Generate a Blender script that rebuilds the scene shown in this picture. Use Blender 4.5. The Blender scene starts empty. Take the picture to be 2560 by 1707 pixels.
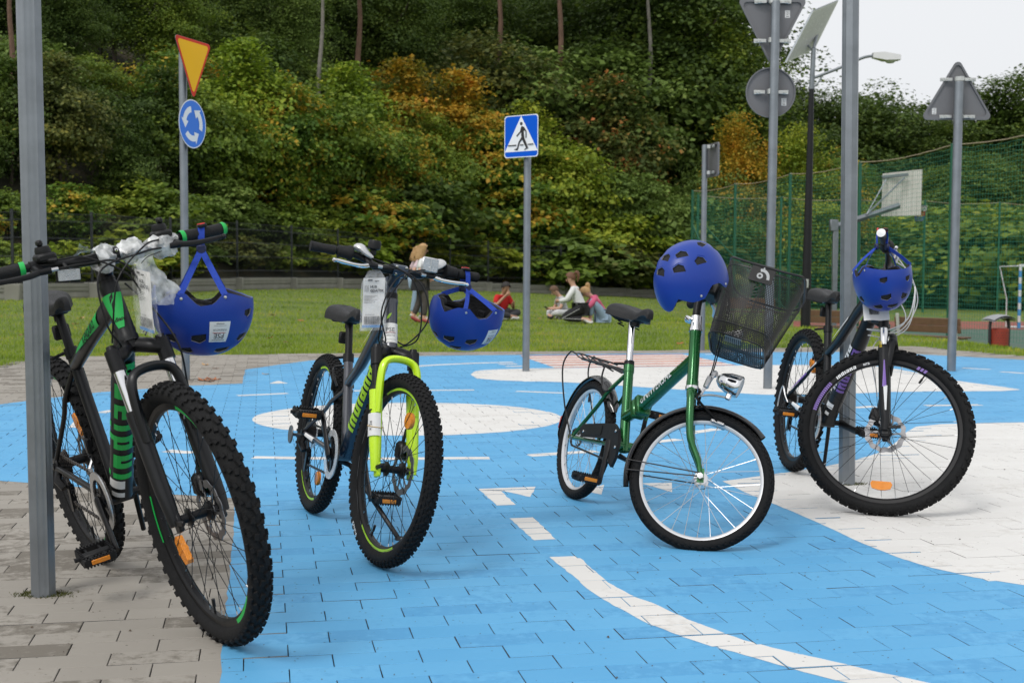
import bpy, bmesh, math, random
import numpy as np
from mathutils import Vector, Matrix
random.seed(7); RNG = np.random.default_rng(11)
scene = bpy.context.scene
COL = scene.collection
R = math.radians

# ------------------------------------------------------------------ camera, sky, sun, exposure
FOCAL = 2950.0 / 2352 * 36          # mm on a 36 mm wide sensor
CAM_H = 0.95
PITCH = math.atan((784 - 622) / 2950); ROLL = R(0.3)
_fw = Vector((0, math.cos(PITCH), -math.sin(PITCH))); _u0 = Vector((0, math.sin(PITCH), math.cos(PITCH))); _r0 = Vector((1, 0, 0))
_rt = _r0 * math.cos(ROLL) + _u0 * math.sin(ROLL); _up = _u0 * math.cos(ROLL) - _r0 * math.sin(ROLL)
cam_data = bpy.data.cameras.new('camera'); cam = bpy.data.objects.new('camera', cam_data); COL.objects.link(cam)
cam_data.sensor_width = 36; cam_data.lens = FOCAL; cam_data.clip_start = .05; cam_data.clip_end = 2000
cam.matrix_world = Matrix(((_rt.x, _up.x, -_fw.x, 0), (_rt.y, _up.y, -_fw.y, 0), (_rt.z, _up.z, -_fw.z, CAM_H), (0, 0, 0, 1)))
cam_data.dof.use_dof = True; cam_data.dof.focus_distance = 4.4; cam_data.dof.aperture_fstop = 8.0
scene.camera = cam

SUN_EL, SUN_AZ = R(52), R(215)      # a weak, very soft sun behind the cloud, from behind the camera to the left
world = bpy.data.worlds.new('World'); scene.world = world; world.use_nodes = True
wn = world.node_tree.nodes; wl = world.node_tree.links; wn.clear()
w_out = wn.new('ShaderNodeOutputWorld'); w_bg = wn.new('ShaderNodeBackground'); w_sky = wn.new('ShaderNodeTexSky')
w_sky.sky_type = 'NISHITA'; w_sky.sun_disc = False; w_sky.sun_elevation = SUN_EL; w_sky.sun_rotation = SUN_AZ
w_sky.dust_density = 6; w_sky.air_density = 1.0; w_sky.ozone_density = 1.0
w_hs = wn.new('ShaderNodeHueSaturation'); w_hs.inputs['Saturation'].default_value = .10
w_mix = wn.new('ShaderNodeMixRGB'); w_mix.inputs[0].default_value = .72; w_mix.inputs[2].default_value = (8.6, 8.8, 9.1, 1)   # even cloud cover
wl.new(w_sky.outputs[0], w_hs.inputs['Color']); wl.new(w_hs.outputs[0], w_mix.inputs[1]); wl.new(w_mix.outputs[0], w_bg.inputs[0]); wl.new(w_bg.outputs[0], w_out.inputs[0])
w_bg.inputs[1].default_value = .10
sun_data = bpy.data.lights.new('sun', 'SUN'); sun = bpy.data.objects.new('sun', sun_data); COL.objects.link(sun)
sun_data.energy = 1.1; sun_data.angle = R(16); sun_data.color = (1, .97, .92)
_sd = Vector((math.sin(SUN_AZ) * math.cos(SUN_EL), math.cos(SUN_AZ) * math.cos(SUN_EL), math.sin(SUN_EL)))
sun.rotation_euler = (-_sd).to_track_quat('-Z', 'Y').to_euler()
vs = scene.view_settings; vs.view_transform = 'Standard'; vs.look = 'None'; vs.exposure = 0.28; vs.gamma = 1; vs.use_curve_mapping = False
scene.cycles.use_denoising = True
scene.cycles.max_bounces = 8; scene.cycles.transparent_max_bounces = 24; scene.cycles.transmission_bounces = 6
scene.cycles.caustics_reflective = False; scene.cycles.caustics_refractive = False

# ------------------------------------------------------------------ where a sight line of the surveyed photograph meets the ground
FN = 2950 * 2560 / 2352
def sight(px, py): return _fw + _rt * ((px - 1280) / FN) - _up * ((py - 853.5) / FN)
def G(px, py, z=0.0):
    d = sight(px, py); return Vector((0, 0, CAM_H)) + d * ((z - CAM_H) / d.z)
def at(px, py, Y):
    d = sight(px, py); return Vector((0, 0, CAM_H)) + d * (Y / d.y)
K = 2560 / 2352.0
def atD(px, py, Y): return at(px * K, py * K, Y)
def GD(px, py, z=0.0): return G(px * K, py * K, z)

# ------------------------------------------------------------------ mesh builder
def V(*a): return Vector(a)
class MB:
    def __init__(s): s.v = []; s.f = []; s.m = []
    def add(s, vs_, fs, mat=0):
        o = len(s.v); s.v.extend(tuple(p) for p in vs_)
        s.f.extend(tuple(i + o for i in q) for q in fs); s.m.extend([mat] * len(fs)); return s
    def box(s, c, size, rot=None, mat=0, bev=0.0):
        hx, hy, hz = size[0] / 2, size[1] / 2, size[2] / 2; c = Vector(c)
        if bev <= 0:
            p = [Vector((x * hx, y * hy, z * hz)) for x in (-1, 1) for y in (-1, 1) for z in (-1, 1)]
            fs = [(0, 1, 3, 2), (4, 6, 7, 5), (0, 4, 5, 1), (2, 3, 7, 6), (0, 2, 6, 4), (1, 5, 7, 3)]
        else:
            b = min(bev, hx * .9, hy * .9, hz * .9); p = []; idx = {}
            for x in (-1, 1):
                for y in (-1, 1):
                    for z in (-1, 1):
                        for k in range(3):
                            q = [x * hx, y * hy, z * hz]
                            for j in range(3):
                                if j != k: q[j] -= (x, y, z)[j] * b
                            idx[(x, y, z, k)] = len(p); p.append(Vector(q))
            fs = []
            def ring(k, s_):
                a, c_ = [j for j in range(3) if j != k]; r = []
                for (u, w) in ((-1, -1), (1, -1), (1, 1), (-1, 1)):
                    t = [0, 0, 0]; t[k] = s_; t[a] = u; t[c_] = w; r.append(idx[(*t, k)])
                return r if (s_ > 0) == (k != 1) else r[::-1]
            for k in range(3):
                for s_ in (-1, 1): fs.append(tuple(ring(k, s_)))
            for k in range(3):          # edges parallel to axis k
                a, c_ = [j for j in range(3) if j != k]
                for u in (-1, 1):
                    for w in (-1, 1):
                        def id_(e, kk):
                            t = [0, 0, 0]; t[k] = e; t[a] = u; t[c_] = w; return idx[(*t, kk)]
                        q = (id_(-1, a), id_(1, a), id_(1, c_), id_(-1, c_))
                        fs.append(q if (u * w > 0) == (k == 1) else q[::-1])
            for x in (-1, 1):
                for y in (-1, 1):
                    for z in (-1, 1):
                        q = tuple(idx[(x, y, z, k)] for k in range(3)); fs.append(q if x * y * z > 0 else q[::-1])
        if rot is not None: p = [rot @ q for q in p]
        return s.add([q + c for q in p], fs, mat)
    def tube(s, pts, r, n=10, mat=0, cap=True, closed=False, sq=None, up=None):
        """sweep a circle (or an ellipse: sq = (side, up) factors) along pts; r one radius or one per point"""
        P = [Vector(p) for p in pts]; N = len(P)
        rs = [r] * N if isinstance(r, (int, float)) else list(r)
        T = []
        for i in range(N):
            if closed: t = P[(i + 1) % N] - P[i - 1]
            else: t = P[min(i + 1, N - 1)] - P[max(i - 1, 0)]
            T.append(t.normalized() if t.length > 1e-9 else Vector((0, 0, 1)))
        nrm = Vector(up) if up is not None else (Vector((0, 0, 1)) if abs(T[0].z) < .9 else Vector((1, 0, 0)))
        verts = []
        for i in range(N):
            nrm = (nrm - T[i] * nrm.dot(T[i]))
            nrm = nrm.normalized() if nrm.length > 1e-6 else T[i].orthogonal().normalized()
            bn = T[i].cross(nrm)
            a_, b_ = (sq if sq else (1, 1))
            for k in range(n):
                w = 2 * math.pi * k / n
                verts.append(P[i] + nrm * (math.cos(w) * rs[i] * b_) + bn * (math.sin(w) * rs[i] * a_))
        fs = []
        for i in range(N if closed else N - 1):
            j = (i + 1) % N
            for k in range(n):
                l = (k + 1) % n; fs.append((i * n + k, i * n + l, j * n + l, j * n + k))
        if cap and not closed:
            fs.append(tuple(range(n - 1, -1, -1))); fs.append(tuple((N - 1) * n + k for k in range(n)))
        return s.add(verts, fs, mat)
    def lathe(s, prof, o, axis, n=24, mat=0, closed=False, ref=None, arc=None):
        """turn a profile of (radius, height along axis) about the axis through o"""
        o = Vector(o); ax = Vector(axis).normalized(); u = Vector(ref).normalized() if ref is not None else ax.orthogonal().normalized(); w = ax.cross(u)
        m = len(prof); verts = []
        full = arc is None; a0, a1 = (0, 2 * math.pi) if full else arc
        nn = n if full else n + 1
        for k in range(nn):
            t = a0 + (a1 - a0) * k / n; d = u * math.cos(t) + w * math.sin(t)
            for (r_, h_) in prof: verts.append(o + d * r_ + ax * h_)
        fs = []
        for k in range(n):
            l = (k + 1) % n if full else k + 1
            for i in range(m if closed else m - 1):
                j = (i + 1) % m; fs.append((k * m + i, l * m + i, l * m + j, k * m + j))
        return s.add(verts, fs, mat)
    def prism(s, poly, o, u, v, w, mat=0, side_mat=None):
        """polygon (a,b) in the plane o + a*u + b*v, extruded by vector w"""
        o, u, v, w = Vector(o), Vector(u), Vector(v), Vector(w); n = len(poly)
        A = [o + u * a + v * b for a, b in poly]; B = [p + w for p in A]
        s.add(A + B, [tuple(range(n - 1, -1, -1)), tuple(range(n, 2 * n))], mat)
        s.add(A + B, [(i, (i + 1) % n, n + (i + 1) % n, n + i) for i in range(n)], mat if side_mat is None else side_mat)
        return s
    def sheet(s, fn, nu, nv, mat=0):
        s.add([fn(i / nu, j / nv) for i in range(nu + 1) for j in range(nv + 1)],
              [(i * (nv + 1) + j, (i + 1) * (nv + 1) + j, (i + 1) * (nv + 1) + j + 1, i * (nv + 1) + j + 1) for i in range(nu) for j in range(nv)], mat); return s
    def mesh(s, name, mats, smooth=True, angle=38):
        me = bpy.data.meshes.new(name); me.from_pydata(s.v, [], s.f)
        for m in (mats if isinstance(mats, (list, tuple)) else [mats]): me.materials.append(m)
        me.polygons.foreach_set('material_index', s.m)
        if smooth:
            me.polygons.foreach_set('use_smooth', [True] * len(s.f)); me.set_sharp_from_angle(angle=R(angle))
        me.validate(); me.update(); return me
    def build(s, name, mats, parent=None, mw=None, smooth=True, angle=38):
        return link(name, s.mesh(name, mats, smooth, angle), parent, mw)
def link(name, me, parent=None, mw=None):
    o = bpy.data.objects.new(name, me); COL.objects.link(o)
    if parent is not None: o.parent = parent
    if mw is not None: o.matrix_basis = mw
    return o
def empty(name, mw=None):
    o = bpy.data.objects.new(name, None); o.empty_display_size = .1; COL.objects.link(o)
    if mw is not None: o.matrix_basis = mw
    return o
def tag(o, label=None, cat=None, group=None, kind=None):
    for k, v in (('label', label), ('category', cat), ('group', group), ('kind', kind)):
        if v: o[k] = v
    return o
def soup(name, verts, tris, mat, parent=None, k=4):
    """a big mesh straight from arrays; tris is an (n, k) index array"""
    me = bpy.data.meshes.new(name); n = len(tris)
    me.vertices.add(len(verts)); me.vertices.foreach_set('co', np.asarray(verts, np.float32).ravel())
    me.loops.add(n * k); me.loops.foreach_set('vertex_index', np.asarray(tris, np.int32).ravel())
    me.polygons.add(n); me.polygons.foreach_set('loop_start', np.arange(0, n * k, k, dtype=np.int32))
    me.materials.append(mat); me.update(calc_edges=True); return me
def arcpts(c, r, a0, a1, n, u, v):
    c, u, v = Vector(c), Vector(u), Vector(v)
    return [c + u * (r * math.cos(a0 + (a1 - a0) * i / n)) + v * (r * math.sin(a0 + (a1 - a0) * i / n)) for i in range(n + 1)]
def bez(pts, n=12):
    """smooth curve through control points (Catmull-Rom)"""
    P = [Vector(p) for p in pts]; P = [P[0] * 2 - P[1]] + P + [P[-1] * 2 - P[-2]]; out = []
    for i in range(1, len(P) - 2):
        for k in range(n):
            t = k / n; a, b, c, d = P[i - 1], P[i], P[i + 1], P[i + 2]
            out.append(.5 * ((2 * b) + (c - a) * t + (2 * a - 5 * b + 4 * c - d) * t * t + (3 * b - a - 3 * c + d) * t ** 3))
    out.append(P[-2]); return out

# ------------------------------------------------------------------ materials
MATS = {}
def mat(name, col, rough=.5, metal=0, var=.12, scale=9, bump=0.0, bscale=120, coat=0, spec=.5, rvar=.12, col2=None, detail=4):
    if name in MATS: return MATS[name]
    m = bpy.data.materials.new(name); m.use_nodes = True; nt = m.node_tree; n, l = nt.nodes, nt.links
    b = n['Principled BSDF']; tc = n.new('ShaderNodeTexCoord')
    no = n.new('ShaderNodeTexNoise'); no.inputs['Scale'].default_value = scale; no.inputs['Detail'].default_value = detail; l.new(tc.outputs['Object'], no.inputs['Vector'])
    mx = n.new('ShaderNodeMixRGB'); c = Vector(col[:3])
    c1 = c * (1 - var); c2 = Vector(col2[:3]) if col2 else c * (1 + var)
    mx.inputs[1].default_value = (*c1, 1); mx.inputs[2].default_value = (*c2, 1); l.new(no.outputs['Fac'], mx.inputs[0]); l.new(mx.outputs[0], b.inputs['Base Color'])
    mr = n.new('ShaderNodeMapRange'); mr.inputs[3].default_value = max(.02, rough - rvar); mr.inputs[4].default_value = min(1, rough + rvar)
    no2 = n.new('ShaderNodeTexNoise'); no2.inputs['Scale'].default_value = scale * 3.1; l.new(tc.outputs['Object'], no2.inputs['Vector']); l.new(no2.outputs['Fac'], mr.inputs[0]); l.new(mr.outputs[0], b.inputs['Roughness'])
    b.inputs['Metallic'].default_value = metal; b.inputs['Coat Weight'].default_value = coat; b.inputs['Coat Roughness'].default_value = .08; b.inputs['Specular IOR Level'].default_value = spec
    if bump:
        n3 = n.new('ShaderNodeTexNoise'); n3.inputs['Scale'].default_value = bscale; n3.inputs['Detail'].default_value = 5; l.new(tc.outputs['Object'], n3.inputs['Vector'])
        bp = n.new('ShaderNodeBump'); bp.inputs['Strength'].default_value = bump; bp.inputs['Distance'].default_value = .01; l.new(n3.outputs['Fac'], bp.inputs['Height']); l.new(bp.outputs[0], b.inputs['Normal'])
    MATS[name] = m; return m
def ramp(n, stops):
    r = n.new('ShaderNodeValToRGB'); e = r.color_ramp.elements
    while len(e) < len(stops): e.new(.5)
    for i, (p, c) in enumerate(stops): e[i].position = p; e[i].color = (*c[:3], 1)
    return r
def leaf_mat(name, stops, noise_scale=.55, mixf=.5, trans=.35, rough=.6):
    """foliage: colour differs from leaf to leaf and, more slowly, from branch to branch"""
    m = bpy.data.materials.new(name); m.use_nodes = True; nt = m.node_tree; n, l = nt.nodes, nt.links
    b = n['Principled BSDF']; ge = n.new('ShaderNodeNewGeometry'); oi = n.new('ShaderNodeObjectInfo')
    no = n.new('ShaderNodeTexNoise'); no.inputs['Scale'].default_value = noise_scale; no.inputs['Detail'].default_value = 3; l.new(ge.outputs['Position'], no.inputs['Vector'])
    mr = n.new('ShaderNodeMapRange'); mr.inputs[1].default_value = .3; mr.inputs[2].default_value = .7; l.new(no.outputs['Fac'], mr.inputs[0])
    mx = n.new('ShaderNodeMix'); mx.inputs[0].default_value = mixf; l.new(ge.outputs['Random Per Island'], mx.inputs[2]); l.new(mr.outputs[0], mx.inputs[3])
    rp = ramp(n, stops); l.new(mx.outputs[0], rp.inputs[0]); l.new(rp.outputs[0], b.inputs['Base Color'])
    b.inputs['Roughness'].default_value = rough; b.inputs['Specular IOR Level'].default_value = .3
    tr = n.new('ShaderNodeBsdfTranslucent'); l.new(rp.outputs[0], tr.inputs['Color'])
    ms = n.new('ShaderNodeMixShader'); ms.inputs[0].default_value = trans; l.new(b.outputs[0], ms.inputs[1]); l.new(tr.outputs[0], ms.inputs[2]); l.new(ms.outputs[0], n['Material Output'].inputs[0])
    return m

galv = mat('galvanised_steel', (.225, .245, .265), .42, .78, .26, 9, .10, 30, detail=8)
steel_grey = mat('sign_back_grey', (.165, .165, .175), .5, .3, .06, 4)
zinc = mat('zinc_clamp', (.55, .56, .54), .35, .9, .25, 30)
black_paint = mat('black_paint', (.013, .013, .015), .4, 0, .2, 6, spec=.25)

# ================================================================== THE SETTING: terrain
PXA = [-900, 0, 215, 545, 776, 947, 1119, 1287, 1440, 1560, 1700, 1850, 2000, 2350, 3300]       # bearing (as a column of the photograph)
WALL_D = [26, 28, 30, 37, 43, 48, 51, 53, 55.5, 58, 62, 66, 70, 76, 84]                              # distance of the fence wall
WALL_Z = [.2, .26, .28, .37, .34, .23, .15, .0, -.12, -.3, -.6, -.78, -.8, -.8, -.8]                # ground level there
FALL0 = [14, 14, 15, 15, 15, 15, 16, 18, 20, 21, 21.5, 22.2, 20.6, 15.8, 13]                             # where the lawn starts to rise or fall
FALL1 = [26, 28, 30, 37, 43, 48, 51, 50, 44, 38, 33, 28.5, 26, 21.5, 19]                           # and where it has done so
def bearing(x, y): return 1176 + 2950 * x / max(y, .5)
def fence_line(px):
    d = float(np.interp(px, PXA, WALL_D)); return Vector(((px - 1176) / 2950 * d, d, 0))
def terrain(x, y):
    if y < 4: return 0.0
    p = bearing(x, y); d = y
    d0, d1 = np.interp(p, PXA, FALL0), np.interp(p, PXA, FALL1); t = min(1, max(0, (d - d0) / (d1 - d0))); t = t * t * (3 - 2 * t)
    z = float(np.interp(p, PXA, WALL_Z)) * t
    wd = np.interp(p, PXA, WALL_D)
    if d > wd + .6:
        steep = np.interp(p, [-900, 900, 1500, 1750, 2350, 3300], [.50, .44, .36, .18, .10, .10])
        e = d - wd - .6; z += steep * (e if e < 60 else 60 + (e - 60) * .25)
    return z
paved_edge_px = [(-900, 985), (-300, 945), (0, 919), (65, 901), (126, 891), (468, 887.7), (1000, 881), (1464, 878), (1730, 874.5), (1950, 869.6), (2142, 866), (2281, 864.7), (2397, 876), (2500, 885.6), (2560, 890), (3000, 922), (3600, 980)]
paved_edge = [G(a, b) for a, b in paved_edge_px]
PAVED = [(p.x, p.y) for p in paved_edge] + [(6, 1.2), (-6, 1.2)]
def in_poly(x, y, P):
    c = False; n = len(P); j = n - 1
    for i in range(n):
        if (P[i][1] > y) != (P[j][1] > y) and x < (P[j][0] - P[i][0]) * (y - P[i][1]) / (P[j][1] - P[i][1]) + P[i][0]: c = not c
        j = i
    return c
def edge_y(x):      # far edge of the paving at this x
    xs = [p.x for p in paved_edge]; return float(np.interp(x, xs, [p.y for p in paved_edge]))

m = bpy.data.materials.new('lawn_soil'); m.use_nodes = True; n, l = m.node_tree.nodes, m.node_tree.links
ge = n.new('ShaderNodeNewGeometry'); n1 = n.new('ShaderNodeTexNoise'); n1.inputs['Scale'].default_value = .5; n1.inputs['Detail'].default_value = 6; l.new(ge.outputs['Position'], n1.inputs['Vector'])
n2 = n.new('ShaderNodeTexNoise'); n2.inputs['Scale'].default_value = 14; n2.inputs['Detail'].default_value = 8; l.new(ge.outputs['Position'], n2.inputs['Vector'])
mx = n.new('ShaderNodeMix'); mx.inputs[0].default_value = .55; l.new(n1.outputs['Fac'], mx.inputs[2]); l.new(n2.outputs['Fac'], mx.inputs[3])
rp = ramp(n, [(.3, (.05, .085, .012)), (.5, (.10, .15, .018)), (.68, (.16, .16, .035))]); l.new(mx.outputs[0], rp.inputs[0]); l.new(rp.outputs[0], n['Principled BSDF'].inputs['Base Color']); n['Principled BSDF'].inputs['Roughness'].default_value = .9
lawn_m = m
m = bpy.data.materials.new('forest_floor'); m.use_nodes = True; n, l = m.node_tree.nodes, m.node_tree.links
ge = n.new('ShaderNodeNewGeometry'); n1 = n.new('ShaderNodeTexNoise'); n1.inputs['Scale'].default_value = 1.3; n1.inputs['Detail'].default_value = 10; l.new(ge.outputs['Position'], n1.inputs['Vector'])
rp = ramp(n, [(.3, (.018, .022, .009)), (.5, (.035, .034, .016)), (.66, (.06, .045, .022)), (.8, (.05, .065, .02))]); l.new(n1.outputs['Fac'], rp.inputs[0]); l.new(rp.outputs[0], n['Principled BSDF'].inputs['Base Color']); n['Principled BSDF'].inputs['Roughness'].default_value = 1
floor_m = m

def ground_sheet():
    b = MB(); xs = list(np.concatenate([np.linspace(-140, -30, 12)[:-1], np.linspace(-30, 34, 129), np.linspace(34, 150, 13)[1:]]))
    ys = list(np.concatenate([np.linspace(-12, 8, 5)[:-1], np.linspace(8, 34, 79), np.linspace(34, 90, 71)[1:], np.linspace(90, 320, 24)[1:]]))
    vv = []
    for y in ys:
        for x in xs:
            z = terrain(x, y); g = y - edge_y(x)
            if g < .45: z = -.09 if g < -.1 else -.09 + (.075) * min(1, (g + .1) / .3)
            else: z -= .012
            vv.append((x, y, z))
    nx = len(xs)
    for j in range(len(ys) - 1):
        for i in range(nx - 1):
            xm, ym = (xs[i] + xs[i + 1]) / 2, (ys[j] + ys[j + 1]) / 2
            p = bearing(xm, ym) if ym > 4 else 1176
            forest = ym > np.interp(p, PXA, WALL_D) + .3
            b.f.append((j * nx + i, j * nx + i + 1, (j + 1) * nx + i + 1, (j + 1) * nx + i)); b.m.append(1 if forest else 0)
    b.v = vv
    return tag(b.build('ground', [lawn_m, floor_m], angle=180), kind='structure')
ground_sheet()

# ------------------------------------------------------------------ paving blocks, paint and joints
YAW = R(11); BU = Vector((math.cos(YAW), math.sin(YAW))); BT = Vector((-math.sin(YAW), math.cos(YAW)))
PW, PD = .2145, .1035
o0 = G(718.75, 1609.5); BO = Vector((o0.x, o0.y)); O_T = -PD     # row 0 lies just nearer than this joint
def to_st(p): q = Vector((p[0], p[1])) - BO; return (q.dot(BU), q.dot(BT))
def from_st(s_, t_): q = BO + BU * s_ + BT * t_; return q
def pp(lst): return [to_st(G(a, b)) for a, b in lst]
def rough_edge(P, step=.05, amp=.0035):
    out = []; n = len(P)
    for i in range(n):
        a, b = Vector(P[i]), Vector(P[(i + 1) % n]); L = (b - a).length; k = max(1, min(60, int(L / step))); nr = Vector((-(b - a).y, (b - a).x)).normalized() if L > 0 else Vector((0, 0))
        for j in range(k):
            q = a + (b - a) * (j / k) + nr * (random.uniform(-amp, amp) if j else 0); out.append((q.x, q.y))
    return out
A_ = lambda x, y: (x / 2.138, 840 + y / 2.138)
B_ = lambda x, y: (1000 + x / 1.5077, 840 + y / 1.5077)
C_ = lambda x, y: (1160 + x / 2.867, 1160 + y / 2.867)
D_ = lambda x, y: (1860 + x / 2.867, 1160 + y / 2.867)
E_ = lambda x, y: (500 + x / 2.352, 820 + y / 2.352)
blue_px = [(540, 2050), (549, 1707), (556, 1615), (570, 1470), (582, 1345), (588, 1245), (446, 1236), (348, 1230), (200, 1217), (74, 1207), (0, 1201), (-500, 1170), (-700, 1090), (0, 1010.7), (72.5, 1001), (252, 980), (355, 973), (468, 964), (606, 959), (613, 924), (692, 912.5), (776, 901), (889, 894), (1029, 890.5), (1100, 888.5), (1305, 886.5), (1723, 882.5), (1930, 880), (2150, 879.5), (2324, 887), (2500, 896), (2600, 902), (3100, 945), (3300, 1500), (3300, 2050)]
def line_px(pts, w):            # a painted line of real width w along pixel points
    P = [Vector(to_st(G(*p))) for p in pts]; Lf, Rt = [], []
    for i, p in enumerate(P):
        t = (P[min(i + 1, len(P) - 1)] - P[max(i - 1, 0)]).normalized(); nr = Vector((-t.y, t.x)) * w / 2; Lf.append(p + nr); Rt.append(p - nr)
    return [(q.x, q.y) for q in Lf + Rt[::-1]]
def smooth_px(pts, k=5): return [(q.x, q.y) for q in bez([(a, b, 0) for a, b in pts], k)]
c_l, c_r = G(617, 1054), G(1403.5, 1047); c_t, c_b = G(1010, 1006), G(1010, 1089)
disc_c = ((c_l + c_r) / 2); disc_r = (c_r - c_l).length / 2; disc_c = Vector((disc_c.x, (c_t.y + c_b.y) / 2, 0)); disc_ry = (c_t.y - c_b.y) / 2
disc = [to_st((disc_c.x + disc_r * math.cos(a), disc_c.y + disc_ry * math.sin(a))) for a in np.linspace(0, 2 * math.pi, 72, endpoint=False)]
white_lens = smooth_px([(1176, 936), (1199, 926), (1292, 921.5), (1424, 919.6), (1600, 917), (1830, 914), (1930, 912), (2149, 914), (2231, 921), (2324, 938), (2397, 952), (2500, 966), (2553, 974)]) + smooth_px([(2500, 977.5), (2265, 979), (2139, 983), (1950, 987), (1829, 981.5), (1600, 967), (1424, 956), (1265, 951.5), (1192, 946)])
white_big = [(1806, 1203)] + [D_(0, 200), D_(215, 285), D_(350, 340), D_(600, 450), D_(850, 570), D_(1100, 665), D_(1350, 745), D_(1650, 810), D_(2007, 865), (2760, 1492), (3300, 1560), (3300, 1046), (2560, 1055), (2450, 1057), (2350, 1060), (2290, 1067), (2262, 1083), (2240, 1105), (2200, 1131), (2139, 1150), (2066, 1165), (1943, 1184)]
curve_l = [C_(612, 662), C_(700, 735), C_(800, 815), C_(880, 890), C_(960, 945), C_(1070, 1010), C_(1190, 1072), C_(1340, 1150), C_(1490, 1210), C_(1720, 1285), C_(2007, 1365), D_(240, 1435), D_(520, 1510), D_(750, 1568), D_(1150, 1680), D_(1800, 1850)]
curve_r = [C_(820, 657), C_(900, 735), C_(1030, 845), C_(1105, 890), C_(1190, 935), C_(1345, 990), C_(1600, 1110), C_(1800, 1185), D_(0, 1258), D_(280, 1330), D_(650, 1418), D_(980, 1493), D_(1360, 1572), D_(1900, 1685), D_(2500, 1800)]
zebra = [(1299, 889), (1705, 885), (1840, 913), (1388, 919.5)]
z4 = [Vector(to_st(G(*p))) for p in zebra]
LAYERS = [('blue', rough_edge(pp(blue_px), .06, .004)),
          ('white', disc), ('white', rough_edge(pp(white_lens), .15, .004)), ('white', rough_edge(pp(white_big), .08, .003)),
          ('white', rough_edge(pp(curve_l + curve_r[::-1]), .03, .0028)),
          ('white', rough_edge(pp([C_(105, 178), C_(515, 163), C_(475, 235), C_(255, 185), C_(372, 292), C_(235, 297)]), .03, .0028)),
          ('white', rough_edge(pp([C_(325, 388), C_(495, 380), C_(662, 538), C_(505, 545)]), .03, .003)),
          ('white', pp([C_(830, 188), C_(1005, 148), C_(985, 218)])), ('white', pp([C_(1270, 138), C_(1490, 133), C_(1492, 203)])),
          ('white', pp([E_(402, 327), E_(460, 309), E_(518, 325)])),
          ('white', line_px([E_(220, 397), E_(515, 383)], .075)), ('white', line_px([E_(905, 369), E_(1612, 364)], .075)), ('white', line_px([E_(1860, 371), E_(2145, 383)], .075)),
          ('white', line_px([E_(312, 760), E_(900, 768), E_(1702, 764)], .085)), ('white', line_px([B_(486, 450), B_(740, 434)], .085)),
          ('white', line_px([B_(960, 399), B_(1052, 389)], .085)), ('white', line_px([B_(1090, 366), B_(1195, 350)], .085)),
          ('white', line_px([B_(1715, 270), B_(1790, 265)], .085)), ('white', line_px([B_(1980, 262), B_(2190, 259)], .085)),
          ('white', line_px([B_(2120, 120), B_(2225, 126)], .08)), ('white', line_px([B_(2265, 134), B_(2420, 146)], .08)), ('white', line_px([B_(1150, 69), B_(1260, 70)], .08)),
          ('white', line_px([E_(1250, 226), E_(1400, 216), E_(1600, 207), E_(1840, 201)], .11)), ('white', line_px([E_(1760, 213), E_(1862, 211)], .11)), ('white', line_px([E_(1800, 226), E_(1905, 224)], .11)),
          ('white', line_px([A_(540, 410), A_(640, 391)], .08)), ('white', line_px([A_(890, 613), A_(1036, 624)], .085)), ('white', pp([A_(368, 489), A_(402, 448), A_(440, 449), A_(440, 489)])),
          ('red', [tuple(q) for q in z4])]
for k in range(5):
    a, b = (k * 2 + .9) / 10.6, (k * 2 + 2.1) / 10.6
    LAYERS.append(('white', [tuple(z4[0].lerp(z4[3], a)), tuple(z4[1].lerp(z4[2], a)), tuple(z4[1].lerp(z4[2], b)), tuple(z4[0].lerp(z4[3], b))]))
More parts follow.
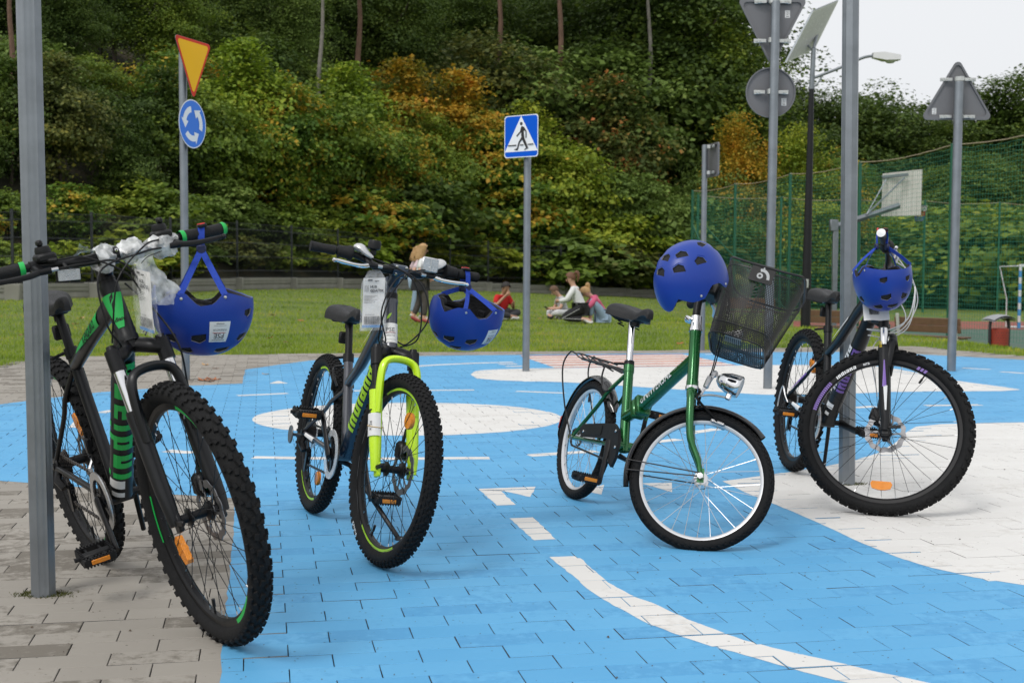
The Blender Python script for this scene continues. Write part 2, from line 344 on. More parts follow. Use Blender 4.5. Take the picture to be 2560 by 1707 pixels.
def paint_mat(name, col, col2, wear, rough=.62):
    """a block's top: tone differs from block to block, with grain, small pits and worn or damp patches"""
    m = bpy.data.materials.new(name); m.use_nodes = True; n, l = m.node_tree.nodes, m.node_tree.links; b = n['Principled BSDF']
    ge = n.new('ShaderNodeNewGeometry'); mp = n.new('ShaderNodeMapping'); mp.vector_type = 'TEXTURE'; mp.inputs['Location'].default_value = (BO.x, BO.y, 0); mp.inputs['Rotation'].default_value = (0, 0, YAW); mp.inputs['Scale'].default_value = (PW, PD, 1)
    l.new(ge.outputs['Position'], mp.inputs['Vector']); sp = n.new('ShaderNodeSeparateXYZ'); l.new(mp.outputs[0], sp.inputs[0])
    def mth(op, a, b_=None):
        q = n.new('ShaderNodeMath'); q.operation = op
        for i, x in enumerate((a, b_)):
            if x is None: continue
            if isinstance(x, (int, float)): q.inputs[i].default_value = x
            else: l.new(x, q.inputs[i])
        return q.outputs[0]
    row = mth('FLOOR', sp.outputs[1]); odd = mth('MULTIPLY', mth('SUBTRACT', 1.0, mth('MODULO', mth('ABSOLUTE', row), 2.0)), .5); colm = mth('FLOOR', mth('ADD', sp.outputs[0], odd))
    cb = n.new('ShaderNodeCombineXYZ'); l.new(colm, cb.inputs[0]); l.new(row, cb.inputs[1]); wnz = n.new('ShaderNodeTexWhiteNoise'); wnz.noise_dimensions = '2D'; l.new(cb.outputs[0], wnz.inputs['Vector'])
    n1 = n.new('ShaderNodeTexNoise'); n1.inputs['Scale'].default_value = 1.7; n1.inputs['Detail'].default_value = 5; l.new(ge.outputs['Position'], n1.inputs['Vector'])
    n2 = n.new('ShaderNodeTexNoise'); n2.inputs['Scale'].default_value = 26; n2.inputs['Detail'].default_value = 9; n2.inputs['Roughness'].default_value = .7; l.new(ge.outputs['Position'], n2.inputs['Vector'])
    n3 = n.new('ShaderNodeTexNoise'); n3.inputs['Scale'].default_value = 420; n3.inputs['Detail'].default_value = 2; l.new(ge.outputs['Position'], n3.inputs['Vector'])
    f = mth('ADD', mth('MULTIPLY', wnz.outputs['Value'], .38), mth('MULTIPLY', n1.outputs['Fac'], .62))
    mx = n.new('ShaderNodeMixRGB'); mx.inputs[1].default_value = (*col, 1); mx.inputs[2].default_value = (*col2, 1); l.new(f, mx.inputs[0])
    wr = n.new('ShaderNodeMapRange'); wr.inputs[1].default_value = wear[1]; wr.inputs[2].default_value = wear[1] + .12; wr.inputs[4].default_value = wear[2]
    wsrc = mth('ADD', mth('MULTIPLY', n2.outputs['Fac'], .62), mth('MULTIPLY', wnz.outputs['Value'], .38)) ; l.new(wsrc, wr.inputs[0])
    m2 = n.new('ShaderNodeMixRGB'); m2.inputs[2].default_value = (*wear[0], 1); l.new(wr.outputs[0], m2.inputs[0]); l.new(mx.outputs[0], m2.inputs[1])
    pit = n.new('ShaderNodeTexVoronoi'); pit.inputs['Scale'].default_value = 21; l.new(ge.outputs['Position'], pit.inputs['Vector'])
    ps = n.new('ShaderNodeMapRange'); ps.inputs[1].default_value = .05; ps.inputs[2].default_value = .085; ps.inputs[3].default_value = .75; ps.inputs[4].default_value = 0; l.new(pit.outputs['Distance'], ps.inputs[0])
    m3 = n.new('ShaderNodeMixRGB'); m3.inputs[2].default_value = (*[c * .25 for c in col], 1); l.new(ps.outputs[0], m3.inputs[0]); l.new(m2.outputs[0], m3.inputs[1]); l.new(m3.outputs[0], b.inputs['Base Color'])
    rr = n.new('ShaderNodeMapRange'); rr.inputs[3].default_value = rough - .12; rr.inputs[4].default_value = rough + .15; l.new(n2.outputs['Fac'], rr.inputs[0]); l.new(rr.outputs[0], b.inputs['Roughness'])
    bp = n.new('ShaderNodeBump'); bp.inputs['Strength'].default_value = .22; bp.inputs['Distance'].default_value = .002; hh = mth('ADD', n3.outputs['Fac'], mth('MULTIPLY', n2.outputs['Fac'], .8)); l.new(hh, bp.inputs['Height']); l.new(bp.outputs[0], b.inputs['Normal'])
    return m
PM = {'grey': paint_mat('bare_block', (.225, .205, .178), (.385, .355, .312), ((.135, .118, .095), .53, .85), .8),
      'blue': paint_mat('blue_paint', (.066, .305, .575), (.142, .435, .705), ((.056, .265, .525), .56, .65)),
      'white': paint_mat('white_paint', (.63, .615, .59), (.74, .73, .71), ((.50, .475, .44), .62, .55)),
      'red': paint_mat('red_paint', (.56, .20, .135), (.66, .26, .18), ((.45, .2, .15), .66, .5))}
side_m = mat('block_side', (.10, .10, .10), .9, 0, .3, 30)
bed_m = mat('joint_sand', (.045, .042, .036), 1, 0, .5, 40)
joint_blue = mat('joint_sand_painted', (.010, .035, .07), 1, 0, .5, 30)

def clip_rect(P, x0, x1, y0, y1):
    for ax, lim, sg in ((0, x0, 1), (0, x1, -1), (1, y0, 1), (1, y1, -1)):
        if not P: return []
        out = []; n = len(P)
        for i in range(n):
            a, b = P[i - 1], P[i]; da, db = (a[ax] - lim) * sg, (b[ax] - lim) * sg
            if da >= 0: 
                if db >= 0: out.append(b)
                else: t = da / (da - db); out.append((a[0] + (b[0] - a[0]) * t, a[1] + (b[1] - a[1]) * t))
            elif db >= 0:
                t = da / (da - db); out.append((a[0] + (b[0] - a[0]) * t, a[1] + (b[1] - a[1]) * t)); out.append(b)
        P = out
    return P
def area(P): return abs(sum(P[i - 1][0] * P[i][1] - P[i][0] * P[i - 1][1] for i in range(len(P)))) / 2
LB = [(min(p[0] for p in P), max(p[0] for p in P), min(p[1] for p in P), max(p[1] for p in P)) for _, P in LAYERS]
GAP, BEV = .0013, .0013
hw, hd = PW / 2 - GAP, PD / 2 - .0014
BRICK_F = [(0, 1, 2, 3)] + [(i, 4 + i, 4 + (i + 1) % 4, (i + 1) % 4) for i in range(4)] + [(4 + i, 8 + i, 8 + (i + 1) % 4, 4 + (i + 1) % 4) for i in range(4)]
def brick_verts(sx=hw, sy=hd):
    c = ((-1, -1), (1, -1), (1, 1), (-1, 1))
    return [(x * (sx - BEV), y * (sy - BEV), 0) for x, y in c] + [(x * sx, y * sy, -BEV) for x, y in c] + [(x * sx, y * sy, -.05) for x, y in c]
whole = {}
for k_, m_ in PM.items():
    b = MB(); b.add(brick_verts(), BRICK_F); b.m = [0] * 5 + [1] * 4; whole[k_] = b.mesh('brick', [m_, side_m], smooth=False)
cells = []
s_lo, s_hi, t_lo, t_hi = -9, 14, -2.6, 13
for j in range(int(t_lo / PD), int(t_hi / PD)):
    off = .5 if j % 2 else 0.0
    for i in range(int(s_lo / PW), int(s_hi / PW)):
        s0 = (i - off) * PW; t0 = j * PD + O_T; cs, ct = s0 + PW / 2, t0 + PD / 2
        q = from_st(cs, ct)
        if q.y < 1.9 or abs(q.x) > .47 * q.y + 2.0: continue
        if not in_poly(q.x, q.y, PAVED) : continue
        base = 'grey'; over = []
        for (cname, P), bb in zip(LAYERS, LB):
            if bb[0] > s0 + PW or bb[1] < s0 or bb[2] > t0 + PD or bb[3] < t0: continue
            x0, x1, y0, y1 = cs - hw + .0003, cs + hw - .0003, ct - hd + .0003, ct + hd - .0003
            I = clip_rect(P, x0, x1, y0, y1); ar = area(I) if len(I) > 2 else 0
            full = (x1 - x0) * (y1 - y0)
            if ar > full * .985: base = cname; over = []
            elif ar > full * .015: over.append((cname, [(a - cs, b_ - ct) for a, b_ in I]))
        cells.append((q.y, q, base, over))
cells.sort(key=lambda c: c[0])
bed_poly = [from_st(*to_st(p)) for p in PAVED]
def bed(name, z, mt, poly):
    b = MB(); b.add([(p[0], p[1], z) for p in poly], [tuple(range(len(poly)))]); o = b.build(name, mt); return o
pavement = tag(bed('pavement', -.0120, bed_m, PAVED[::-1]), kind='structure')
bx = [from_st(*p) for p in LAYERS[0][1]]; bx = [p for p in bx]
painted = tag(bed('painted_pavement', -.0100, joint_blue, [(p.x, p.y) for p in bx][::-1]), kind='structure')
jw = MB(); jl = MB()                       # paint that has run into the joints of the white areas
for cname, P in LAYERS:
    if cname == 'white' and len(P) < 400: q_ = [from_st(*p) for p in P]; (jw if area(P) > .8 else jl).add([(p.x, p.y, -.0045 if area(P) > .8 else -.0022) for p in q_], [tuple(range(len(q_)))])
_o = jw.build('joint_paint', mat('joint_white', (.13, .115, .10), .9, 0, .5, 30), painted, smooth=False); _o['kind'] = 'stuff'
_o = jl.build('joint_paint', mat('joint_white_line', (.42, .40, .375), .9, 0, .35, 30), painted, smooth=False); _o['kind'] = 'stuff'
counts = {'p': 0, 'g': 0}; rest = {'p': MB(), 'g': MB()}
SLOT = {'grey': 0, 'blue': 1, 'white': 2, 'red': 3}
rotb = Matrix.Rotation(YAW, 4, 'Z')
for (yy, q, base, over) in cells:
    g = 'g' if base == 'grey' and not over else 'p'; par = painted if g == 'p' else pavement
    dz = random.uniform(-.0009, .0009); tilt = Matrix.Rotation(random.gauss(0, .0035), 4, 'X') @ Matrix.Rotation(random.gauss(0, .0022), 4, 'Y')
    mw = Matrix.Translation((q.x, q.y, dz)) @ rotb @ Matrix.Rotation(random.gauss(0, .004), 4, 'Z') @ tilt
    seen = abs(q.x) < .405 * q.y + .12 and q.y > 2.15
    if counts[g] < 300 and seen:
        counts[g] += 1
        if not over: me = whole[base]
        else:
            b = MB(); b.add(brick_verts(), BRICK_F); mats_ = [PM[base], side_m]; b.m = [0] * 5 + [1] * 4
            for k, (cn, P) in enumerate(over):
                if PM[cn] not in mats_: mats_.append(PM[cn])
                b.add([(a, c, .0007 + .0004 * k) for a, c in P], [tuple(range(len(P)))], mats_.index(PM[cn]))
            me = b.mesh('brick', mats_, smooth=False)
        link('brick', me, par, mw)
    else:
        b = rest[g]; vvv = [mw @ Vector(p) for p in brick_verts()]
        b.add(vvv, BRICK_F[:5], SLOT[base]); b.add(vvv, BRICK_F[5:], 4)
        for k, (cn, P) in enumerate(over): b.add([mw @ Vector((a, c, .0008 + .0005 * k)) for a, c in P], [tuple(range(len(P)))], SLOT[cn])
for g, par in (('g', pavement), ('p', painted)):
    o = rest[g].build('bricks', [PM['grey'], PM['blue'], PM['white'], PM['red'], side_m], par, smooth=False); o['kind'] = 'stuff'

# grit, crumbs of soil and leaf on the paving
n_ = 480; px_ = RNG.uniform(0, 2352, n_); py_ = 840 + 728 * RNG.uniform(0, 1, n_) ** .8; gp_ = np.array([tuple(GD(a, b)) for a, b in zip(px_, py_)]); sz_ = RNG.uniform(.0010, .0028, n_) * np.where(RNG.uniform(0, 1, n_) > .93, 2.2, 1); an_ = RNG.uniform(0, 6.28, n_)
Q_ = np.zeros((n_, 4, 3))
for k_ in range(3): Q_[:, k_] = gp_ + np.stack([np.cos(an_ + k_ * 2.1) * sz_, np.sin(an_ + k_ * 2.1) * sz_ * .8, 0 * sz_ + .0012], -1)
Q_[:, 3] = gp_ + np.stack([0 * sz_, 0 * sz_, .0014 + sz_ * .8], -1); base_ = np.arange(n_)[:, None] * 4
T_ = np.concatenate([base_ + np.array([0, 1, 3]), base_ + np.array([1, 2, 3]), base_ + np.array([2, 0, 3])])
tag(link('grit', soup('grit', Q_.reshape(-1, 3), T_, mat('grit', (.09, .065, .045), .9, 0, .6, 3), k=3)), 'scattered crumbs of soil and grit on the painted paving', 'grit', kind='stuff')

# ================================================================== LAWN, COURT, FENCES, TREES
def grass():
    N = 290000; px = RNG.uniform(-820, 2680, N); u = RNG.uniform(0, 1, N)
    V_, keep = [], 0
    d0 = 9.0; inv = 1 / d0 + (1 / 62 - 1 / d0) * u; d = 1 / inv; x = (px - 1176) / 2950 * d
    wd = np.interp(px, PXA, WALL_D); ey = np.interp(x, [p.x for p in paved_edge], [p.y for p in paved_edge])
    ok = (d > ey - .015) & (d < wd)
    court = (px > 1580) & (d > np.interp(px, [1580, 1700, 1850, 2000, 2200, 2450], [50, 46, 37, 33, 28.5, 26])) & (d < 46.5)
    ok &= ~court
    x, d = x[ok], d[ok]; n = len(x); z = np.array([terrain(a, b) for a, b in zip(x, d)]) - .014
    sc = np.clip(d / 16, .8, 3); near = d - np.interp(x, [p.x for p in paved_edge], [p.y for p in paved_edge])
    clump = .65 + .5 * np.sin(x * 3.1 + np.cos(d * 2.3) * 2) * np.sin(d * 1.7 + x * .9)
    hgt = RNG.uniform(.022, .05, n) * (1 + .25 * clump) * np.where(near < .25, 1.2, 1); wid = .0042 * sc * RNG.uniform(.7, 1.5, n)
    a = RNG.uniform(0, 2 * np.pi, n); b = RNG.uniform(0, 2 * np.pi, n); ln = RNG.uniform(.1, .8, n) * hgt
    P = np.zeros((n, 3, 3))
    P[:, 0] = np.stack([x - np.cos(a) * wid, d - np.sin(a) * wid, z], -1); P[:, 1] = np.stack([x + np.cos(a) * wid, d + np.sin(a) * wid, z], -1)
    P[:, 2] = np.stack([x + np.cos(b) * ln, d + np.sin(b) * ln, z + hgt], -1)
    gm = leaf_mat('grass_blade', [(.08, (.10, .17, .012)), (.35, (.19, .29, .018)), (.62, (.29, .38, .03)), (.85, (.42, .40, .07)), (1, (.46, .34, .11))], .8, .68, .3, .7)
    me = soup('grass', P.reshape(-1, 3), np.arange(n * 3).reshape(-1, 3), gm, k=3)
    tag(link('grass', me), 'short green and yellowing grass covering the lawn behind the paving', 'grass', kind='stuff')
grass()

# sports court: green playing field with a red end zone, below the grass bank
court_green = mat('court_green', (.075, .125, .095), .85, 0, .15, 2, .2, 300)
court_red = mat('court_red', (.26, .075, .055), .85, 0, .15, 2, .2, 300)
CZ = -.765
def sheet_px(name, pts, z, mt):
    b = MB(); b.add([(p.x, p.y, z) for p in pts], [tuple(range(len(pts)))]); return tag(b.build(name, mt), kind='structure')
def ang(px, d): return Vector(((px - 1176) / 2950 * d, d, 0))
sheet_px('sports_court', [ang(1560, 39), ang(1700, 37), ang(2000, 31.5), ang(2250, 26), ang(2700, 24), ang(3200, 38), ang(2480, 39.5), ang(2000, 39.5), ang(1560, 40)][::1], CZ, court_green)
sheet_px('sports_court_end_zone', [ang(1500, 40), ang(3200, 38.6), ang(3200, 46), ang(1500, 45.5)], CZ + .006, court_red)

# ---------------- anthracite panel fence on its low concrete wall
anth = mat('anthracite_paint', (.02, .024, .027), .45, .2, .15, 6)
conc = mat('concrete_board', (.22, .215, .185), .9, 0, .3, 3, .4, 60)
fx = [-730, -540, -350, -160, 30, 212, 393, 545, 670, 776, 867, 947, 1033, 1120, 1203, 1287, 1365, 1440, 1512, 1580, 1650, 1725]
fp = [fence_line(p) for p in fx]
fence = empty('panel_fence', Matrix.Translation(fp[11])); tag(fence, 'long anthracite wire panel fence on a low concrete board wall before the wood', 'fence')
inv_f = Matrix.Translation(-fp[11])
wire = MB()
def bar(b, p, q, r, n=4, mat_=0): b.tube([p, q], r, n, mat_, cap=False)
post_me = None
for i, p in enumerate(fp):
    z = terrain(p.x, p.y - .2)
    b = MB(); b.box((0, 0, .98), (.06, .05, 1.98), None, 0, .006); b.box((0, 0, 1.975), (.066, .056, .02), None, 0)
    if post_me is None: post_me = b.mesh('post', anth)
    link('post', post_me, fence, inv_f @ Matrix.Translation((p.x, p.y, z)))
    b = MB(); b.box((0, -.02, .1), (.36, .17, .50), None, 0, .02); b.build('footing', conc, fence, inv_f @ Matrix.Translation((p.x, p.y, z)))
    if i + 1 < len(fp):
        q = fp[i + 1]; zq = terrain(q.x, q.y - .2); L = (q - p).length; dirv = (q - p) / L; zz = (z + zq) / 2
        rotm = Matrix.Rotation(math.atan2(dirv.y, dirv.x), 4, 'Z'); mid = (p + q) / 2
        for k, (h0, hh, th) in enumerate(((-.12, .26, .062), (.145, .20, .055))):
            b = MB(); b.box((0, 0, h0 + hh / 2), (L - .2, th, hh), None, 0, .012)
            for g in range(2): b.box((0, -.036, h0 + hh * (.3 + .36 * g)), (L - .3, .012, hh * .22), None, 0, .004)
            b.build('board', conc, fence, inv_f @ Matrix.Translation((mid.x, mid.y, zz)) @ rotm)
        b = MB(); nv = int(L / .05)
        for k in range(1, nv): xx = -L / 2 + L * k / nv; bar(b, (xx, -.03, .36), (xx, -.03, 1.93), .0035, 3)
        for h_ in (.37, .55, .57, .95, .97, 1.35, 1.37, 1.74, 1.76, 1.92): bar(b, (-L / 2, -.034, h_), (L / 2, -.034, h_), .005, 3)
        o = b.build('mesh_panel', anth, fence, inv_f @ Matrix.Translation((mid.x, mid.y, zz)) @ rotm, smooth=False); o['kind'] = 'stuff'

# ---------------- green ball-stop net round the court
green_post = mat('green_paint', (.012, .10, .055), .45, .1, .15, 5)
net_m = mat('green_net', (.024, .19, .115), .7, 0, .2, 5)
rope_m = mat('rope', (.36, .30, .20), .9, 0, .2, 30)
def net_fence(name, posts, top, base_z, cell, label, brace=None, rw=.0038):
    root = empty(name, Matrix.Translation((posts[0].x, posts[0].y, base_z))); tag(root, label, 'net fence', 'green ball-stop nets round the court'); inv = Matrix.Translation((-posts[0].x, -posts[0].y, -base_z))
    b0 = MB(); b0.tube([(0, 0, -.2), (0, 0, top - base_z)], .055, 10); b0.lathe([(.058, 0), (.058, .03), (.0, .05)], (0, 0, top - base_z), (0, 0, 1), 10); pm = b0.mesh('post', green_post)
    for i, p in enumerate(posts):
        link('post', pm, root, Matrix.Translation((p.x - posts[0].x, p.y - posts[0].y, 0)))
        if i + 1 < len(posts):
            q = posts[i + 1]; L = (q - p).length; nb = MB(); nx, nz = int(L / cell), int((top - base_z) / cell)
            ph = random.uniform(0, 6)
            def P(u, h):
                sag = .10 * 4 * u * (1 - u) * h + .02 * math.sin(u * 38) * h ** 3; c = p.lerp(q, u)
                sway = .03 * math.sin(u * 9 + ph + h * 3)
                return Vector((c.x + sway * .7, c.y + sway, base_z + (top - base_z) * h - sag))
            for k in range(nx + 1):
                nb.tube([P(k / nx, h) for h in np.linspace(.02, .985, 9)], rw, 3, cap=False)
            for k in range(nz + 1):
                nb.tube([P(u, .02 + .965 * k / nz) for u in np.linspace(0, 1, 11)], rw, 3, cap=False)
            o = nb.build('net', net_m, root, inv, smooth=False); o['kind'] = 'stuff'
            rb = MB(); rb.tube([P(u, 1.0) + Vector((0, 0, .012)) for u in np.linspace(0, 1, 13)], .013, 5); rb.build('rope', rope_m, root, inv)
    for (a, b_) in (brace or []):
        bb = MB(); bb.tube([a, b_], .03, 8); bb.build('brace', green_post, root, inv)
    return root
near_posts = [ang(1587, 52.9), ang(1684.5, 48.7), ang(1810, 43.6), ang(1969, 38.9), ang(2179, 33.4), Vector((12.25, 28.6, 0)), Vector((13.0, 23.8, 0))]
c0 = near_posts[0]
net_fence('ball_stop_net', near_posts, 4.25, -.78, .125, 'tall green ball-stop net on six green posts running towards us along the court',
          [((c0.x, c0.y, 2.9), (c0.x + 1.1, c0.y - 4.0, -.7)), ((c0.x, c0.y, 2.9), (c0.x + .75, c0.y + .3, -.7)), ((c0.x + .15, c0.y + .1, 3.2), (c0.x + 4.0, c0.y - .1, -.7))])
far_posts = [ang(1600, 54.2), ang(1790, 55.4), ang(1960, 56.4), ang(2119, 57.5), ang(2290, 58.6), ang(2450, 59.5)]
net_fence('ball_stop_net', far_posts, 4.15, -.78, .14, 'far green net fence closing the end of the court behind the hoop', rw=.0030)

# ---------------- foliage
def leaf_cloud(n_cl, per, rx, rz, leaf, seed, flat=.30, spread=None, shell=.55, skew=0.0, lobes=5, tip=.30):
    g = np.random.default_rng(seed); spread = spread or .17 * (rx * rz) ** .5
    th = g.uniform(0, 2 * np.pi, n_cl); cz = g.uniform(-1, 1, n_cl); rr = g.uniform(0, 1, n_cl) ** shell; s = np.sqrt(1 - cz ** 2)
    lob = 1 + .20 * np.sin(lobes * th + g.uniform(0, 6)) * s + .16 * np.sin(3 * np.pi * cz + 2 * th + g.uniform(0, 6))
    taper = 1 - tip * np.clip(cz, 0, 1) ** 1.3 - .12 * np.clip(-cz, 0, 1)
    C = np.stack([rr * lob * taper * s * np.cos(th) * rx, rr * lob * taper * s * np.sin(th) * rx, (rr * cz * (1 + .10 * np.sin(4 * th)) + 1) * rz], -1)
    per_c = g.integers(int(per * .5), int(per * 1.5), n_cl); idx = np.repeat(np.arange(n_cl), per_c); n = len(idx)
    out = C.copy(); out[:, 2] -= rz; out /= np.linalg.norm(out, axis=1, keepdims=True) + 1e-6
    off = g.normal(0, 1, (n, 3)) * np.array([spread, spread, spread * flat]); off[:, 2] -= .25 * (off[:, 0] ** 2 + off[:, 1] ** 2)
    P = C[idx] + off
    nrm = out[idx] * .45 + np.array([0, 0, .75]) + g.normal(0, .5, (n, 3)); nrm /= np.linalg.norm(nrm, axis=1, keepdims=True)
    t = np.cross(nrm, g.normal(0, 1, (n, 3))); t /= np.linalg.norm(t, axis=1, keepdims=True) + 1e-9; bt = np.cross(nrm, t)
    L = leaf * g.uniform(.55, 1.25, n)[:, None]; W = L * g.uniform(.36, .5, n)[:, None]
    Q = np.stack([P, P + t * L * .55 + bt * W + nrm * L * .08, P + t * L * 1.05 - nrm * L * .12, P + t * L * .5 - bt * W + nrm * L * .06], 1)
    return Q.reshape(-1, 3), np.arange(n * 4).reshape(-1, 4), C
bark = mat('bark', (.075, .06, .045), .95, 0, .5, 5, .8, 40)
bark_pine = mat('pine_bark', (.13, .075, .05), .95, 0, .45, 4, .8, 30)
bark_birch = mat('pale_bark', (.20, .185, .16), .9, 0, .4, 5, .5, 30)
def trunk_mesh(h, r, C, rz, seed, nb=9, bm=bark, lo=.3):
    g = random.Random(seed); b = MB(); pts = [Vector((0, 0, -.6))]
    for k in range(1, 7): pts.append(Vector((g.uniform(-.12, .12) * k * .4, g.uniform(-.12, .12) * k * .4, h * k / 6)))
    pts = bez(pts, 3); b.tube(pts, [r * (1 - .82 * i / (len(pts) - 1)) + (.25 * r if i == 0 else 0) for i in range(len(pts))], 8)
    for k in range(nb):
        c = Vector(C[g.randrange(len(C))]); base = pts[int(len(pts) * g.uniform(lo, max(.86, lo + .12)))]
        m1 = base.lerp(c, .5) + Vector((g.uniform(-.2, .2), g.uniform(-.2, .2), -.15)); rr = r * g.uniform(.18, .38)
        b.tube(bez([base, m1, c], 4), [rr * (1 - .75 * i / 8) for i in range(9)], 5)
    return b.mesh('trunk', bm)
VAR = {}
def variant(key, n_cl, per, rx, rz, leaf, seed, lift, r, **kw):
    bm = kw.pop('bm', bark); nb = kw.pop('nb', 9); lo = kw.pop('lo', .3)
    P, F, C = leaf_cloud(n_cl, per, rx, rz, leaf, seed, **kw); P = P + np.array([0, 0, lift]); C2 = C + np.array([0, 0, lift])
    me = soup('crown', P, F, bark); VAR[key] = (me, trunk_mesh(lift + rz * 1.2, r, C2, rz, seed, nb, bm, lo), lift + 2 * rz)
variant('maple_a', 150, 115, 2.5, 2.7, .16, 1, .7, .11); variant('maple_b', 150, 90, 2.3, 3.1, .185, 2, .6, .10, lobes=4, tip=.78)
variant('maple_c', 150, 80, 2.9, 2.4, .205, 3, .9, .12, lobes=6)
variant('bush_a', 170, 44, 1.7, 1.15, .15, 4, -.1, .05, nb=12); variant('plant', 95, 34, 1.7, 1.1, .30, 14, -.1, .03, nb=8); variant('bush_b', 160, 44, 1.3, 1.35, .14, 5, -.1, .05, lobes=4, nb=12)
variant('tall_a', 230, 150, 4.2, 5.6, .20, 6, 2.2, .26, nb=14); variant('tall_b', 230, 150, 3.7, 6.2, .19, 7, 2.6, .24, lobes=4, nb=14, tip=.72)
variant('far_a', 190, 150, 3.3, 3.9, .17, 8, 1.0, .18); variant('far_b', 180, 150, 2.7, 4.4, .16, 9, 1.2, .17, lobes=3, tip=.6)
variant('pine', 190, 70, 2.4, 3.2, .22, 10, 13, .21, flat=.25, spread=.55, bm=bark_pine, nb=12, lo=.8)
variant('birch', 170, 46, 1.9, 3.4, .17, 12, 9, .13, bm=bark_birch, nb=12, lo=.72)
LM = {'dark': leaf_mat('leaf_dark', [(.1, (0.0355, 0.0681, 0.013)), (.45, (0.0671, 0.113, 0.0194)), (.75, (0.109, 0.166, 0.0259)), (1, (0.197, 0.237, 0.0356))]),
      'mid': leaf_mat('leaf_green', [(.1, (0.0637, 0.114, 0.0162)), (.4, (0.123, 0.193, 0.0227)), (.7, (0.202, 0.275, 0.0324)), (1, (0.361, 0.386, 0.0486))]),
      'bright': leaf_mat('leaf_bright', [(.1, (0.0956, 0.156, 0.0162)), (.4, (0.181, 0.275, 0.0259)), (.7, (0.297, 0.386, 0.0356)), (1, (0.51, 0.477, 0.0567))]),
      'yellow': leaf_mat('leaf_yellow_green', [(.1, (0.0929, 0.158, 0.0171)), (.4, (0.201, 0.278, 0.0256)), (.7, (0.341, 0.389, 0.0376)), (1, (0.533, 0.519, 0.0599))]),
      'olive': leaf_mat('leaf_olive', [(.1, (0.0697, 0.121, 0.0239)), (.45, (0.132, 0.204, 0.0376)), (.75, (0.201, 0.287, 0.0616)), (1, (0.31, 0.371, 0.094))]),
      'orange': leaf_mat('leaf_orange', [(.08, (0.118, 0.153, 0.0216)), (.38, (0.254, 0.252, 0.0288)), (.6, (0.508, 0.306, 0.0288)), (.82, (0.583, 0.342, 0.0324)), (1, (0.583, 0.18, 0.0324))], .8, .6),
      'turning': leaf_mat('leaf_turning', [(.1, (0.0563, 0.121, 0.018)), (.45, (0.116, 0.211, 0.0252)), (.58, (0.215, 0.275, 0.0324)), (.74, (0.53, 0.367, 0.036)), (1, (0.57, 0.257, 0.0324))], .8, .68),
      'rust': leaf_mat('leaf_rust', [(.1, (0.054, 0.09, 0.0216)), (.5, (0.099, 0.135, 0.0288)), (.7, (0.216, 0.18, 0.0396)), (.86, (0.612, 0.198, 0.063)), (1, (0.504, 0.108, 0.045))], .9, .66),
      'brown': leaf_mat('leaf_brown', [(.1, (0.0526, 0.0771, 0.0216)), (.45, (0.101, 0.129, 0.0324)), (.75, (0.186, 0.193, 0.0432)), (1, (0.372, 0.312, 0.054))])}
def tree(px, d, ytop, var, colr, label, name='tree', group=None, wide=1.0, rot=None, cat='tree', zoff=0):
    x = (px - 1176) / 2950 * d; z0 = terrain(x, d) + zoff; yh = 622 + (px - 1176) * .00524
    ztop = CAM_H + (yh - ytop) / 2950 * d; me, tr, H = VAR[var]; s = max(.25, (ztop - z0) / H)
    root = empty(name, Matrix.Translation((x, d, z0)) @ Matrix.Rotation(random.uniform(0, 6.28) if rot is None else rot, 4, 'Z') @ Matrix.Diagonal((s * wide, s * wide, s, 1)))
    c = link('crown', me, root); c.material_slots[0].link = 'OBJECT'; c.material_slots[0].material = LM[colr]; c['kind'] = 'stuff'
    link('trunk', tr, root); tag(root, label, cat, group); return root
def wd(px): return float(np.interp(px, PXA, WALL_D))
# understorey behind the fence: (column, metres behind the fence, top row, variant, colour, label)
ORD = ['first', 'second', 'third', 'fourth', 'fifth', 'sixth', 'seventh', 'eighth', 'ninth', 'tenth', 'eleventh', 'twelfth', 'thirteenth', 'fourteenth', 'fifteenth', 'sixteenth', 'seventeenth', 'eighteenth', 'nineteenth', 'twentieth', 'twenty-first', 'twenty-second', 'twenty-third', 'twenty-fourth', 'twenty-fifth', 'twenty-sixth', 'twenty-seventh', 'twenty-eighth', 'twenty-ninth', 'thirtieth']
under = [(-70, 6, 240, 'maple_a', 'dark'), (30, 7, 130, 'maple_b', 'dark'), (140, 6.5, 120, 'maple_b', 'brown'), (215, 8, 190, 'maple_c', 'dark'), (300, 5, 300, 'maple_a', 'dark'),
         (385, 7, 150, 'maple_b', 'dark'), (470, 6, 210, 'maple_c', 'mid'), (560, 7, 85, 'maple_b', 'bright'), (640, 5.5, 165, 'maple_a', 'turning'), (720, 6, 190, 'maple_c', 'mid'),
         (800, 7.5, 140, 'maple_b', 'bright'), (865, 5, 250, 'maple_a', 'turning'), (925, 8, 130, 'maple_b', 'orange'), (985, 5, 260, 'maple_a', 'mid'), (1050, 7, 155, 'maple_b', 'orange'),
         (1120, 5.5, 260, 'maple_c', 'turning'), (1200, 6.5, 235, 'maple_a', 'yellow'), (1275, 4.5, 310, 'maple_c', 'yellow'), (1340, 7, 330, 'maple_a', 'yellow'), (1395, 6.5, 165, 'maple_b', 'rust'),
         (1420, 3.5, 375, 'maple_c', 'olive'), (1500, 3.2, 420, 'bush_a', 'olive'), (1565, 5, 430, 'maple_c', 'olive')]
CW = {'dark': 'dark green', 'brown': 'brownish', 'mid': 'leafy green', 'bright': 'fresh green', 'turning': 'green and orange', 'orange': 'orange', 'yellow': 'yellow-green', 'rust': 'rust-red tipped', 'olive': 'pale olive'}
for i, (px, dd, yt, v_, c_) in enumerate(under):
    tree(px, wd(px) + dd, yt, v_, c_, '%s young tree behind the fence, %s of that row from the left' % (CW[c_], ORD[i]), 'young_tree', 'young trees behind the panel fence')
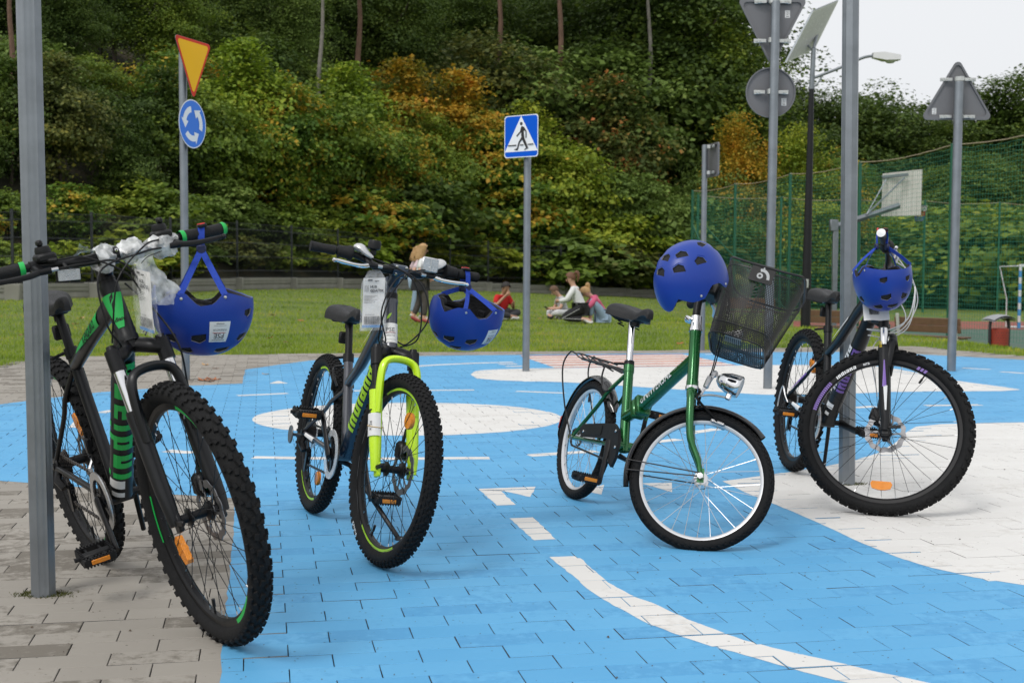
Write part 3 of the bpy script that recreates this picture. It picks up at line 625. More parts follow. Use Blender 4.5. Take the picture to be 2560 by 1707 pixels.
for i, px in enumerate(range(-90, 1640, 84)):
    c_ = random.choice(['olive', 'dark', 'mid', 'mid', 'brown', 'turning'] if px < 1250 else ['olive', 'mid', 'yellow'])
    if 100 < px < 300: c_ = random.choice(['turning', 'orange', 'brown'])
    tree(px + random.uniform(-18, 18), wd(px) + random.uniform(3.2, 4.4), random.uniform(385, 520) if px < 1300 else random.uniform(440, 520), random.choice(['bush_a', 'bush_b']), c_,
         'low %s shrub just behind the panel fence, %s from the left' % (CW[c_], ORD[i]), 'shrub', 'shrubs along the panel fence', 1.35, cat='shrub')
for i, px in enumerate(range(-120, 1500, 88)):
    c_ = random.choice(['dark', 'dark', 'mid', 'olive', 'brown', 'turning']); tree(px + random.uniform(-25, 25), wd(px) + random.uniform(11, 13.5), random.uniform(60, 190), random.choice(['maple_a', 'maple_c']), c_,
         '%s thicket tree half way up the slope, %s from the left' % (CW[c_], ORD[i]), 'young_tree', 'thicket half way up the slope', 1.2)
for i, px in enumerate(range(-110, 1620, 62)):
    c_ = random.choice(['mid', 'bright', 'olive', 'brown', 'turning', 'yellow']); tree(px + random.uniform(-20, 20), wd(px) + random.uniform(1.5, 2.2), random.uniform(530, 592), 'plant', c_,
         'knee-high %s undergrowth along the fence foot, %s clump from the left' % (CW[c_], ORD[i]), 'ground_plant', 'undergrowth at the fence foot', 1.5, cat='plant')
# tall wood on the slope behind
back = [(-120, 15, -150, 'tall_a', 'dark'), (20, 17, -120, 'tall_b', 'dark'), (150, 15, -60, 'tall_a', 'dark'), (270, 18, -150, 'tall_b', 'dark'), (390, 16, -60, 'tall_a', 'mid'), (520, 18, -130, 'tall_b', 'dark'),
        (640, 17, -60, 'tall_a', 'olive'), (760, 20, -120, 'tall_b', 'dark'), (880, 18, -80, 'tall_a', 'dark'), (1000, 22, -100, 'tall_b', 'olive'), (1100, 19, -40, 'tall_a', 'dark'), (1215, 22, -90, 'tall_b', 'dark'),
        (1330, 18, -40, 'tall_a', 'dark'), (1450, 14, -90, 'tall_b', 'dark'), (1540, 12, -110, 'tall_a', 'dark'), (1610, 10, -25, 'tall_b', 'mid'), (1655, 13, 80, 'far_a', 'dark'), (70, 24, -60, 'tall_a', 'dark'), (205, 23, -70, 'tall_a', 'olive'), (110, 19, 20, 'far_a', 'dark'), (240, 20, 10, 'far_a', 'brown')]
back.sort()
for i, (px, dd, yt, v_, c_) in enumerate(back):
    tree(px, wd(px) + dd, yt, v_, c_, 'tall %s tree rising above the understorey, %s of the tall ones from the left' % (CW[c_], ORD[i]), 'tall_tree', 'tall trees on the wooded slope', 1.15)
for i, px in enumerate(range(-150, 1640, 125)):
    tree(px + random.uniform(-30, 30), wd(px) + random.uniform(30, 38), random.uniform(-170, -60), random.choice(['tall_a', 'tall_b']), 'dark', 'dark tree deep in the wood, %s from the left of the hindmost row' % ORD[i], 'tall_tree', 'hindmost trees of the wood', 1.5)
for i, (px, dd, v_) in enumerate([(822, 11, 'pine'), (1142, 13, 'pine'), (1278, 10, 'pine'), (735, 9.5, 'birch'), (35, 9, 'pine'), (1480, 9, 'birch')]):
    o = tree(px, wd(px) + dd, -420, v_, 'dark', 'straight %s trunk standing out from the dark wood, %s such trunk' % ('reddish pine' if v_ == 'pine' else 'pale grey', ['fourth', 'fifth', 'sixth', 'third', 'first', 'last'][i]), 'tall_tree', 'bare straight trunks in the wood', 1.0)
# right: turning trees by the lamp, then the far wood
right = [(1688, 61.5, 262, 'far_b', 'orange', .8), (1765, 63, 345, 'far_a', 'yellow', .8), (1838, 62.5, 285, 'far_b', 'yellow', .85), (1900, 64, 325, 'far_a', 'turning', .8), (1635, 61, 350, 'far_a', 'olive', .8)]
for i, (px, d, yt, v_, c_, w_) in enumerate(right):
    tree(px, d, yt, v_, c_, '%s tree beyond the net posts, %s counted from the orange one' % (CW[c_], ['being that orange one itself', 'first', 'second', 'third', 'pale neighbour'][i]), 'turning_tree', 'turning trees beyond the court corner', w_)
farr = [(1800, 96, 185), (1868, 100, 178), (1940, 98, 205), (2030, 104, 182), (2090, 100, 232), (2160, 96, 275), (2230, 104, 262), (2292, 100, 178), (2352, 104, 155), (2420, 100, 190), (2490, 104, 170), (2560, 100, 190)]
for i, (px, d, yt) in enumerate(farr):
    tree(px, d, yt, random.choice(['far_a', 'far_b']), 'dark', 'distant dark tree against the white sky, %s from the lamp to the right' % ORD[i], 'distant_tree', 'distant trees beyond the court', 1.25)
for i, px in enumerate(range(1640, 2620, 58)):
    c_ = random.choice(['mid', 'dark', 'dark', 'mid', 'olive']); tree(px + random.uniform(-15, 15), random.uniform(77, 86), random.uniform(330, 420), random.choice(['far_a', 'far_b', 'maple_c']), c_, '%s tree behind the court, %s of the middle row' % (CW[c_], ORD[i]), 'distant_tree', 'middle row of trees behind the court', 1.3)
for i, px in enumerate(range(1600, 2640, 62)):
    c_ = random.choice(['olive', 'yellow', 'mid', 'olive']); tree(px + random.uniform(-15, 15), random.uniform(64, 71), random.uniform(470, 560), random.choice(['bush_a', 'bush_b']), c_, '%s bush behind the far net, %s from the left' % (CW[c_], ORD[i]), 'shrub', 'bushes behind the far net', 1.5, cat='shrub')
for i, (px, dd, yt, v_, c_) in enumerate([(-190, 6, 200, 'maple_b', 'mid'), (-280, 7, 170, 'maple_a', 'dark'), (-370, 6, 220, 'maple_c', 'turning'), (-470, 7, 150, 'maple_b', 'mid'), (-570, 6, 220, 'maple_a', 'dark'), (-680, 7, 180, 'maple_c', 'olive'), (-790, 6, 200, 'maple_b', 'mid'),
                           (-240, 15, -120, 'tall_a', 'dark'), (-400, 17, -100, 'tall_b', 'dark'), (-560, 15, -120, 'tall_a', 'dark'), (-720, 17, -110, 'tall_b', 'dark'), (-880, 15, -110, 'tall_a', 'dark'), (-330, 28, -140, 'tall_a', 'dark'), (-620, 28, -140, 'tall_b', 'dark'), (-220, 3.5, 440, 'bush_a', 'mid'), (-330, 3.5, 470, 'bush_b', 'brown'), (-450, 3.5, 440, 'bush_a', 'olive'), (-580, 3.5, 460, 'bush_b', 'mid'), (-700, 3.5, 450, 'bush_a', 'dark')]):
    tree(px, wd(px) + dd, yt, v_, c_, '%s tree of the wood running on beyond the left edge, %s there' % (CW[c_], ORD[i]), 'wood_tree', 'trees beyond the left edge')
# broken stump by the fence (column 1460)
b = MB(); p = ang(1460, wd(1460) + 1.2)
b.tube([(0, 0, -.4), (.02, 0, .4), (0, .02, 1.0), (.05, 0, 1.75)], [.55, .48, .44, .36], 12)
for k in range(7): a = k * .9; b.tube([(math.cos(a) * .3, math.sin(a) * .3, 1.5), (math.cos(a) * .33, math.sin(a) * .33, 1.85 + .2 * (k % 3))], [.12, .02], 5)
tag(b.build('tree_stump', mat('stump_bark', (.12, .09, .065), .95, 0, .5, 4, 1, 18), mw=Matrix.Translation((p.x, p.y, terrain(p.x, p.y)))), 'thick broken brown tree stump behind the fence', 'stump')

# ================================================================== POLES, SIGNS, STREET FURNITURE
def rounded(P, r, n=5):
    out = []; P = [Vector(p) for p in P]; m_ = len(P)
    for i in range(m_):
        a, p, b = P[i - 1], P[i], P[(i + 1) % m_]; d1, d2 = (a - p).normalized(), (b - p).normalized(); half = math.acos(max(-1, min(1, d1.dot(d2)))) / 2
        t = r / math.tan(half); c = p + (d1 + d2).normalized() * (r / math.sin(half)); s0, s1 = p + d1 * t - c, p + d2 * t - c
        a0 = math.atan2(s0.y, s0.x); da = (math.atan2(s1.y, s1.x) - a0 + math.pi) % (2 * math.pi) - math.pi
        for k in range(n + 1): w = a0 + da * k / n; out.append((c.x + r * math.cos(w), c.y + r * math.sin(w)))
    return out
def circle(r, n=48, c=(0, 0)): return [(c[0] + r * math.cos(2 * math.pi * i / n), c[1] + r * math.sin(2 * math.pi * i / n)) for i in range(n)]
sign_yellow = mat('sign_yellow', (.92, .47, .008), .45, 0, .05, 3, spec=.15); sign_red = mat('sign_red', (.64, .04, .018), .45, 0, .05, 3, spec=.15)
sign_blue = mat('sign_blue', (.055, .20, .66), .45, 0, .05, 3, spec=.15); sign_blue2 = mat('sign_deep_blue', (.0, .09, .55), .45, 0, .05, 3, spec=.15)
sign_white = mat('sign_white', (.78, .78, .78), .4, 0, .04, 3); sign_black = mat('sign_black', (.012, .012, .012), .45, 0, .1, 5)
sticker_m = mat('sticker_paper', (.74, .73, .72), .6, 0, .06, 8); ink = mat('printed_ink', (.03, .03, .035), .6, 0, .2, 10)
def pole_mesh(L, r, ribs=0):
    b = MB(); n = 64
    zs = [-.25, L - .02, L]; rad = [r, r, r * .93]
    for zi, (z, q) in enumerate(zip(zs, rad)):
        for k in range(n):
            a = 2 * math.pi * k / n; rr = q * (1 + (.085 * max(-.2, math.cos(ribs * a)) ** 3 if ribs else 0)); b.v.append((rr * math.cos(a), rr * math.sin(a), z))
    for zi in range(2):
        for k in range(n): b.f.append((zi * n + k, zi * n + (k + 1) % n, (zi + 1) * n + (k + 1) % n, (zi + 1) * n + k)); b.m.append(0)
    b.f.append(tuple(2 * n + k for k in range(n))); b.m.append(0); return b.mesh('pole', galv)
def stand(name, base, top, r, label, cat, group=None, ribs=0):
    """a thing whose first part is a pole from base to top"""
    ax = (top - base); L = ax.length; q = Vector((0, 0, 1)).rotation_difference(ax.normalized()).to_matrix().to_4x4()
    root = empty(name, Matrix.Translation(base)); tag(root, label, cat, group); link('pole', pole_mesh(L, r, ribs), root, q); return root
def plate(root, base, c, a, poly, faces, r, flange=0.0, back=False):
    """sign plate centred at c; a = bearing of its left-to-right axis; faces = list of (polygon, material)"""
    t = Vector((math.cos(a), math.sin(a), 0)); up = Vector((0, 0, 1)); nrm = t.cross(up)
    if back: nrm = nrm                     # with a = pi the face looks away from us
    o = c - base + nrm * (r + .022)
    b = MB(); b.prism(poly, o, t, up, nrm * .004, 0)
    if flange:
        m_ = len(poly)
        for i in range(m_):
            p, q = Vector(poly[i]), Vector(poly[(i + 1) % m_]); 
            pi, qi = p * (1 - flange), q * (1 - flange)
            A = [o + t * k.x + up * k.y for k in (p, q, qi, pi)]; 
            b.add(A + [v - nrm * .016 for v in A], [(0, 3, 2, 1), (4, 5, 6, 7), (0, 1, 5, 4), (2, 3, 7, 6)], 0)
    P_ = b.build('sign_plate', steel_grey, root, smooth=False)
    for k, (pl, mt) in enumerate(faces):
        b = MB(); b.prism(pl, o + nrm * (.0042 + .0009 * k), t, up, nrm * .0006, 0); b.build('sign_face', mt, P_, smooth=False)
    return P_, o, t, up, nrm
def clamp(root, P_, o, t, up, nrm, h, r, w):
    b = MB(); c = o + up * h - nrm * (r + .022)
    b.lathe([(r + .0015, -.02), (r + .004, -.02), (r + .004, .02), (r + .0015, .02)], c, (0, 0, 1), 18, closed=True)
    for s in (-1, 1):
        b.box(c + t * (s * (r + .05)) + nrm * (r - .012) , (.07, .012, .03), Matrix.Rotation(math.atan2(t.y, t.x), 3, 'Z'), 0, .002)
        b.box(c + t * (s * (w * .5 + .015)) + nrm * (r + .0), (.05, .014, .034), Matrix.Rotation(math.atan2(t.y, t.x), 3, 'Z'), 0, .002)
        b.lathe([(.008, 0), (.008, .008), (0, .009)], c + t * (s * (r + .065)) + nrm * (r - .018), -nrm, 6); b.lathe([(.008, 0), (.008, .008), (0, .009)], c + t * (s * (w * .5 + .02)) + nrm * (r - .007), -nrm, 6)
    b.build('clamp', zinc, P_)
def back_sticker(P_, o, t, up, nrm, a, h):
    b = MB(); w, hh = .04, .06
    b.prism([(-w / 2, -hh / 2), (w / 2, -hh / 2), (w / 2, hh / 2), (-w / 2, hh / 2)], o + t * a + up * h - nrm * .0005, t, up, -nrm * .0006, 0)
    for k in range(5): b.prism([(-w * .38, 0), (w * (.38 - .1 * (k % 3)), 0), (w * (.38 - .1 * (k % 3)), .0018), (-w * .38, .0018)], o + t * a + up * (h + hh * .38 - .007 * k) - nrm * .0013, t, up, -nrm * .0003, 1)
    for k in range(7): b.prism([(0, 0), (.0022 if k % 2 else .001, 0), (.0022 if k % 2 else .001, .012), (0, .012)], o + t * (a - .013 + k * .0038) + up * (h - hh * .42) - nrm * .0013, t, up, -nrm * .0003, 1)
    b.build('sticker', [sticker_m, ink], P_, smooth=False)

# two thick poles with the bicycles
b1 = GD(100, 1365); t1 = atD(62, -110, b1.y); pl1 = stand('steel_pole', b1, t1, .0335, 'thick grey steel pole the green-lettered black bicycle leans on', 'pole', 'thick poles among the bicycles', 8)
b2 = GD(1945, 1111); t2 = atD(1955, -110, b2.y); pl2 = stand('steel_pole', b2, t2, .0345, 'thick grey steel pole behind the purple-lettered bicycle', 'pole', 'thick poles among the bicycles', 8)
moss = leaf_mat('moss', [(.2, (.05, .06, .012)), (.6, (.09, .10, .02)), (1, (.14, .13, .04))], 20)
for bb, lab in ((b1, 'ring of moss and grass at the foot of the left pole'), (b2, 'tuft of moss at the foot of the pole on white paint')):
    n_ = 420; a = RNG.uniform(0, 6.28, n_); r_ = .034 + np.abs(RNG.normal(0, .016, n_)); x_, y_ = bb.x + r_ * np.cos(a) * 1.4, bb.y + r_ * np.sin(a) * .7; hgt = RNG.uniform(.003, .009, n_)
    P = np.stack([np.stack([x_ - .002, y_, 0 * x_ - .004], -1), np.stack([x_ + .002, y_, 0 * x_ - .004], -1), np.stack([x_ + RNG.normal(0, .006, n_), y_ + RNG.normal(0, .006, n_), hgt], -1)], 1)
    tag(link('moss', soup('moss', P.reshape(-1, 3), np.arange(n_ * 3).reshape(-1, 3), moss, k=3)), lab, 'moss', kind='stuff')

# yield + roundabout sign (left)
base = GD(427, 872); top = atD(419.5, 122, base.y); s1 = stand('road_sign', base, top, .034, 'orange-yellow give-way triangle above a blue roundabout disc on a grey pole', 'road sign')
cy = base.y; tri = lambda w, h_: [(-w / 2, h_ / 2), (0, -h_ / 2), (w / 2, h_ / 2)]
a1 = R(71)
c = at(468, 176, cy - .02); W_, H_ = .56, .51
plate(s1, base, c, a1, rounded(tri(W_, H_)[::-1], .028), [(rounded(tri(W_ - .004, H_ - .004)[::-1], .027), sign_red), (rounded([(p[0] * .855, p[1] * .855 + .012) for p in tri(W_, H_)[::-1]], .022), sign_yellow)], .034)
c = at(466, 311, cy - .02)
def ring_arrow(a0, R0=.098, R1=.148):
    n_ = 10; L = R(66); p = [((R1) * math.cos(a0 + L * i / n_), R1 * math.sin(a0 + L * i / n_)) for i in range(n_ + 1)]
    h0 = a0 + L; p += [((R1 + .028) * math.cos(h0), (R1 + .028) * math.sin(h0)), (.118 * math.cos(h0 + R(34)), .118 * math.sin(h0 + R(34))), ((R0 - .03) * math.cos(h0), (R0 - .03) * math.sin(h0))]
    p += [(R0 * math.cos(a0 + L * i / n_), R0 * math.sin(a0 + L * i / n_)) for i in range(n_, -1, -1)]; return p
plate(s1, base, c, a1, circle(.206), [(circle(.205), sign_white), (circle(.196), sign_blue)] + [(ring_arrow(R(100 + 120 * k)), sign_white) for k in range(3)], .034)

# pedestrian crossing sign
base = GD(1208, 852); top = atD(1212, 300, base.y); s2 = stand('road_sign', base, top, .034, 'blue square pedestrian crossing sign with a black walking figure on a pole', 'road sign')
c = at(1312.5, 342.5, base.y - .03); a2 = R(-37); S_ = .395
def zp(x, y):
    u = (x - 315) / 795; tp, bt = 345 - 75 * u, 1345 - 65 * u; v = (y - tp) / (bt - tp); return ((u - .5) * S_, (.5 - v) * S_)
sq = lambda s: rounded([(-s / 2, -s / 2), (s / 2, -s / 2), (s / 2, s / 2), (-s / 2, s / 2)], .03)
fig = [[(728, 568), (790, 592), (806, 650), (778, 690), (790, 830), (792, 858), (742, 898), (722, 832), (714, 700), (700, 640)][::-1], [(722, 570), (690, 700), (605, 800), (620, 830), (712, 722), (738, 640)], [(785, 592), (845, 690), (845, 838), (822, 852), (822, 700), (772, 640)][::-1],
       [(722, 840), (660, 950), (622, 1100), (558, 1125), (560, 1136), (640, 1146), (690, 960), (748, 880)], [(740, 880), (838, 1080), (792, 1125), (795, 1136), (888, 1084), (868, 1030), (792, 838)], [(415, 1034), (412, 1058), (612, 1040), (612, 1016)], [(697, 1010), (697, 1032), (782, 1022), (775, 1000)], [(880, 990), (884, 1012), (1018, 998), (1008, 976)]]
faces = [(sq(S_ - .002), sign_white), (sq(S_ - .018), sign_blue2), ([zp(330, 1203), zp(1102, 1136), zp(713, 330)], sign_white), ([zp(717 + 32 * math.cos(i / 20 * 6.2832), 512 - 40 * math.sin(i / 20 * 6.2832)) for i in range(20)], sign_black)] + [([zp(*p) for p in f], sign_black) for f in fig]
plate(s2, base, c, a2, sq(S_), faces, .034)
# two signs seen from behind
base = GD(1763, 892); top = atD(1782, 3, base.y); s3 = stand('road_sign', base, top, .036, 'grey backs of a give-way triangle and a round sign on one pole', 'road sign')
c = atD(1776, 73, base.y + .02); P_, o, t, up, nrm = plate(s3, base, c, R(180), rounded(tri(.58, .555)[::-1], .035), [], .036, .12); clamp(s3, P_, o, t, up, nrm, .245, .036, .22); clamp(s3, P_, o, t, up, nrm, -.07, .036, .22); back_sticker(P_, o, t, up, nrm, -.125, .15)
c = atD(1773, 211, base.y + .02); P_, o, t, up, nrm = plate(s3, base, c, R(180), circle(.203), [], .036, .05); clamp(s3, P_, o, t, up, nrm, .0, .036, .2); back_sticker(P_, o, t, up, nrm, -.11, -.075)
base = GD(2185, 852); top = atD(2203, 188, base.y); s4 = stand('road_sign', base, top, .042, 'grey back of an upright triangular warning sign on its pole', 'road sign')
c = atD(2203, 206, base.y + .02); P_, o, t, up, nrm = plate(s4, base, c, R(178), rounded([(-.35, -.285), (.35, -.285), (0, .31)], .04), [], .042, .12); clamp(s4, P_, o, t, up, nrm, .10, .042, .26); clamp(s4, P_, o, t, up, nrm, -.255, .042, .26); back_sticker(P_, o, t, up, nrm, .215, -.2)
base = GD(1612, 805); top = atD(1619, 333, base.y); s5 = stand('road_sign', base, top, .034, 'small square sign turned edge-on atop a grey pole by the net fence', 'road sign')
c = atD(1629, 368, base.y); P_, o, t, up, nrm = plate(s5, base, c, R(101), sq(.40), [(sq(.398), sign_white), (sq(.38), sign_blue2)], .03, .1); clamp(s5, P_, o, t, up, nrm, .16, .034, .12); clamp(s5, P_, o, t, up, nrm, -.15, .034, .12)

# solar street lamp
p0 = ang(1850, 24.0); z0 = terrain(p0.x, p0.y) - .05; base = Vector((p0.x, p0.y, z0)); lamp = empty('street_lamp', Matrix.Translation(base)); tag(lamp, 'tall black solar street lamp with tilted panel and grey curved arm', 'street lamp')
def rel(px, py, dy=0): return atD(px, py, base.y + dy) - base
b = MB(); b.tube([(0, 0, 0), rel(1864, 205)], [.095, .048], 16); b.box((0, -.09, .95), (.05, .02, .16), None, 1, .004); b.build('post', [black_paint, zinc], lamp)
b = MB(); b.tube([rel(1864, 205), rel(1869, 112)], [.05, .042], 14); b.lathe([(.06, -.02), (.06, .02)], rel(1864, 203), (0, 0, 1), 14); b.build('mast_top', galv, lamp)
b = MB(); b.tube(bez([rel(1868, 180), rel(1925, 158), rel(1980, 134), rel(2004, 129)], 5), .026, 10); b.tube(bez([rel(1866, 202), rel(1878, 192), rel(1890, 172)], 4), .015, 8); b.build('arm', galv, lamp)
hd_ = rel(2004, 130); b = MB()
b.add([hd_ + Vector(v) for v in [(0, -.06, -.03), (0, .06, -.03), (0, .06, .06), (0, -.06, .06), (.5, -.11, -.07), (.5, .11, -.07), (.5, .09, .02), (.5, -.09, .02), (.22, -.12, -.08), (.22, .12, -.08), (.2, .1, .07), (.2, -.1, .07)]], [(0, 1, 2, 3), (0, 8, 9, 1), (1, 9, 10, 2), (2, 10, 11, 3), (3, 11, 8, 0), (8, 4, 5, 9), (9, 5, 6, 10), (10, 6, 7, 11), (11, 7, 4, 8), (4, 7, 6, 5)])
hh = b.build('lamp_head', mat('lamp_housing', (.62, .62, .62), .45, .2, .06, 4), lamp)
b = MB(); b.lathe([(0, -.05), (.06, -.045), (.095, -.02), (.105, 0)], hd_ + Vector((.33, 0, -.075)), (0, 0, 1), 14); b.build('lens', mat('lamp_lens', (.55, .55, .53), .15, 0, .05, 5), hh)
q = [rel(1806, 144, -.25), rel(1871, 114, .35), rel(1926, 2, .45), rel(1868, 26, -.15)]
cn = (q[1] - q[0]).cross(q[3] - q[0]).normalized()
solar = mat('solar_glass_sky_sheen', (.72, .72, .73), .12, 0, .05, 2, coat=.5); cellm = mat('solar_cell', (.60, .60, .61), .25, 0, .05, 5)  # sky reflection painted in: glass and cells get near-white base colours
b = MB(); A = [x_ for x_ in q]; B2 = [x_ - cn * .035 for x_ in q]; b.add(A + B2, [(0, 1, 2, 3)], 0); b.add(A + B2, [(7, 6, 5, 4), (0, 4, 5, 1), (1, 5, 6, 2), (2, 6, 7, 3), (3, 7, 4, 0)], 1); pan = b.build('solar_panel', [solar, galv], lamp, smooth=False)
cell_me = None
def pq(u, v): return (q[0].lerp(q[1], u)).lerp(q[3].lerp(q[2], u), v)
for i in range(6):
    for j in range(9):
        b = MB(); u0, v0 = .05 + i * .152, .04 + j * .104; cs = [pq(u0, v0), pq(u0 + .14, v0), pq(u0 + .14, v0 + .095), pq(u0, v0 + .095)]
        b.add([x_ + cn * .002 for x_ in cs], [(0, 1, 2, 3)]); b.build('solar_cell', cellm, pan, smooth=False)
b = MB(); b.tube([rel(1869, 112), pq(.85, .35) - cn * .04], .03, 8); b.tube([rel(1868, 118), pq(.6, .2) - cn * .04], .02, 8); b.build('bracket', galv, lamp)

# benches seen from behind
plank_m = mat('bench_plank', (.14, .075, .042), .6, 0, .35, 6, .2, 30); bench_leg = mat('bench_leg', (.55, .55, .53), .6, .1, .1, 6)
def bench(px, d, a, label):
    p = ang(px, d); z = terrain(p.x, p.y); r_ = empty('bench', Matrix.Translation((p.x, p.y, z)) @ Matrix.Rotation(a, 4, 'Z')); tag(r_, label, 'bench', 'park benches facing the court'); L = 1.5
    for k in range(2): b = MB(); b.box((0, 0, .60 + .155 * k), (L, .035, .15), Matrix.Rotation(.14, 3, 'X'), 0, .008); b.build('back_plank', plank_m, r_, Matrix.Translation((0, -.01 + -.022 * k, 0)))
    for k in range(3): b = MB(); b.box((0, .11 + .13 * k, .43), (L, .12, .035), None, 0, .008); b.build('seat_plank', plank_m, r_)
    for s in (-1, 1):
        b = MB(); x_ = s * (L / 2 - .10); b.tube([(x_, .42, 0), (x_, .42, .40), (x_, .06, .40)], .022, 6, sq=(1, 1.2)); b.tube([(x_, .06, 0), (x_, -.02, .40), (x_, -.105, .90)], .03, 6, sq=(1, 1.3)); b.build('leg', bench_leg, r_)
bench(2131, 26.6, R(-48), 'brown plank bench seen from behind, just right of the purple bicycle')
bench(1905, 31.0, R(-40), 'brown plank bench half hidden behind the thick right pole')
bench(1722, 37.0, R(-30), 'small far bench showing behind the wire basket')
# litter bin with a hood
p = ang(2296, 24.3); z = terrain(p.x, p.y); bin_ = empty('litter_bin', Matrix.Translation((p.x, p.y, z)) @ Matrix.Rotation(R(15), 4, 'Z')); tag(bin_, 'red perforated litter bin with a grey curved hood by the court', 'litter bin')
binr = mat('bin_red', (.28, .035, .02), .5, 0, .2, 12, .3, 90); bind = mat('bin_frame', (.035, .036, .04), .5, .3, .15, 6); hood = mat('bin_hood', (.30, .31, .33), .5, .2, .1, 5)
b = MB(); b.lathe([(0, .20), (.165, .20), (.18, .70), (.172, .71), (.16, .70), (.15, .3)], (0, 0, 0), (0, 0, 1), 20); bo = b.build('barrel', binr, bin_)
b = MB()
for j in range(9):
    for i in range(22):
        a = i / 22 * 6.283 + (j % 2) * .14; zz = .25 + j * .048; r_ = .1655 + .031 * (zz - .20); cpt = Vector((math.cos(a) * r_, math.sin(a) * r_, zz)); t_ = Vector((-math.sin(a), math.cos(a), 0))
        b.add([cpt + t_ * (.009 * math.cos(w)) + Vector((0, 0, .009 * math.sin(w))) + Vector((math.cos(a), math.sin(a), 0)) * .0012 for w in (0, 1.05, 2.1, 3.14, 4.19, 5.24)], [(0, 1, 2, 3, 4, 5)])
ob = b.build('perforation', bind, bo, smooth=False); ob['kind'] = 'stuff'
b = MB()
for s in (-1, 1): b.tube(bez([(s * .20, 0, 0), (s * .205, 0, .6), (s * .20, 0, .80), (s * .17, 0, .90)], 4), .02, 6, sq=(1, 1.8))
b.build('frame', bind, bin_)
b = MB(); b.sheet(lambda u, v: Vector(((u - .5) * .52, (v - .5) * .4, .98 - .34 * (u - .5) ** 2 - .1 * (v - .5) ** 2)), 10, 6); b.sheet(lambda u, v: Vector(((v - .5) * .52, (u - .5) * .4, .945 - .34 * (v - .5) ** 2 - .1 * (u - .5) ** 2)), 6, 10); b.build('hood', hood, bin_)

# basketball stand beyond the net
bd = 38.0; hoop = empty('basketball_hoop', Matrix.Translation((ang(1915, bd).x, bd, CZ))); tag(hoop, 'weathered white basketball backboard on a grey boom beyond the net', 'basketball hoop'); HB = Vector((ang(1915, bd).x, bd, CZ))
def rh(px, py, dy=0): return atD(px, py, bd + dy) - HB
b = MB(); top_ = rh(1915, 518); b.box(Vector((0, 0, top_.z / 2)) , (.15, .15, top_.z), None, 0, .01); b.box(top_, (.24, .18, .34), None, 0, .02); b.build('post', galv, hoop)
b = MB(); b.tube([rh(1915, 522), rh(2066, 472, .5)], .075, 4, sq=(.8, 1.2)); b.tube([rh(1990, 494, .2), rh(2078, 408, .7)], .028, 6); b.tube([rh(1990, 494, .2), rh(2036, 412, .7)], .022, 6); b.box(rh(2056, 404, .72), (.8, .05, .09), Matrix.Rotation(-.1, 3, 'Y'), 0, .01); b.build('boom', galv, hoop)
board_m = mat('weathered_board', (.66, .62, .55), .75, 0, .12, 3, .2, 20, col2=(.68, .67, .63))
bc = [rh(2028, 399, .75), rh(2119, 389, .95), rh(2116, 495, .95), rh(2024, 497, .75)]
wb = (bc[1] - bc[0])
for k in range(8):
    u0, u1 = k / 8 + .004, (k + 1) / 8 - .004; A = [bc[0].lerp(bc[1], u0), bc[0].lerp(bc[1], u1), bc[3].lerp(bc[2], u1), bc[3].lerp(bc[2], u0)]; b = MB(); nn = Vector((-.2, 1, 0)).normalized() * .03
    b.add(A + [x_ + nn for x_ in A], [(0, 1, 2, 3), (7, 6, 5, 4), (0, 4, 5, 1), (1, 5, 6, 2), (2, 6, 7, 3), (3, 7, 4, 0)]); b.build('board', board_m, hoop, smooth=False)
rc = rh(2112, 474, 1.35); b = MB(); b.tube(arcpts(rc, .23, 0, 2 * math.pi, 20, (1, 0, 0), (0, 1, 0))[:-1], .012, 6, closed=True); b.tube([rc + Vector((-.1, -.35, -.05)), rc + Vector((-.1, -.2, 0))], .015, 6); b.build('rim', galv, hoop)
netw = mat('net_white', (.6, .6, .6), .8); netr = mat('net_red', (.42, .06, .04), .8); netb = mat('net_blue', (.06, .12, .4), .8)
b = MB()
for k in range(12):
    a = k / 12 * 6.283
    for s in (1, -1):
        pts = [rc + Vector((math.cos(a + s * .26 * j) * (.225 - .02 * j), math.sin(a + s * .26 * j) * (.225 - .02 * j), -.075 * j)) for j in range(7)]
        for (i0, i1, mm) in ((0, 3, 0), (2, 5, 1), (4, 7, 2)): b.tube(pts[i0:i1], .008, 4, mm, cap=False)
on = b.build('net', [netw, netr, netb], hoop)
# handball goal: striped blue and white frame
gd = 40.0; gp = ang(2341, gd); goal = empty('handball_goal', Matrix.Translation((gp.x, gp.y, CZ))); tag(goal, 'blue and white striped handball goal at the right edge', 'goal'); gw, gb = mat('goal_white', (.62, .63, .64), .5), mat('goal_blue', (.06, .25, .55), .5)
for k in range(10):
    b = MB(); b.box((0, 0, .1 + .2 * k), (.08, .08, .198), None, 0, .004); b.build('post_segment', gw if k % 2 else gb, goal)
for k in range(15):
    b = MB(); b.box((.14 + .2 * k, 0, 1.96), (.198, .08, .08), None, 0, .004); b.build('crossbar_segment', gw if k % 2 == 0 else gb, goal)
for k in range(10):
    b = MB(); b.box((3.0, 0, .1 + .2 * k), (.08, .08, .198), None, 0, .004); b.build('post_segment', gw if k % 2 else gb, goal)
b = MB()
for x_ in (0, 3): b.tube([(x_, .04, 1.95), (x_ - .3, .9, 1.93), (x_ - .02, 1.0, .9), (x_, 1.05, 0)], .02, 6)
b.tube([(0, .05, .02), (0, 1.05, .02), (3, 1.05, .02), (3, .05, .02)], .02, 6); b.build('net_frame', gw, goal)
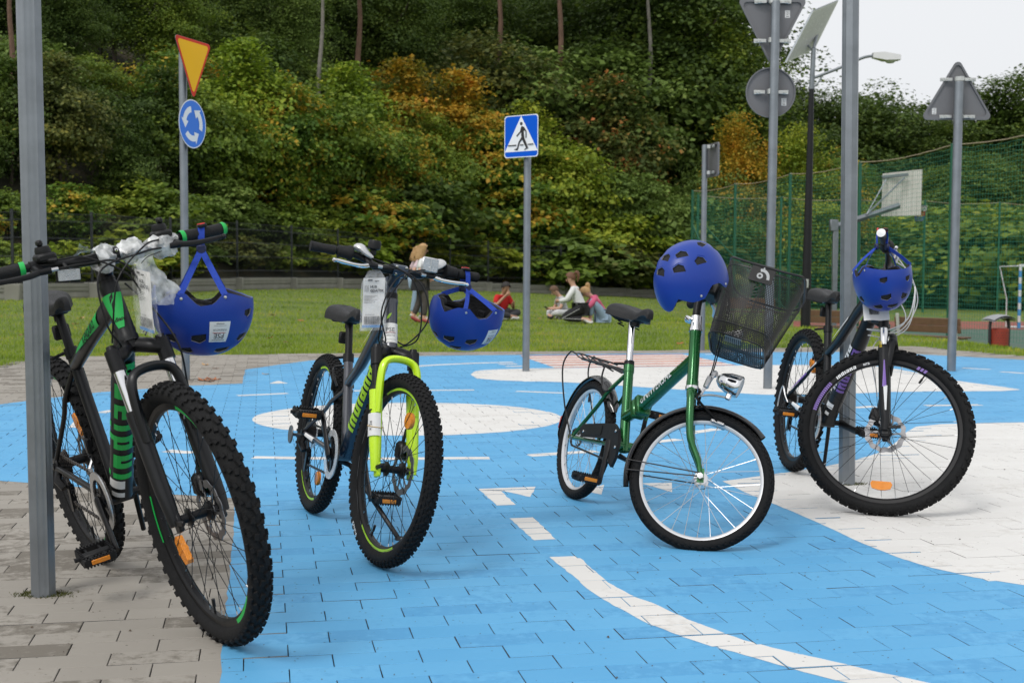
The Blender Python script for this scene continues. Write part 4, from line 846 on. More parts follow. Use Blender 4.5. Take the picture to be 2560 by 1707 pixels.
# fallen leaves
def maple_leaf(seed):
    g = random.Random(seed); b = MB(); out = []
    for k in range(5):
        a = R(-36 + 63 * k) ; L = (.8, .95, 1.0, .95, .8)[k]; out += [(.38 * math.cos(a - .32), .38 * math.sin(a - .32)), (L * .75 * math.cos(a - .14), L * .75 * math.sin(a - .14)), (L * math.cos(a), L * math.sin(a)), (L * .75 * math.cos(a + .14), L * .75 * math.sin(a + .14))]
    out.append((.12, -.2 - .1)); b.v = [(0, 0, 0)] + [(x_, y_, g.uniform(0, .35) * (x_ * x_ + y_ * y_)) for x_, y_ in out]; n_ = len(out)
    b.f = [(0, 1 + i, 1 + (i + 1) % n_) for i in range(n_)]; b.m = [0] * n_; b.tube([(0, 0, .02), (.1, -.5, .1)], .02, 4); return b.mesh('fallen_leaf', mat('dry_leaf', (.36, .14, .05), .8), smooth=False)
lm_ = [maple_leaf(i) for i in range(3)]
lc = [mat('dry_leaf_orange', (.38, .13, .045), .8, 0, .3, 8), mat('dry_leaf_tan', (.48, .30, .14), .8, 0, .3, 8), mat('dry_leaf_brown', (.20, .10, .05), .85, 0, .3, 8), mat('dry_leaf_yellow', (.5, .30, .07), .8, 0, .3, 8)]
leaves = [(470, 869, .075, 0, 'paving'), (492, 867, .085, 0, 'paving'), (483, 871, .06, 2, 'paving'), (474, 834, .06, 1, 'paving'), (495, 842, .04, 2, 'paving'), (612, 855, .05, 1, 'blue paint'),
          (185, 733, .085, 1, 'lawn'), (174, 746, .07, 0, 'lawn'), (55, 770, .08, 2, 'lawn'), (148, 640, .08, 0, 'lawn'), (626, 725, .09, 1, 'lawn'), (782, 677, .11, 0, 'lawn'), (690, 737, .07, 0, 'lawn'), (952, 774, .07, 2, 'lawn'), (619, 778, .06, 0, 'lawn'), (655, 787, .05, 2, 'lawn'), (1565, 790, .075, 0, 'lawn'), (1240, 732, .05, 0, 'lawn'), (1005, 752, .05, 2, 'lawn'), (300, 705, .07, 1, 'lawn'), (560, 690, .08, 0, 'lawn'), (1700, 745, .06, 0, 'lawn'), (1470, 715, .06, 1, 'lawn')]
on_what = {'paving': 'on the grey paving blocks', 'blue paint': 'on the blue paint', 'lawn': 'on the lawn'}
cwd = ['orange-brown', 'pale tan', 'dark brown', 'yellow']; cnt = {}
for (px, py, s_, c_, w_) in leaves:
    z_ = 0.0
    p = GD(px, py, z_)
    for _ in range(6): z_ = terrain(p.x, p.y) if w_ == 'lawn' else 0; p = GD(px, py, z_ + .02)
    o = link('fallen_leaf', lm_[random.randrange(3)], None, Matrix.Translation((p.x, p.y, z_ + (.03 if w_ == 'lawn' else .003))) @ Matrix.Rotation(random.uniform(0, 6.28), 4, 'Z') @ Matrix.Rotation(random.uniform(-.3, .5) if w_ == 'lawn' else .05, 4, 'X') @ Matrix.Diagonal((s_, s_, s_, 1)))
    o.material_slots[0].link = 'OBJECT'; o.material_slots[0].material = lc[c_]; k_ = (c_, w_); cnt[k_] = cnt.get(k_, 0) + 1
    tag(o, '%s fallen maple leaf %s, the %s of that colour' % (cwd[c_], on_what[w_], ORD[cnt[k_] - 1]), 'leaf', 'fallen leaves')

# ================================================================== BICYCLES
rubber = mat('tyre_rubber', (.010, .010, .0105), .80, 0, .25, 20, .25, 200, spec=.22); rubber2 = mat('soft_rubber', (.013, .013, .014), .65, 0, .2, 30, .3, 260, spec=.3)
blackm = mat('black_anodised', (.010, .010, .011), .36, .2, .2, 12, spec=.28); blackp = mat('black_plastic', (.012, .012, .013), .48, 0, .15, 15, spec=.25); satin = mat('satin_black_frame', (.010, .0105, .012), .36, .1, .12, 6, spec=.35)
chrome = mat('chrome', (.72, .72, .73), .10, 1, .03, 5, rvar=.04); alu = mat('brushed_aluminium', (.58, .58, .59), .32, .9, .08, 25); alu_rim = mat('silver_rim', (.66, .66, .67), .36, .55, .06, 10)
steel_dark = mat('dark_steel', (.11, .10, .095), .4, .9, .3, 30); nip = mat('nipple', (.5, .5, .5), .3, 1)
amber = mat('amber_reflector', (.78, .25, .01), .22, 0, .15, 60, .4, 300, coat=.4); clear_ref = mat('clear_reflector', (.50, .52, .54), .18, .2, .2, 70, .6, 350, coat=.5); red_ref = mat('red_reflector', (.4, .01, .012), .25, 0, .2, 60, .4, 300)
lime = mat('lime_paint', (.56, .83, .01), .30, 0, .03, 4, coat=.5); green_letter = mat('green_decal', (.01, .43, .075), .4, 0, .05, 5); lime_letter = mat('lime_decal', (.38, .66, .03), .4, 0, .05, 5); purple = mat('purple_decal', (.19, .10, .40), .4, 0, .08, 8)
white_dec = mat('white_decal', (.72, .72, .72), .4, 0, .04, 6); slate = mat('slate_frame', (.075, .078, .09), .32, .5, .08, 5, coat=.5); slate_d = mat('navy_frame', (.012, .028, .055), .3, .3, .1, 5, coat=.5)
fgreen = mat('metallic_green', (.006, .115, .022), .26, .55, .12, 4, coat=.7); silverp = mat('silver_plastic', (.58, .58, .58), .3, .4, .05, 6); leather = mat('saddle_vinyl', (.016, .016, .017), .5, 0, .15, 12, .25, 220, spec=.3)
def see_through(name, col, alpha, rough=.15):
    m_ = bpy.data.materials.new(name); m_.use_nodes = True; n, l = m_.node_tree.nodes, m_.node_tree.links; b = n['Principled BSDF']; b.inputs['Base Color'].default_value = (*col, 1); b.inputs['Roughness'].default_value = rough
    no = n.new('ShaderNodeTexNoise'); no.inputs['Scale'].default_value = 38; no.inputs['Detail'].default_value = 6; tc = n.new('ShaderNodeTexCoord'); l.new(tc.outputs['Object'], no.inputs['Vector'])
    mr = n.new('ShaderNodeMapRange'); mr.inputs[1].default_value = .3; mr.inputs[2].default_value = .7; mr.inputs[3].default_value = alpha[0]; mr.inputs[4].default_value = alpha[1]; l.new(no.outputs['Fac'], mr.inputs[0]); l.new(mr.outputs[0], b.inputs['Alpha']); return m_
clearp = see_through('clear_plastic', (.8, .82, .84), (.25, .55)); film = see_through('plastic_film', (.82, .83, .85), (.04, .34), .12); wrapf = see_through('plastic_wrap_film', (.84, .85, .86), (.18, .80), .14)

_tx = {}
def text2d(s, size, bold=0.0, spacing=1.0):
    key = (s, size, bold, spacing)
    if key in _tx: return _tx[key]
    cu = bpy.data.curves.new('t', 'FONT'); cu.body = s; cu.size = size; cu.offset = bold * size; cu.space_character = spacing; cu.resolution_u = 2
    o = bpy.data.objects.new('t', cu); COL.objects.link(o); dg = bpy.context.evaluated_depsgraph_get(); me = o.evaluated_get(dg).to_mesh()
    bm = bmesh.new(); bm.from_mesh(me); bmesh.ops.triangulate(bm, faces=bm.faces[:])
    for _ in range(2): bmesh.ops.subdivide_edges(bm, edges=[e for e in bm.edges if e.calc_length() > size * .3], cuts=1); bmesh.ops.triangulate(bm, faces=bm.faces[:])
    vs_ = [(v.co.x, v.co.y) for v in bm.verts]; fs = [tuple(v.index for v in f.verts) for f in bm.faces]; bm.free()
    o.evaluated_get(dg).to_mesh_clear(); COL.objects.unlink(o); bpy.data.objects.remove(o); bpy.data.curves.remove(cu)
    w = max(v[0] for v in vs_) if vs_ else 0; _tx[key] = (vs_, fs, w); return _tx[key]
BITS = {'i': ['11', '00', '11', '11', '11', '11', '11'], 'n': ['00000', '00000', '11111', '11111', '11011', '11011', '11011'], 'd': ['00011', '00011', '11111', '11011', '11011', '11011', '11111'],
        'a': ['00000', '00000', '11111', '00011', '11111', '11011', '11111'], ' ': ['00'] * 7}
def bits2d(s, size, slant=.0, gap=1.2):
    """squared lettering built from strokes"""
    c = size / 7; x = 0; vs_, fs = [], []
    for ch in s:
        rows = BITS[ch]; w = len(rows[0])
        for j, row in enumerate(rows):
            k = 0
            while k < w:
                if row[k] == '1':
                    e = k
                    while e < w and row[e] == '1': e += 1
                    y0, y1 = (6 - j) * c, (7 - j) * c; o = len(vs_)
                    for q in range(k, e): pass
                    vs_ += [(x + k * c + slant * y0, y0), (x + e * c + slant * y0, y0), (x + e * c + slant * y1, y1), (x + k * c + slant * y1, y1)]; fs.append((o, o + 1, o + 2, o + 3)); k = e
                else: k += 1
        x += (w + gap) * c
    return vs_, fs, x
def on_plane(b, tx, o, u, v, mat_=0, lift=0, n=None):
    o, u, v = Vector(o), Vector(u).normalized(), Vector(v).normalized(); n = n or u.cross(v); b.add([o + u * a + v * c + n * lift for a, c in tx[0]], tx[1], mat_)
def on_tube(b, tx, A, B, r, facing, mat_=0, flip=1, v0=0, lift=.0007, sq=(1, 1)):
    """lay 2d shapes on a tube from A towards B; 'facing' is the direction their middle looks to"""
    A, B = Vector(A), Vector(B); d = (B - A).normalized(); f = Vector(facing); f = (f - d * f.dot(d)).normalized(); t = f.cross(d) * flip
    out = []
    for a, c in tx[0]:
        w = (c + v0) / r; out.append(A + d * a + (f * math.cos(w) * sq[1] + t * math.sin(w) * sq[0]) * (r + lift))
    b.add(out, tx[1], mat_)
def rect2d(w, h, n=6): return ([(i / n * w, j / n * h) for i in range(n + 1) for j in range(n + 1)], [(i * (n + 1) + j, (i + 1) * (n + 1) + j, (i + 1) * (n + 1) + j + 1, i * (n + 1) + j + 1) for i in range(n) for j in range(n)], w)
def shift(tx, dx, dy): return ([(a + dx, c + dy) for a, c in tx[0]], tx[1], tx[2])

def tyre_mesh(R_, Rr, tw, kind):
    kh = {'knob': .0058, 'fine': .0050}.get(kind, .0030); b = MB(); hh = (R_ - kh - Rr) / 2 + .003; Rc = (R_ - kh + Rr) / 2 - .003
    n, m_ = 112, 18
    for i in range(n):
        a = 2 * math.pi * i / n
        for j in range(m_):
            w = 2 * math.pi * j / m_; rho = Rc + hh * math.cos(w); b.v.append((rho * math.cos(a), tw * math.sin(w), rho * math.sin(a)))
    for i in range(n):
        for j in range(m_): b.f.append((i * m_ + j, i * m_ + (j + 1) % m_, ((i + 1) % n) * m_ + (j + 1) % m_, ((i + 1) % n) * m_ + j)); b.m.append(0)
    if kind == 'knob': N, rows = 54, [(12, 0, .017, .0115, 1, .25), (-12, .5, .017, .0115, 1, -.25), (40, .25, .013, .010, 1, -.35), (-40, .75, .013, .010, 1, .35), (66, .5, .016, .0085, 1, 0), (-66, 0, .016, .0085, 1, 0)]
    elif kind == 'fine': N, rows = 74, [(0, 0, .013, .009, .8, 0), (20, .5, .012, .009, .8, .4), (-20, .5, .012, .009, .8, -.4), (42, 0, .011, .008, .9, -.3), (-42, 0, .011, .008, .9, .3), (64, .5, .012, .007, 1, 0), (-64, .5, .012, .007, 1, 0)]
    else: N, rows = 66, [(8, 0, .0165, .0058, 1, .4), (-8, .5, .0165, .0058, 1, -.4), (27, .3, .0165, .0062, 1, .25), (-27, .8, .0165, .0062, 1, -.25), (48, .1, .0165, .0066, 1, .1), (-48, .6, .0165, .0066, 1, -.1), (68, .4, .015, .006, .8, 0), (-68, .9, .015, .006, .8, 0)]
    for (al, ph, ln, wd_, hs, sk) in rows:
        w = R(al); rho = Rc + hh * math.cos(w); y = tw * math.sin(w); nn = Vector((math.cos(w) / hh, math.sin(w) / tw)).normalized()
        for i in range(N):
            a = 2 * math.pi * (i + ph) / N; er = Vector((math.cos(a), 0, math.sin(a))); et = Vector((-math.sin(a), 0, math.cos(a))); nv = er * nn.x + Vector((0, 1, 0)) * nn.y; bv = nv.cross(et)
            t2 = (et * math.cos(sk) + bv * math.sin(sk)); b2 = nv.cross(t2); c = er * rho + Vector((0, y, 0)); h = kh * hs * random.uniform(.9, 1.08); lo, up_ = -.002, h
            A = [c + t2 * (sx * ln / 2) + b2 * (sy * wd_ / 2) + nv * lo for sx, sy in ((-1, -1), (1, -1), (1, 1), (-1, 1))]; B = [c + t2 * (sx * ln / 2 * .84) + b2 * (sy * wd_ / 2 * .84) + nv * up_ for sx, sy in ((-1, -1), (1, -1), (1, 1), (-1, 1))]
            b.add(A + B, [(4, 5, 6, 7), (0, 1, 5, 4), (1, 2, 6, 5), (2, 3, 7, 6), (3, 0, 4, 7)], 0)
    return b.mesh('tyre', rubber, angle=30)
def gear2d(r, teeth, dep=.0035):
    P = []
    for k in range(teeth):
        a = 2 * math.pi * k / teeth; s = 2 * math.pi / teeth
        P += [((r - dep) * math.cos(a), (r - dep) * math.sin(a)), (r * math.cos(a + s * .35), r * math.sin(a + s * .35)), (r * math.cos(a + s * .6), r * math.sin(a + s * .6)), ((r - dep) * math.cos(a + s * .95), (r - dep) * math.sin(a + s * .95))]
    return P
def annulus(b, outer, inner, o, u, v, w, mat_=0):
    """ring between two polygons with the same number of points"""
    o, u, v, w = Vector(o), Vector(u), Vector(v), Vector(w); n = len(outer); A = [o + u * p[0] + v * p[1] for p in outer]; B = [o + u * p[0] + v * p[1] for p in inner]; vs_ = A + B + [p + w for p in A] + [p + w for p in B]
    fs = []
    for i in range(n): j = (i + 1) % n; fs += [(i, j, n + j, n + i), (2 * n + j, 2 * n + i, 3 * n + i, 3 * n + j), (i, 2 * n + i, 2 * n + j, j), (n + j, 3 * n + j, 3 * n + i, n + i)]
    b.add(vs_, fs, mat_)
X, Y, Z = Vector((1, 0, 0)), Vector((0, 1, 0)), Vector((0, 0, 1))
spoke_me = {}
def spoke_mesh(key, m_):
    if key not in spoke_me:
        b = MB(); b.tube([(0, 0, 0), (0, 0, .955)], 1, 5, 0, cap=False); b.tube([(0, 0, .955), (0, 0, 1)], 1.8, 5, 1, cap=False); spoke_me[key] = b.mesh('spoke', [m_, nip])
    return spoke_me[key]
def wheel(root, mw, cfg, front, share):
    R_, ri, Rr = cfg['R'], cfg['ri'], cfg['Rr']
    if 'rim' not in share:
        b = MB(); prof = [(ri, -.006), (ri, .006), (ri + .007, .0112), (Rr + .004, .0125), (Rr + .002, .009), (Rr + .002, -.009), (Rr + .004, -.0125), (ri + .007, -.0112)]
        b.lathe(prof, (0, 0, 0), (0, 1, 0), 96, 0, closed=True, ref=(1, 0, 0)); share['rim'] = b.mesh('wheel', cfg['rim_mat'], angle=30); share['tyre'] = tyre_mesh(R_, Rr, cfg['tw'], cfg['tread'])
    w = link('wheel', share['rim'], root, mw); link('tyre', share['tyre'], w)
    hl = .05 if front else .062; fl = .026 if front else .030; fr = .024 if front else .028
    b = MB(); k = .012 if front else .016
    b.lathe([(.006, -hl - .012), (.006, -hl), (.011, -hl), (.013, -fl - .006), (fr, -fl - .002), (fr, -fl + .002), (k, -fl + .008), (k, fl - .008), (fr, fl - .002), (fr, fl + .002), (.013, fl + .006), (.011, hl), (.006, hl), (.006, hl + .012)], (0, 0, 0), (0, 1, 0), 20, ref=(1, 0, 0))
    b.lathe([(.0, -hl - .016), (.011, -hl - .015), (.011, -hl - .008)], (0, 0, 0), (0, 1, 0), 6); b.lathe([(.011, hl + .008), (.011, hl + .015), (0, hl + .016)], (0, 0, 0), (0, 1, 0), 6)
    if cfg.get('qr', True) and front: b.box((.03, -hl - .016, .012), (.06, .009, .014), Matrix.Rotation(-.4, 3, 'Y'), 0, .003)
    b.build('hub', cfg['hub_mat'], w)
    NS = cfg.get('spokes', 32); sm = spoke_mesh(cfg['spoke_mat'].name, cfg['spoke_mat'])
    for i in range(NS):
        a = 2 * math.pi * (i + .5) / NS; side = 1 if i % 2 else -1; lead = 1 if (i // 2) % 2 else -1; ah = a + lead * R(72)
        p = Vector((fr * .92 * math.cos(ah), side * (fl + .001 * lead), fr * .92 * math.sin(ah))); q = Vector((ri * 1.0 * math.cos(a), side * .003, ri * math.sin(a))); d = q - p
        rot = d.to_track_quat('Z', 'Y').to_matrix().to_4x4(); link('spoke', sm, w, Matrix.Translation(p) @ rot @ Matrix.Diagonal((cfg.get('sr', .00105), cfg.get('sr', .00105), d.length, 1)))
    va = cfg.get('valve', R(80)); e = Vector((math.cos(va), 0, math.sin(va))); b = MB(); b.tube([e * (ri + .002), e * (ri - .012), e * (ri - .034)], [.0032, .0032, .003], 8); b.tube([e * (ri - .016), e * (ri - .037)], .0048, 8); b.build('valve', blackp, w)
    if cfg.get('rotor') and (front or cfg['rotor'] == 2):
        y0 = .032; b = MB(); n = 72; out = [((.080 + .0025 * math.sin(12 * t)) * math.cos(t), (.080 + .0025 * math.sin(12 * t)) * math.sin(t)) for t in np.linspace(0, 2 * math.pi, n, endpoint=False)]; inn = [((.060 + .003 * math.sin(12 * t + 1)) * math.cos(t), (.060 + .003 * math.sin(12 * t + 1)) * math.sin(t)) for t in np.linspace(0, 2 * math.pi, n, endpoint=False)]
        annulus(b, out, inn, (0, y0, 0), X, Z, Y * .002)
        for k in range(6):
            a = k * math.pi / 3; b.prism([(.02, -.004), (.061, .016), (.061, .023), (.02, .006)], (0, y0 + .0002, 0), X * math.cos(a) + Z * math.sin(a), -X * math.sin(a) + Z * math.cos(a), Y * .0016)
        annulus(b, circle(.026, 24), circle(.014, 24), (0, y0 + .0003, 0), X, Z, Y * .0014)
        for k in range(0): 
            a = k * math.pi / 12; cpt = Vector((.069 * math.cos(a), y0 - .0003, .069 * math.sin(a))); b.add([cpt + X * (.0035 * math.cos(t)) + Z * (.0035 * math.sin(t)) for t in np.linspace(0, 6.2832, 7)[:-1]], [(0, 1, 2, 3, 4, 5)], 1); b.add([cpt + Y * .0032 + X * (.0035 * math.cos(t)) + Z * (.0035 * math.sin(t)) for t in np.linspace(0, 6.2832, 7)[:-1]], [(5, 4, 3, 2, 1, 0)], 1)
        b.build('brake_rotor', [mat('rotor_steel', (.24, .24, .25), .42, .9, .08, 25), steel_dark], w)
    if not front:
        b = MB(); cr = cfg.get('cassette', 7)
        for k in range(cr): 
            r_ = (.046 - .0038 * k) if cr > 1 else .036; y_ = -.030 - .0042 * k; b.prism(gear2d(r_, max(12, int(r_ / .0021))), (0, y_, 0), X, Z, Y * .002)
        b.build('cassette', steel_dark, w)
        if cfg.get('spoke_guard'): b = MB(); annulus(b, circle(.062, 36), circle(.03, 36), (0, -.0285, 0), X, Z, Y * .0016); b.build('spoke_guard', clearp, w)
    for ra in cfg.get('wheel_refl', {}).get('f' if front else 'r', []):
        e = Vector((math.cos(ra), 0, math.sin(ra))); t = Vector((-math.sin(ra), 0, math.cos(ra))); b = MB(); o_ = e * (ri * cfg.get('refl_r', .74))
        if cfg.get('refl_round'): b.lathe([(0, -.008), (.026, -.007), (.028, 0), (.026, .007), (0, .008)], o_, (0, 1, 0), 20)
        else:
            pl = [(-.042, -.004), (-.036, .014), (-.014, .020), (.014, .020), (.036, .014), (.042, -.004), (.036, -.014), (-.036, -.014)][::-1]; b.prism(pl, o_ - Y * .008, t, e, Y * .016); b.prism([(-.004, -.0145), (.004, -.0145), (.004, .021), (-.004, .021)][::-1], o_ - Y * .0095, t, e, Y * .019)
        b.build('wheel_reflector', amber, w)
    return w
def saddle_mesh(L, wmax, style, m_):
    b = MB(); n, m2 = 22, 14
    for i in range(n + 1):
        t = i / n; x = -L * .5 + L * t
        if style == 'wide': hwid = np.interp(t, [0, .06, .2, .42, .6, .85, 1], [.3, .82, 1, .62, .34, .26, .12]) * wmax
        else: hwid = np.interp(t, [0, .06, .18, .4, .6, .88, 1], [.35, .85, 1, .66, .4, .28, .12]) * wmax
        zt = .012 * math.cos((t - .05) * 5.2) + (.006 if t > .8 else 0) - (.02 * ((t - .9) / .1) ** 2 if t > .9 else 0) - (.02 * ((.08 - t) / .08) ** 2 if t < .08 else 0)
        dep = np.interp(t, [0, .2, .5, 1], [.048, .055, .045, .028])
        for j in range(m2 + 1):
            a = math.pi * j / m2; cx = math.cos(a); y = hwid * (abs(cx) ** .75) * (1 if cx >= 0 else -1); zz = zt - dep * (1 - abs(math.sin(a)) ** .55) - (.006 * math.exp(-(y / .014) ** 2) if .12 < t < .8 else 0); b.v.append((x, y, zz))
    for i in range(n):
        for j in range(m2): b.f.append((i * (m2 + 1) + j, i * (m2 + 1) + j + 1, (i + 1) * (m2 + 1) + j + 1, (i + 1) * (m2 + 1) + j)); b.m.append(0)
        b.f.append((i * (m2 + 1), (i + 1) * (m2 + 1), (i + 1) * (m2 + 1) + m2, i * (m2 + 1) + m2)); b.m.append(0)
    b.f.append(tuple(range(m2, -1, -1))); b.m.append(0); b.f.append(tuple(n * (m2 + 1) + j for j in range(m2 + 1))); b.m.append(0)
    return b.mesh('saddle', m_, angle=60)
def pedal(root, c, ang_, mats_=None, fold=False):
    """platform pedal with toothed cage, body and two amber reflectors"""
    rot = Matrix.Rotation(ang_, 4, 'Y'); b = MB()
    for s in (-1, 1):
        b.box((s * .041, 0, 0), (.008, .088, .024), None, 0, .002); b.box((0, s * .042, 0), (.088, .008, .024), None, 0, .002)
        for k in range(9):
            for zz in (-1, 1): b.box((s * .041, -.038 + k * .0095, zz * .0135), (.008, .004, .005), None, 0)
        for k in range(7):
            for zz in (-1, 1): b.box((-.03 + k * .01, s * .042, zz * .0135), (.004, .008, .005), None, 0)
    b.box((0, 0, 0), (.028, .088, .018), None, 0, .004); b.box((0, -.02, 0), (.08, .006, .014), None, 0); b.box((0, .02, 0), (.08, .006, .014), None, 0); b.tube([(0, -.06, 0), (0, .06, 0)], .007, 8)
    p = b.build('pedal', blackp, root, Matrix.Translation(c) @ rot)
    for s in (-1, 1): b = MB(); b.box((s * .0462, 0, 0), (.003, .052, .014), None, 0, .001); b.build('pedal_reflector', amber, p)
    return p
def make_bike(cfg):
    g = dict(cfg); R_, wb, ht, e = g['R'], g['wb'], R(g['ht']), g['e']; a = Vector((-math.cos(ht), 0, math.sin(ht))); n = Vector((math.sin(ht), 0, math.cos(ht))); fh = Vector((wb, 0, R_)); P0 = fh - n * e
    RS = Matrix.Rotation(R(g['steer']), 4, a); S = Matrix.Translation(P0) @ RS @ Matrix.Translation(-P0)
    dz = min((S @ (fh + Vector((R_ * math.cos(t), 0, R_ * math.sin(t))))).z for t in np.linspace(0, 6.2832, 300)); pit = math.atan(dz / wb)
    mw = Matrix.Translation((g['x'], g['y'], 0)) @ Matrix.Rotation(R(g['psi']), 4, 'Z') @ Matrix.Rotation(R(g['lean']), 4, 'X') @ Matrix.Rotation(pit, 4, 'Y')
    root = empty('bicycle', mw); tag(root, g['label'], 'bicycle', 'bicycles on show on the traffic playground')
    g.update(a=a, n=n, fh=fh, P0=P0, S=S, root=root, mw=mw, axis=lambda z: P0 + a * ((z - P0.z) / a.z)); share = {}
    g['wr'] = wheel(root, Matrix.Translation((0, 0, R_)) @ Matrix.Rotation(.3, 4, 'Y'), g, False, share); g['wf'] = wheel(root, S @ Matrix.Translation(fh) @ Matrix.Rotation(g.get('wrot', 0), 4, 'Y'), g, True, share)
    return g
def susp_fork(g, low_m, crown_m, stan_m, s_l, s_c, hi, reach=.03):
    a, n, fh, S, root = g['a'], g['n'], g['fh'], g['S'], g['root']; yl = .066
    b = MB()
    for s in (-1, 1):
        q = lambda d, k=0: fh + Y * (s * yl) + a * d + n * k
        b.tube([q(-.012, .0), q(.03, .004), q(.08), q(s_l - .03), q(s_l)], [.014, .018, .0205, .022, .0235], 14); b.box(q(-.005, .002) + Y * (-s * .008), (.032, .014, .05), Matrix.Rotation(R(90 - g['ht']) * -1, 3, 'Y'), 0, .004)
        if s == 1 and g.get('rotor'): b.box(q(.06, -.028), (.035, .02, .05), None, 0, .006)
    A = lambda s, d, k=0, y=yl: fh + Y * (s * y) + a * d + n * k
    rr = g['R']; pk = rr + .035
    path = [A(-1, s_l - .075, .012), A(-1, s_l + .02, reach), A(-1, pk - .02, reach + .008, .060), A(-1, pk + .004, reach + .006, .040), A(0, pk + .012, reach + .004, 0), A(1, pk + .004, reach + .006, .040), A(1, pk - .02, reach + .008, .060), A(1, s_l + .02, reach), A(1, s_l - .075, .012)]
    b.tube(bez(path, 5), .0125, 10, sq=(1.0, 1.25), up=n); f = b.build('fork', low_m, root, S)
    for s in (-1, 1):
        b = MB(); b.tube([A(s, s_l - .02), A(s, s_c)], .0155, 14); b.tube([A(s, s_l), A(s, s_l + .012)], .0215, 14, 1); b.build('stanchion', [stan_m, blackp], f)
    b = MB(); top = g['axis'](hi - .012)
    for s in (-1, 1): b.tube([A(s, s_c - .035), A(s, s_c + .022)], .0205, 14); b.tube([A(s, s_c + .022), A(s, s_c + .034)], [.014, .012], 12)
    b.tube(bez([A(-1, s_c), A(-1, s_c + .012, -.004, .042), top, A(1, s_c + .012, -.004, .042), A(1, s_c)], 5), .0175, 12, sq=(1.25, .95), up=n); b.tube([top - a * .012, top + a * .03], .023, 14); b.build('fork_crown', crown_m, f)
    if g.get('rotor'):
        b = MB(); o = A(1, .075, -.036, .045); b.box(o, (.05, .035, .06), None, 0, .01); b.tube([o + Vector((-.01, .02, 0)), o + Vector((-.01, .034, 0))], .018, 14); b.tube([o + Vector((0, 0, .03)), o + Vector((-.01, .01, .07))], .006, 8); b.build('brake_caliper', blackm, f)
    return f
def stays(b, p0, p1, y0, ym, y1, r0, r1, mid=.55, mat_=0, bend=0):
    for s in (-1, 1):
        A, B = Vector(p0) + Y * s * y0, Vector(p1) + Y * s * y1; M = Vector(p0).lerp(Vector(p1), mid) + Y * s * ym + Z * bend; b.tube(bez([A, A.lerp(M, .55) + Y * s * .008, M, B], 5), [r0 + (r1 - r0) * i / 15 for i in range(16)], 10, mat_)
def drivetrain(g, ang_, ring, guard=None, crank_m=None, arm=.165):
    root = g['root']; bb = Vector((*g['bb'][:1], 0, g['bb'][1])); ca = R(ang_); d = Vector((math.cos(ca), 0, math.sin(ca))); crank_m = crank_m or blackm
    b = MB(); annulus(b, gear2d(ring, int(ring / .00205)), [((ring - .014) * math.cos(2 * math.pi * i / (4 * int(ring / .00205))), (ring - .014) * math.sin(2 * math.pi * i / (4 * int(ring / .00205)))) for i in range(4 * int(ring / .00205))], bb + Y * -.052, X, Z, Y * .003)
    annulus(b, gear2d(ring * .8, int(ring * .8 / .00205)), [((ring * .8 - .012) * math.cos(2 * math.pi * i / (4 * int(ring * .8 / .00205))), (ring * .8 - .012) * math.sin(2 * math.pi * i / (4 * int(ring * .8 / .00205)))) for i in range(4 * int(ring * .8 / .00205))], bb + Y * -.045, X, Z, Y * .003)
    for k in range(5):
        w = ca + k * 2 * math.pi / 5; u = Vector((math.cos(w), 0, math.sin(w))); v = Vector((-math.sin(w), 0, math.cos(w))); b.prism([(.0, -.011), (ring - .008, -.007), (ring - .008, .007), (0, .011)], bb + Y * -.0535, u, v, Y * .006, 1)
    b.tube([bb - Y * .07, bb + Y * .07], .012, 12, 1); b.tube([bb - Y * .058, bb - Y * .044], .022, 16, 1); cs = b.build('crankset', [steel_dark, crank_m], root)
    if guard: b = MB(); annulus(b, circle(ring + .012, 60), circle(ring - .012, 60), bb + Y * -.0585, X, Z, Y * .004); b.build('chain_guard', guard, cs)
    P = {}
    for s, dd in ((-1, d), (1, -d)):
        b = MB(); A = bb + Y * (s * .066); B = bb + dd * arm + Y * (s * .080); b.tube([A - dd * .012, A, A.lerp(B, .5), B, B + dd * .012], [.014, .017, .0125, .0125, .011], 10, sq=(.62, 1.15), up=dd.cross(Y)); b.build('crank_arm', crank_m, cs)
        P[s] = pedal(root, B + Y * (s * .058), g.get('ped', {}).get(s, 0))
    # chain: links along the run over ring, cassette and derailleur wheels
    rh = Vector((0, 0, g['R'])); yc = -.050; rc = .036; low = g.get('der', Vector((.035, 0, g['R'] - .12)))
    pts = arcpts(bb + Y * yc, ring - .001, R(100), R(-95), 18, X, Z); pts = [bb + Y * yc + X * ((ring - .001) * math.cos(t)) + Z * ((ring - .001) * math.sin(t)) for t in np.linspace(R(97), R(-88), 20)]
    if g.get('single'): tail = [rh + Y * yc + X * (rc * math.cos(t)) + Z * (rc * math.sin(t)) for t in np.linspace(R(268), R(95), 14)]
    else: tail = [low + Y * yc + X * .02, low + Y * yc + X * .005 + Z * -.018, low + Y * yc - X * .015, low + Y * yc + Z * .05 + X * .012, rh + Y * yc - Z * rc * .9 + X * .02] + [rh + Y * yc + X * (rc * math.cos(t)) + Z * (rc * math.sin(t)) for t in np.linspace(R(300), R(90), 12)]
    loop = pts + tail; loop.append(loop[0]); L = [0]
    for i in range(1, len(loop)): L.append(L[-1] + (loop[i] - loop[i - 1]).length)
    b = MB(); k = 0; s_ = 0
    while s_ < L[-1]:
        i = min(max(1, int(np.searchsorted(L, s_ + 1e-9))), len(L) - 1); t = (s_ - L[i - 1]) / max(1e-6, L[i] - L[i - 1]); p = loop[i - 1].lerp(loop[i], t); d_ = (loop[i] - loop[i - 1]).normalized(); w = .0075 if k % 2 else .0045
        rm = Matrix((d_, Y, d_.cross(Y))).transposed(); b.box(p, (.0122, w, .0075), rm, 0); s_ += .0125; k += 1
    b.build('chain', steel_dark, root)
    return P
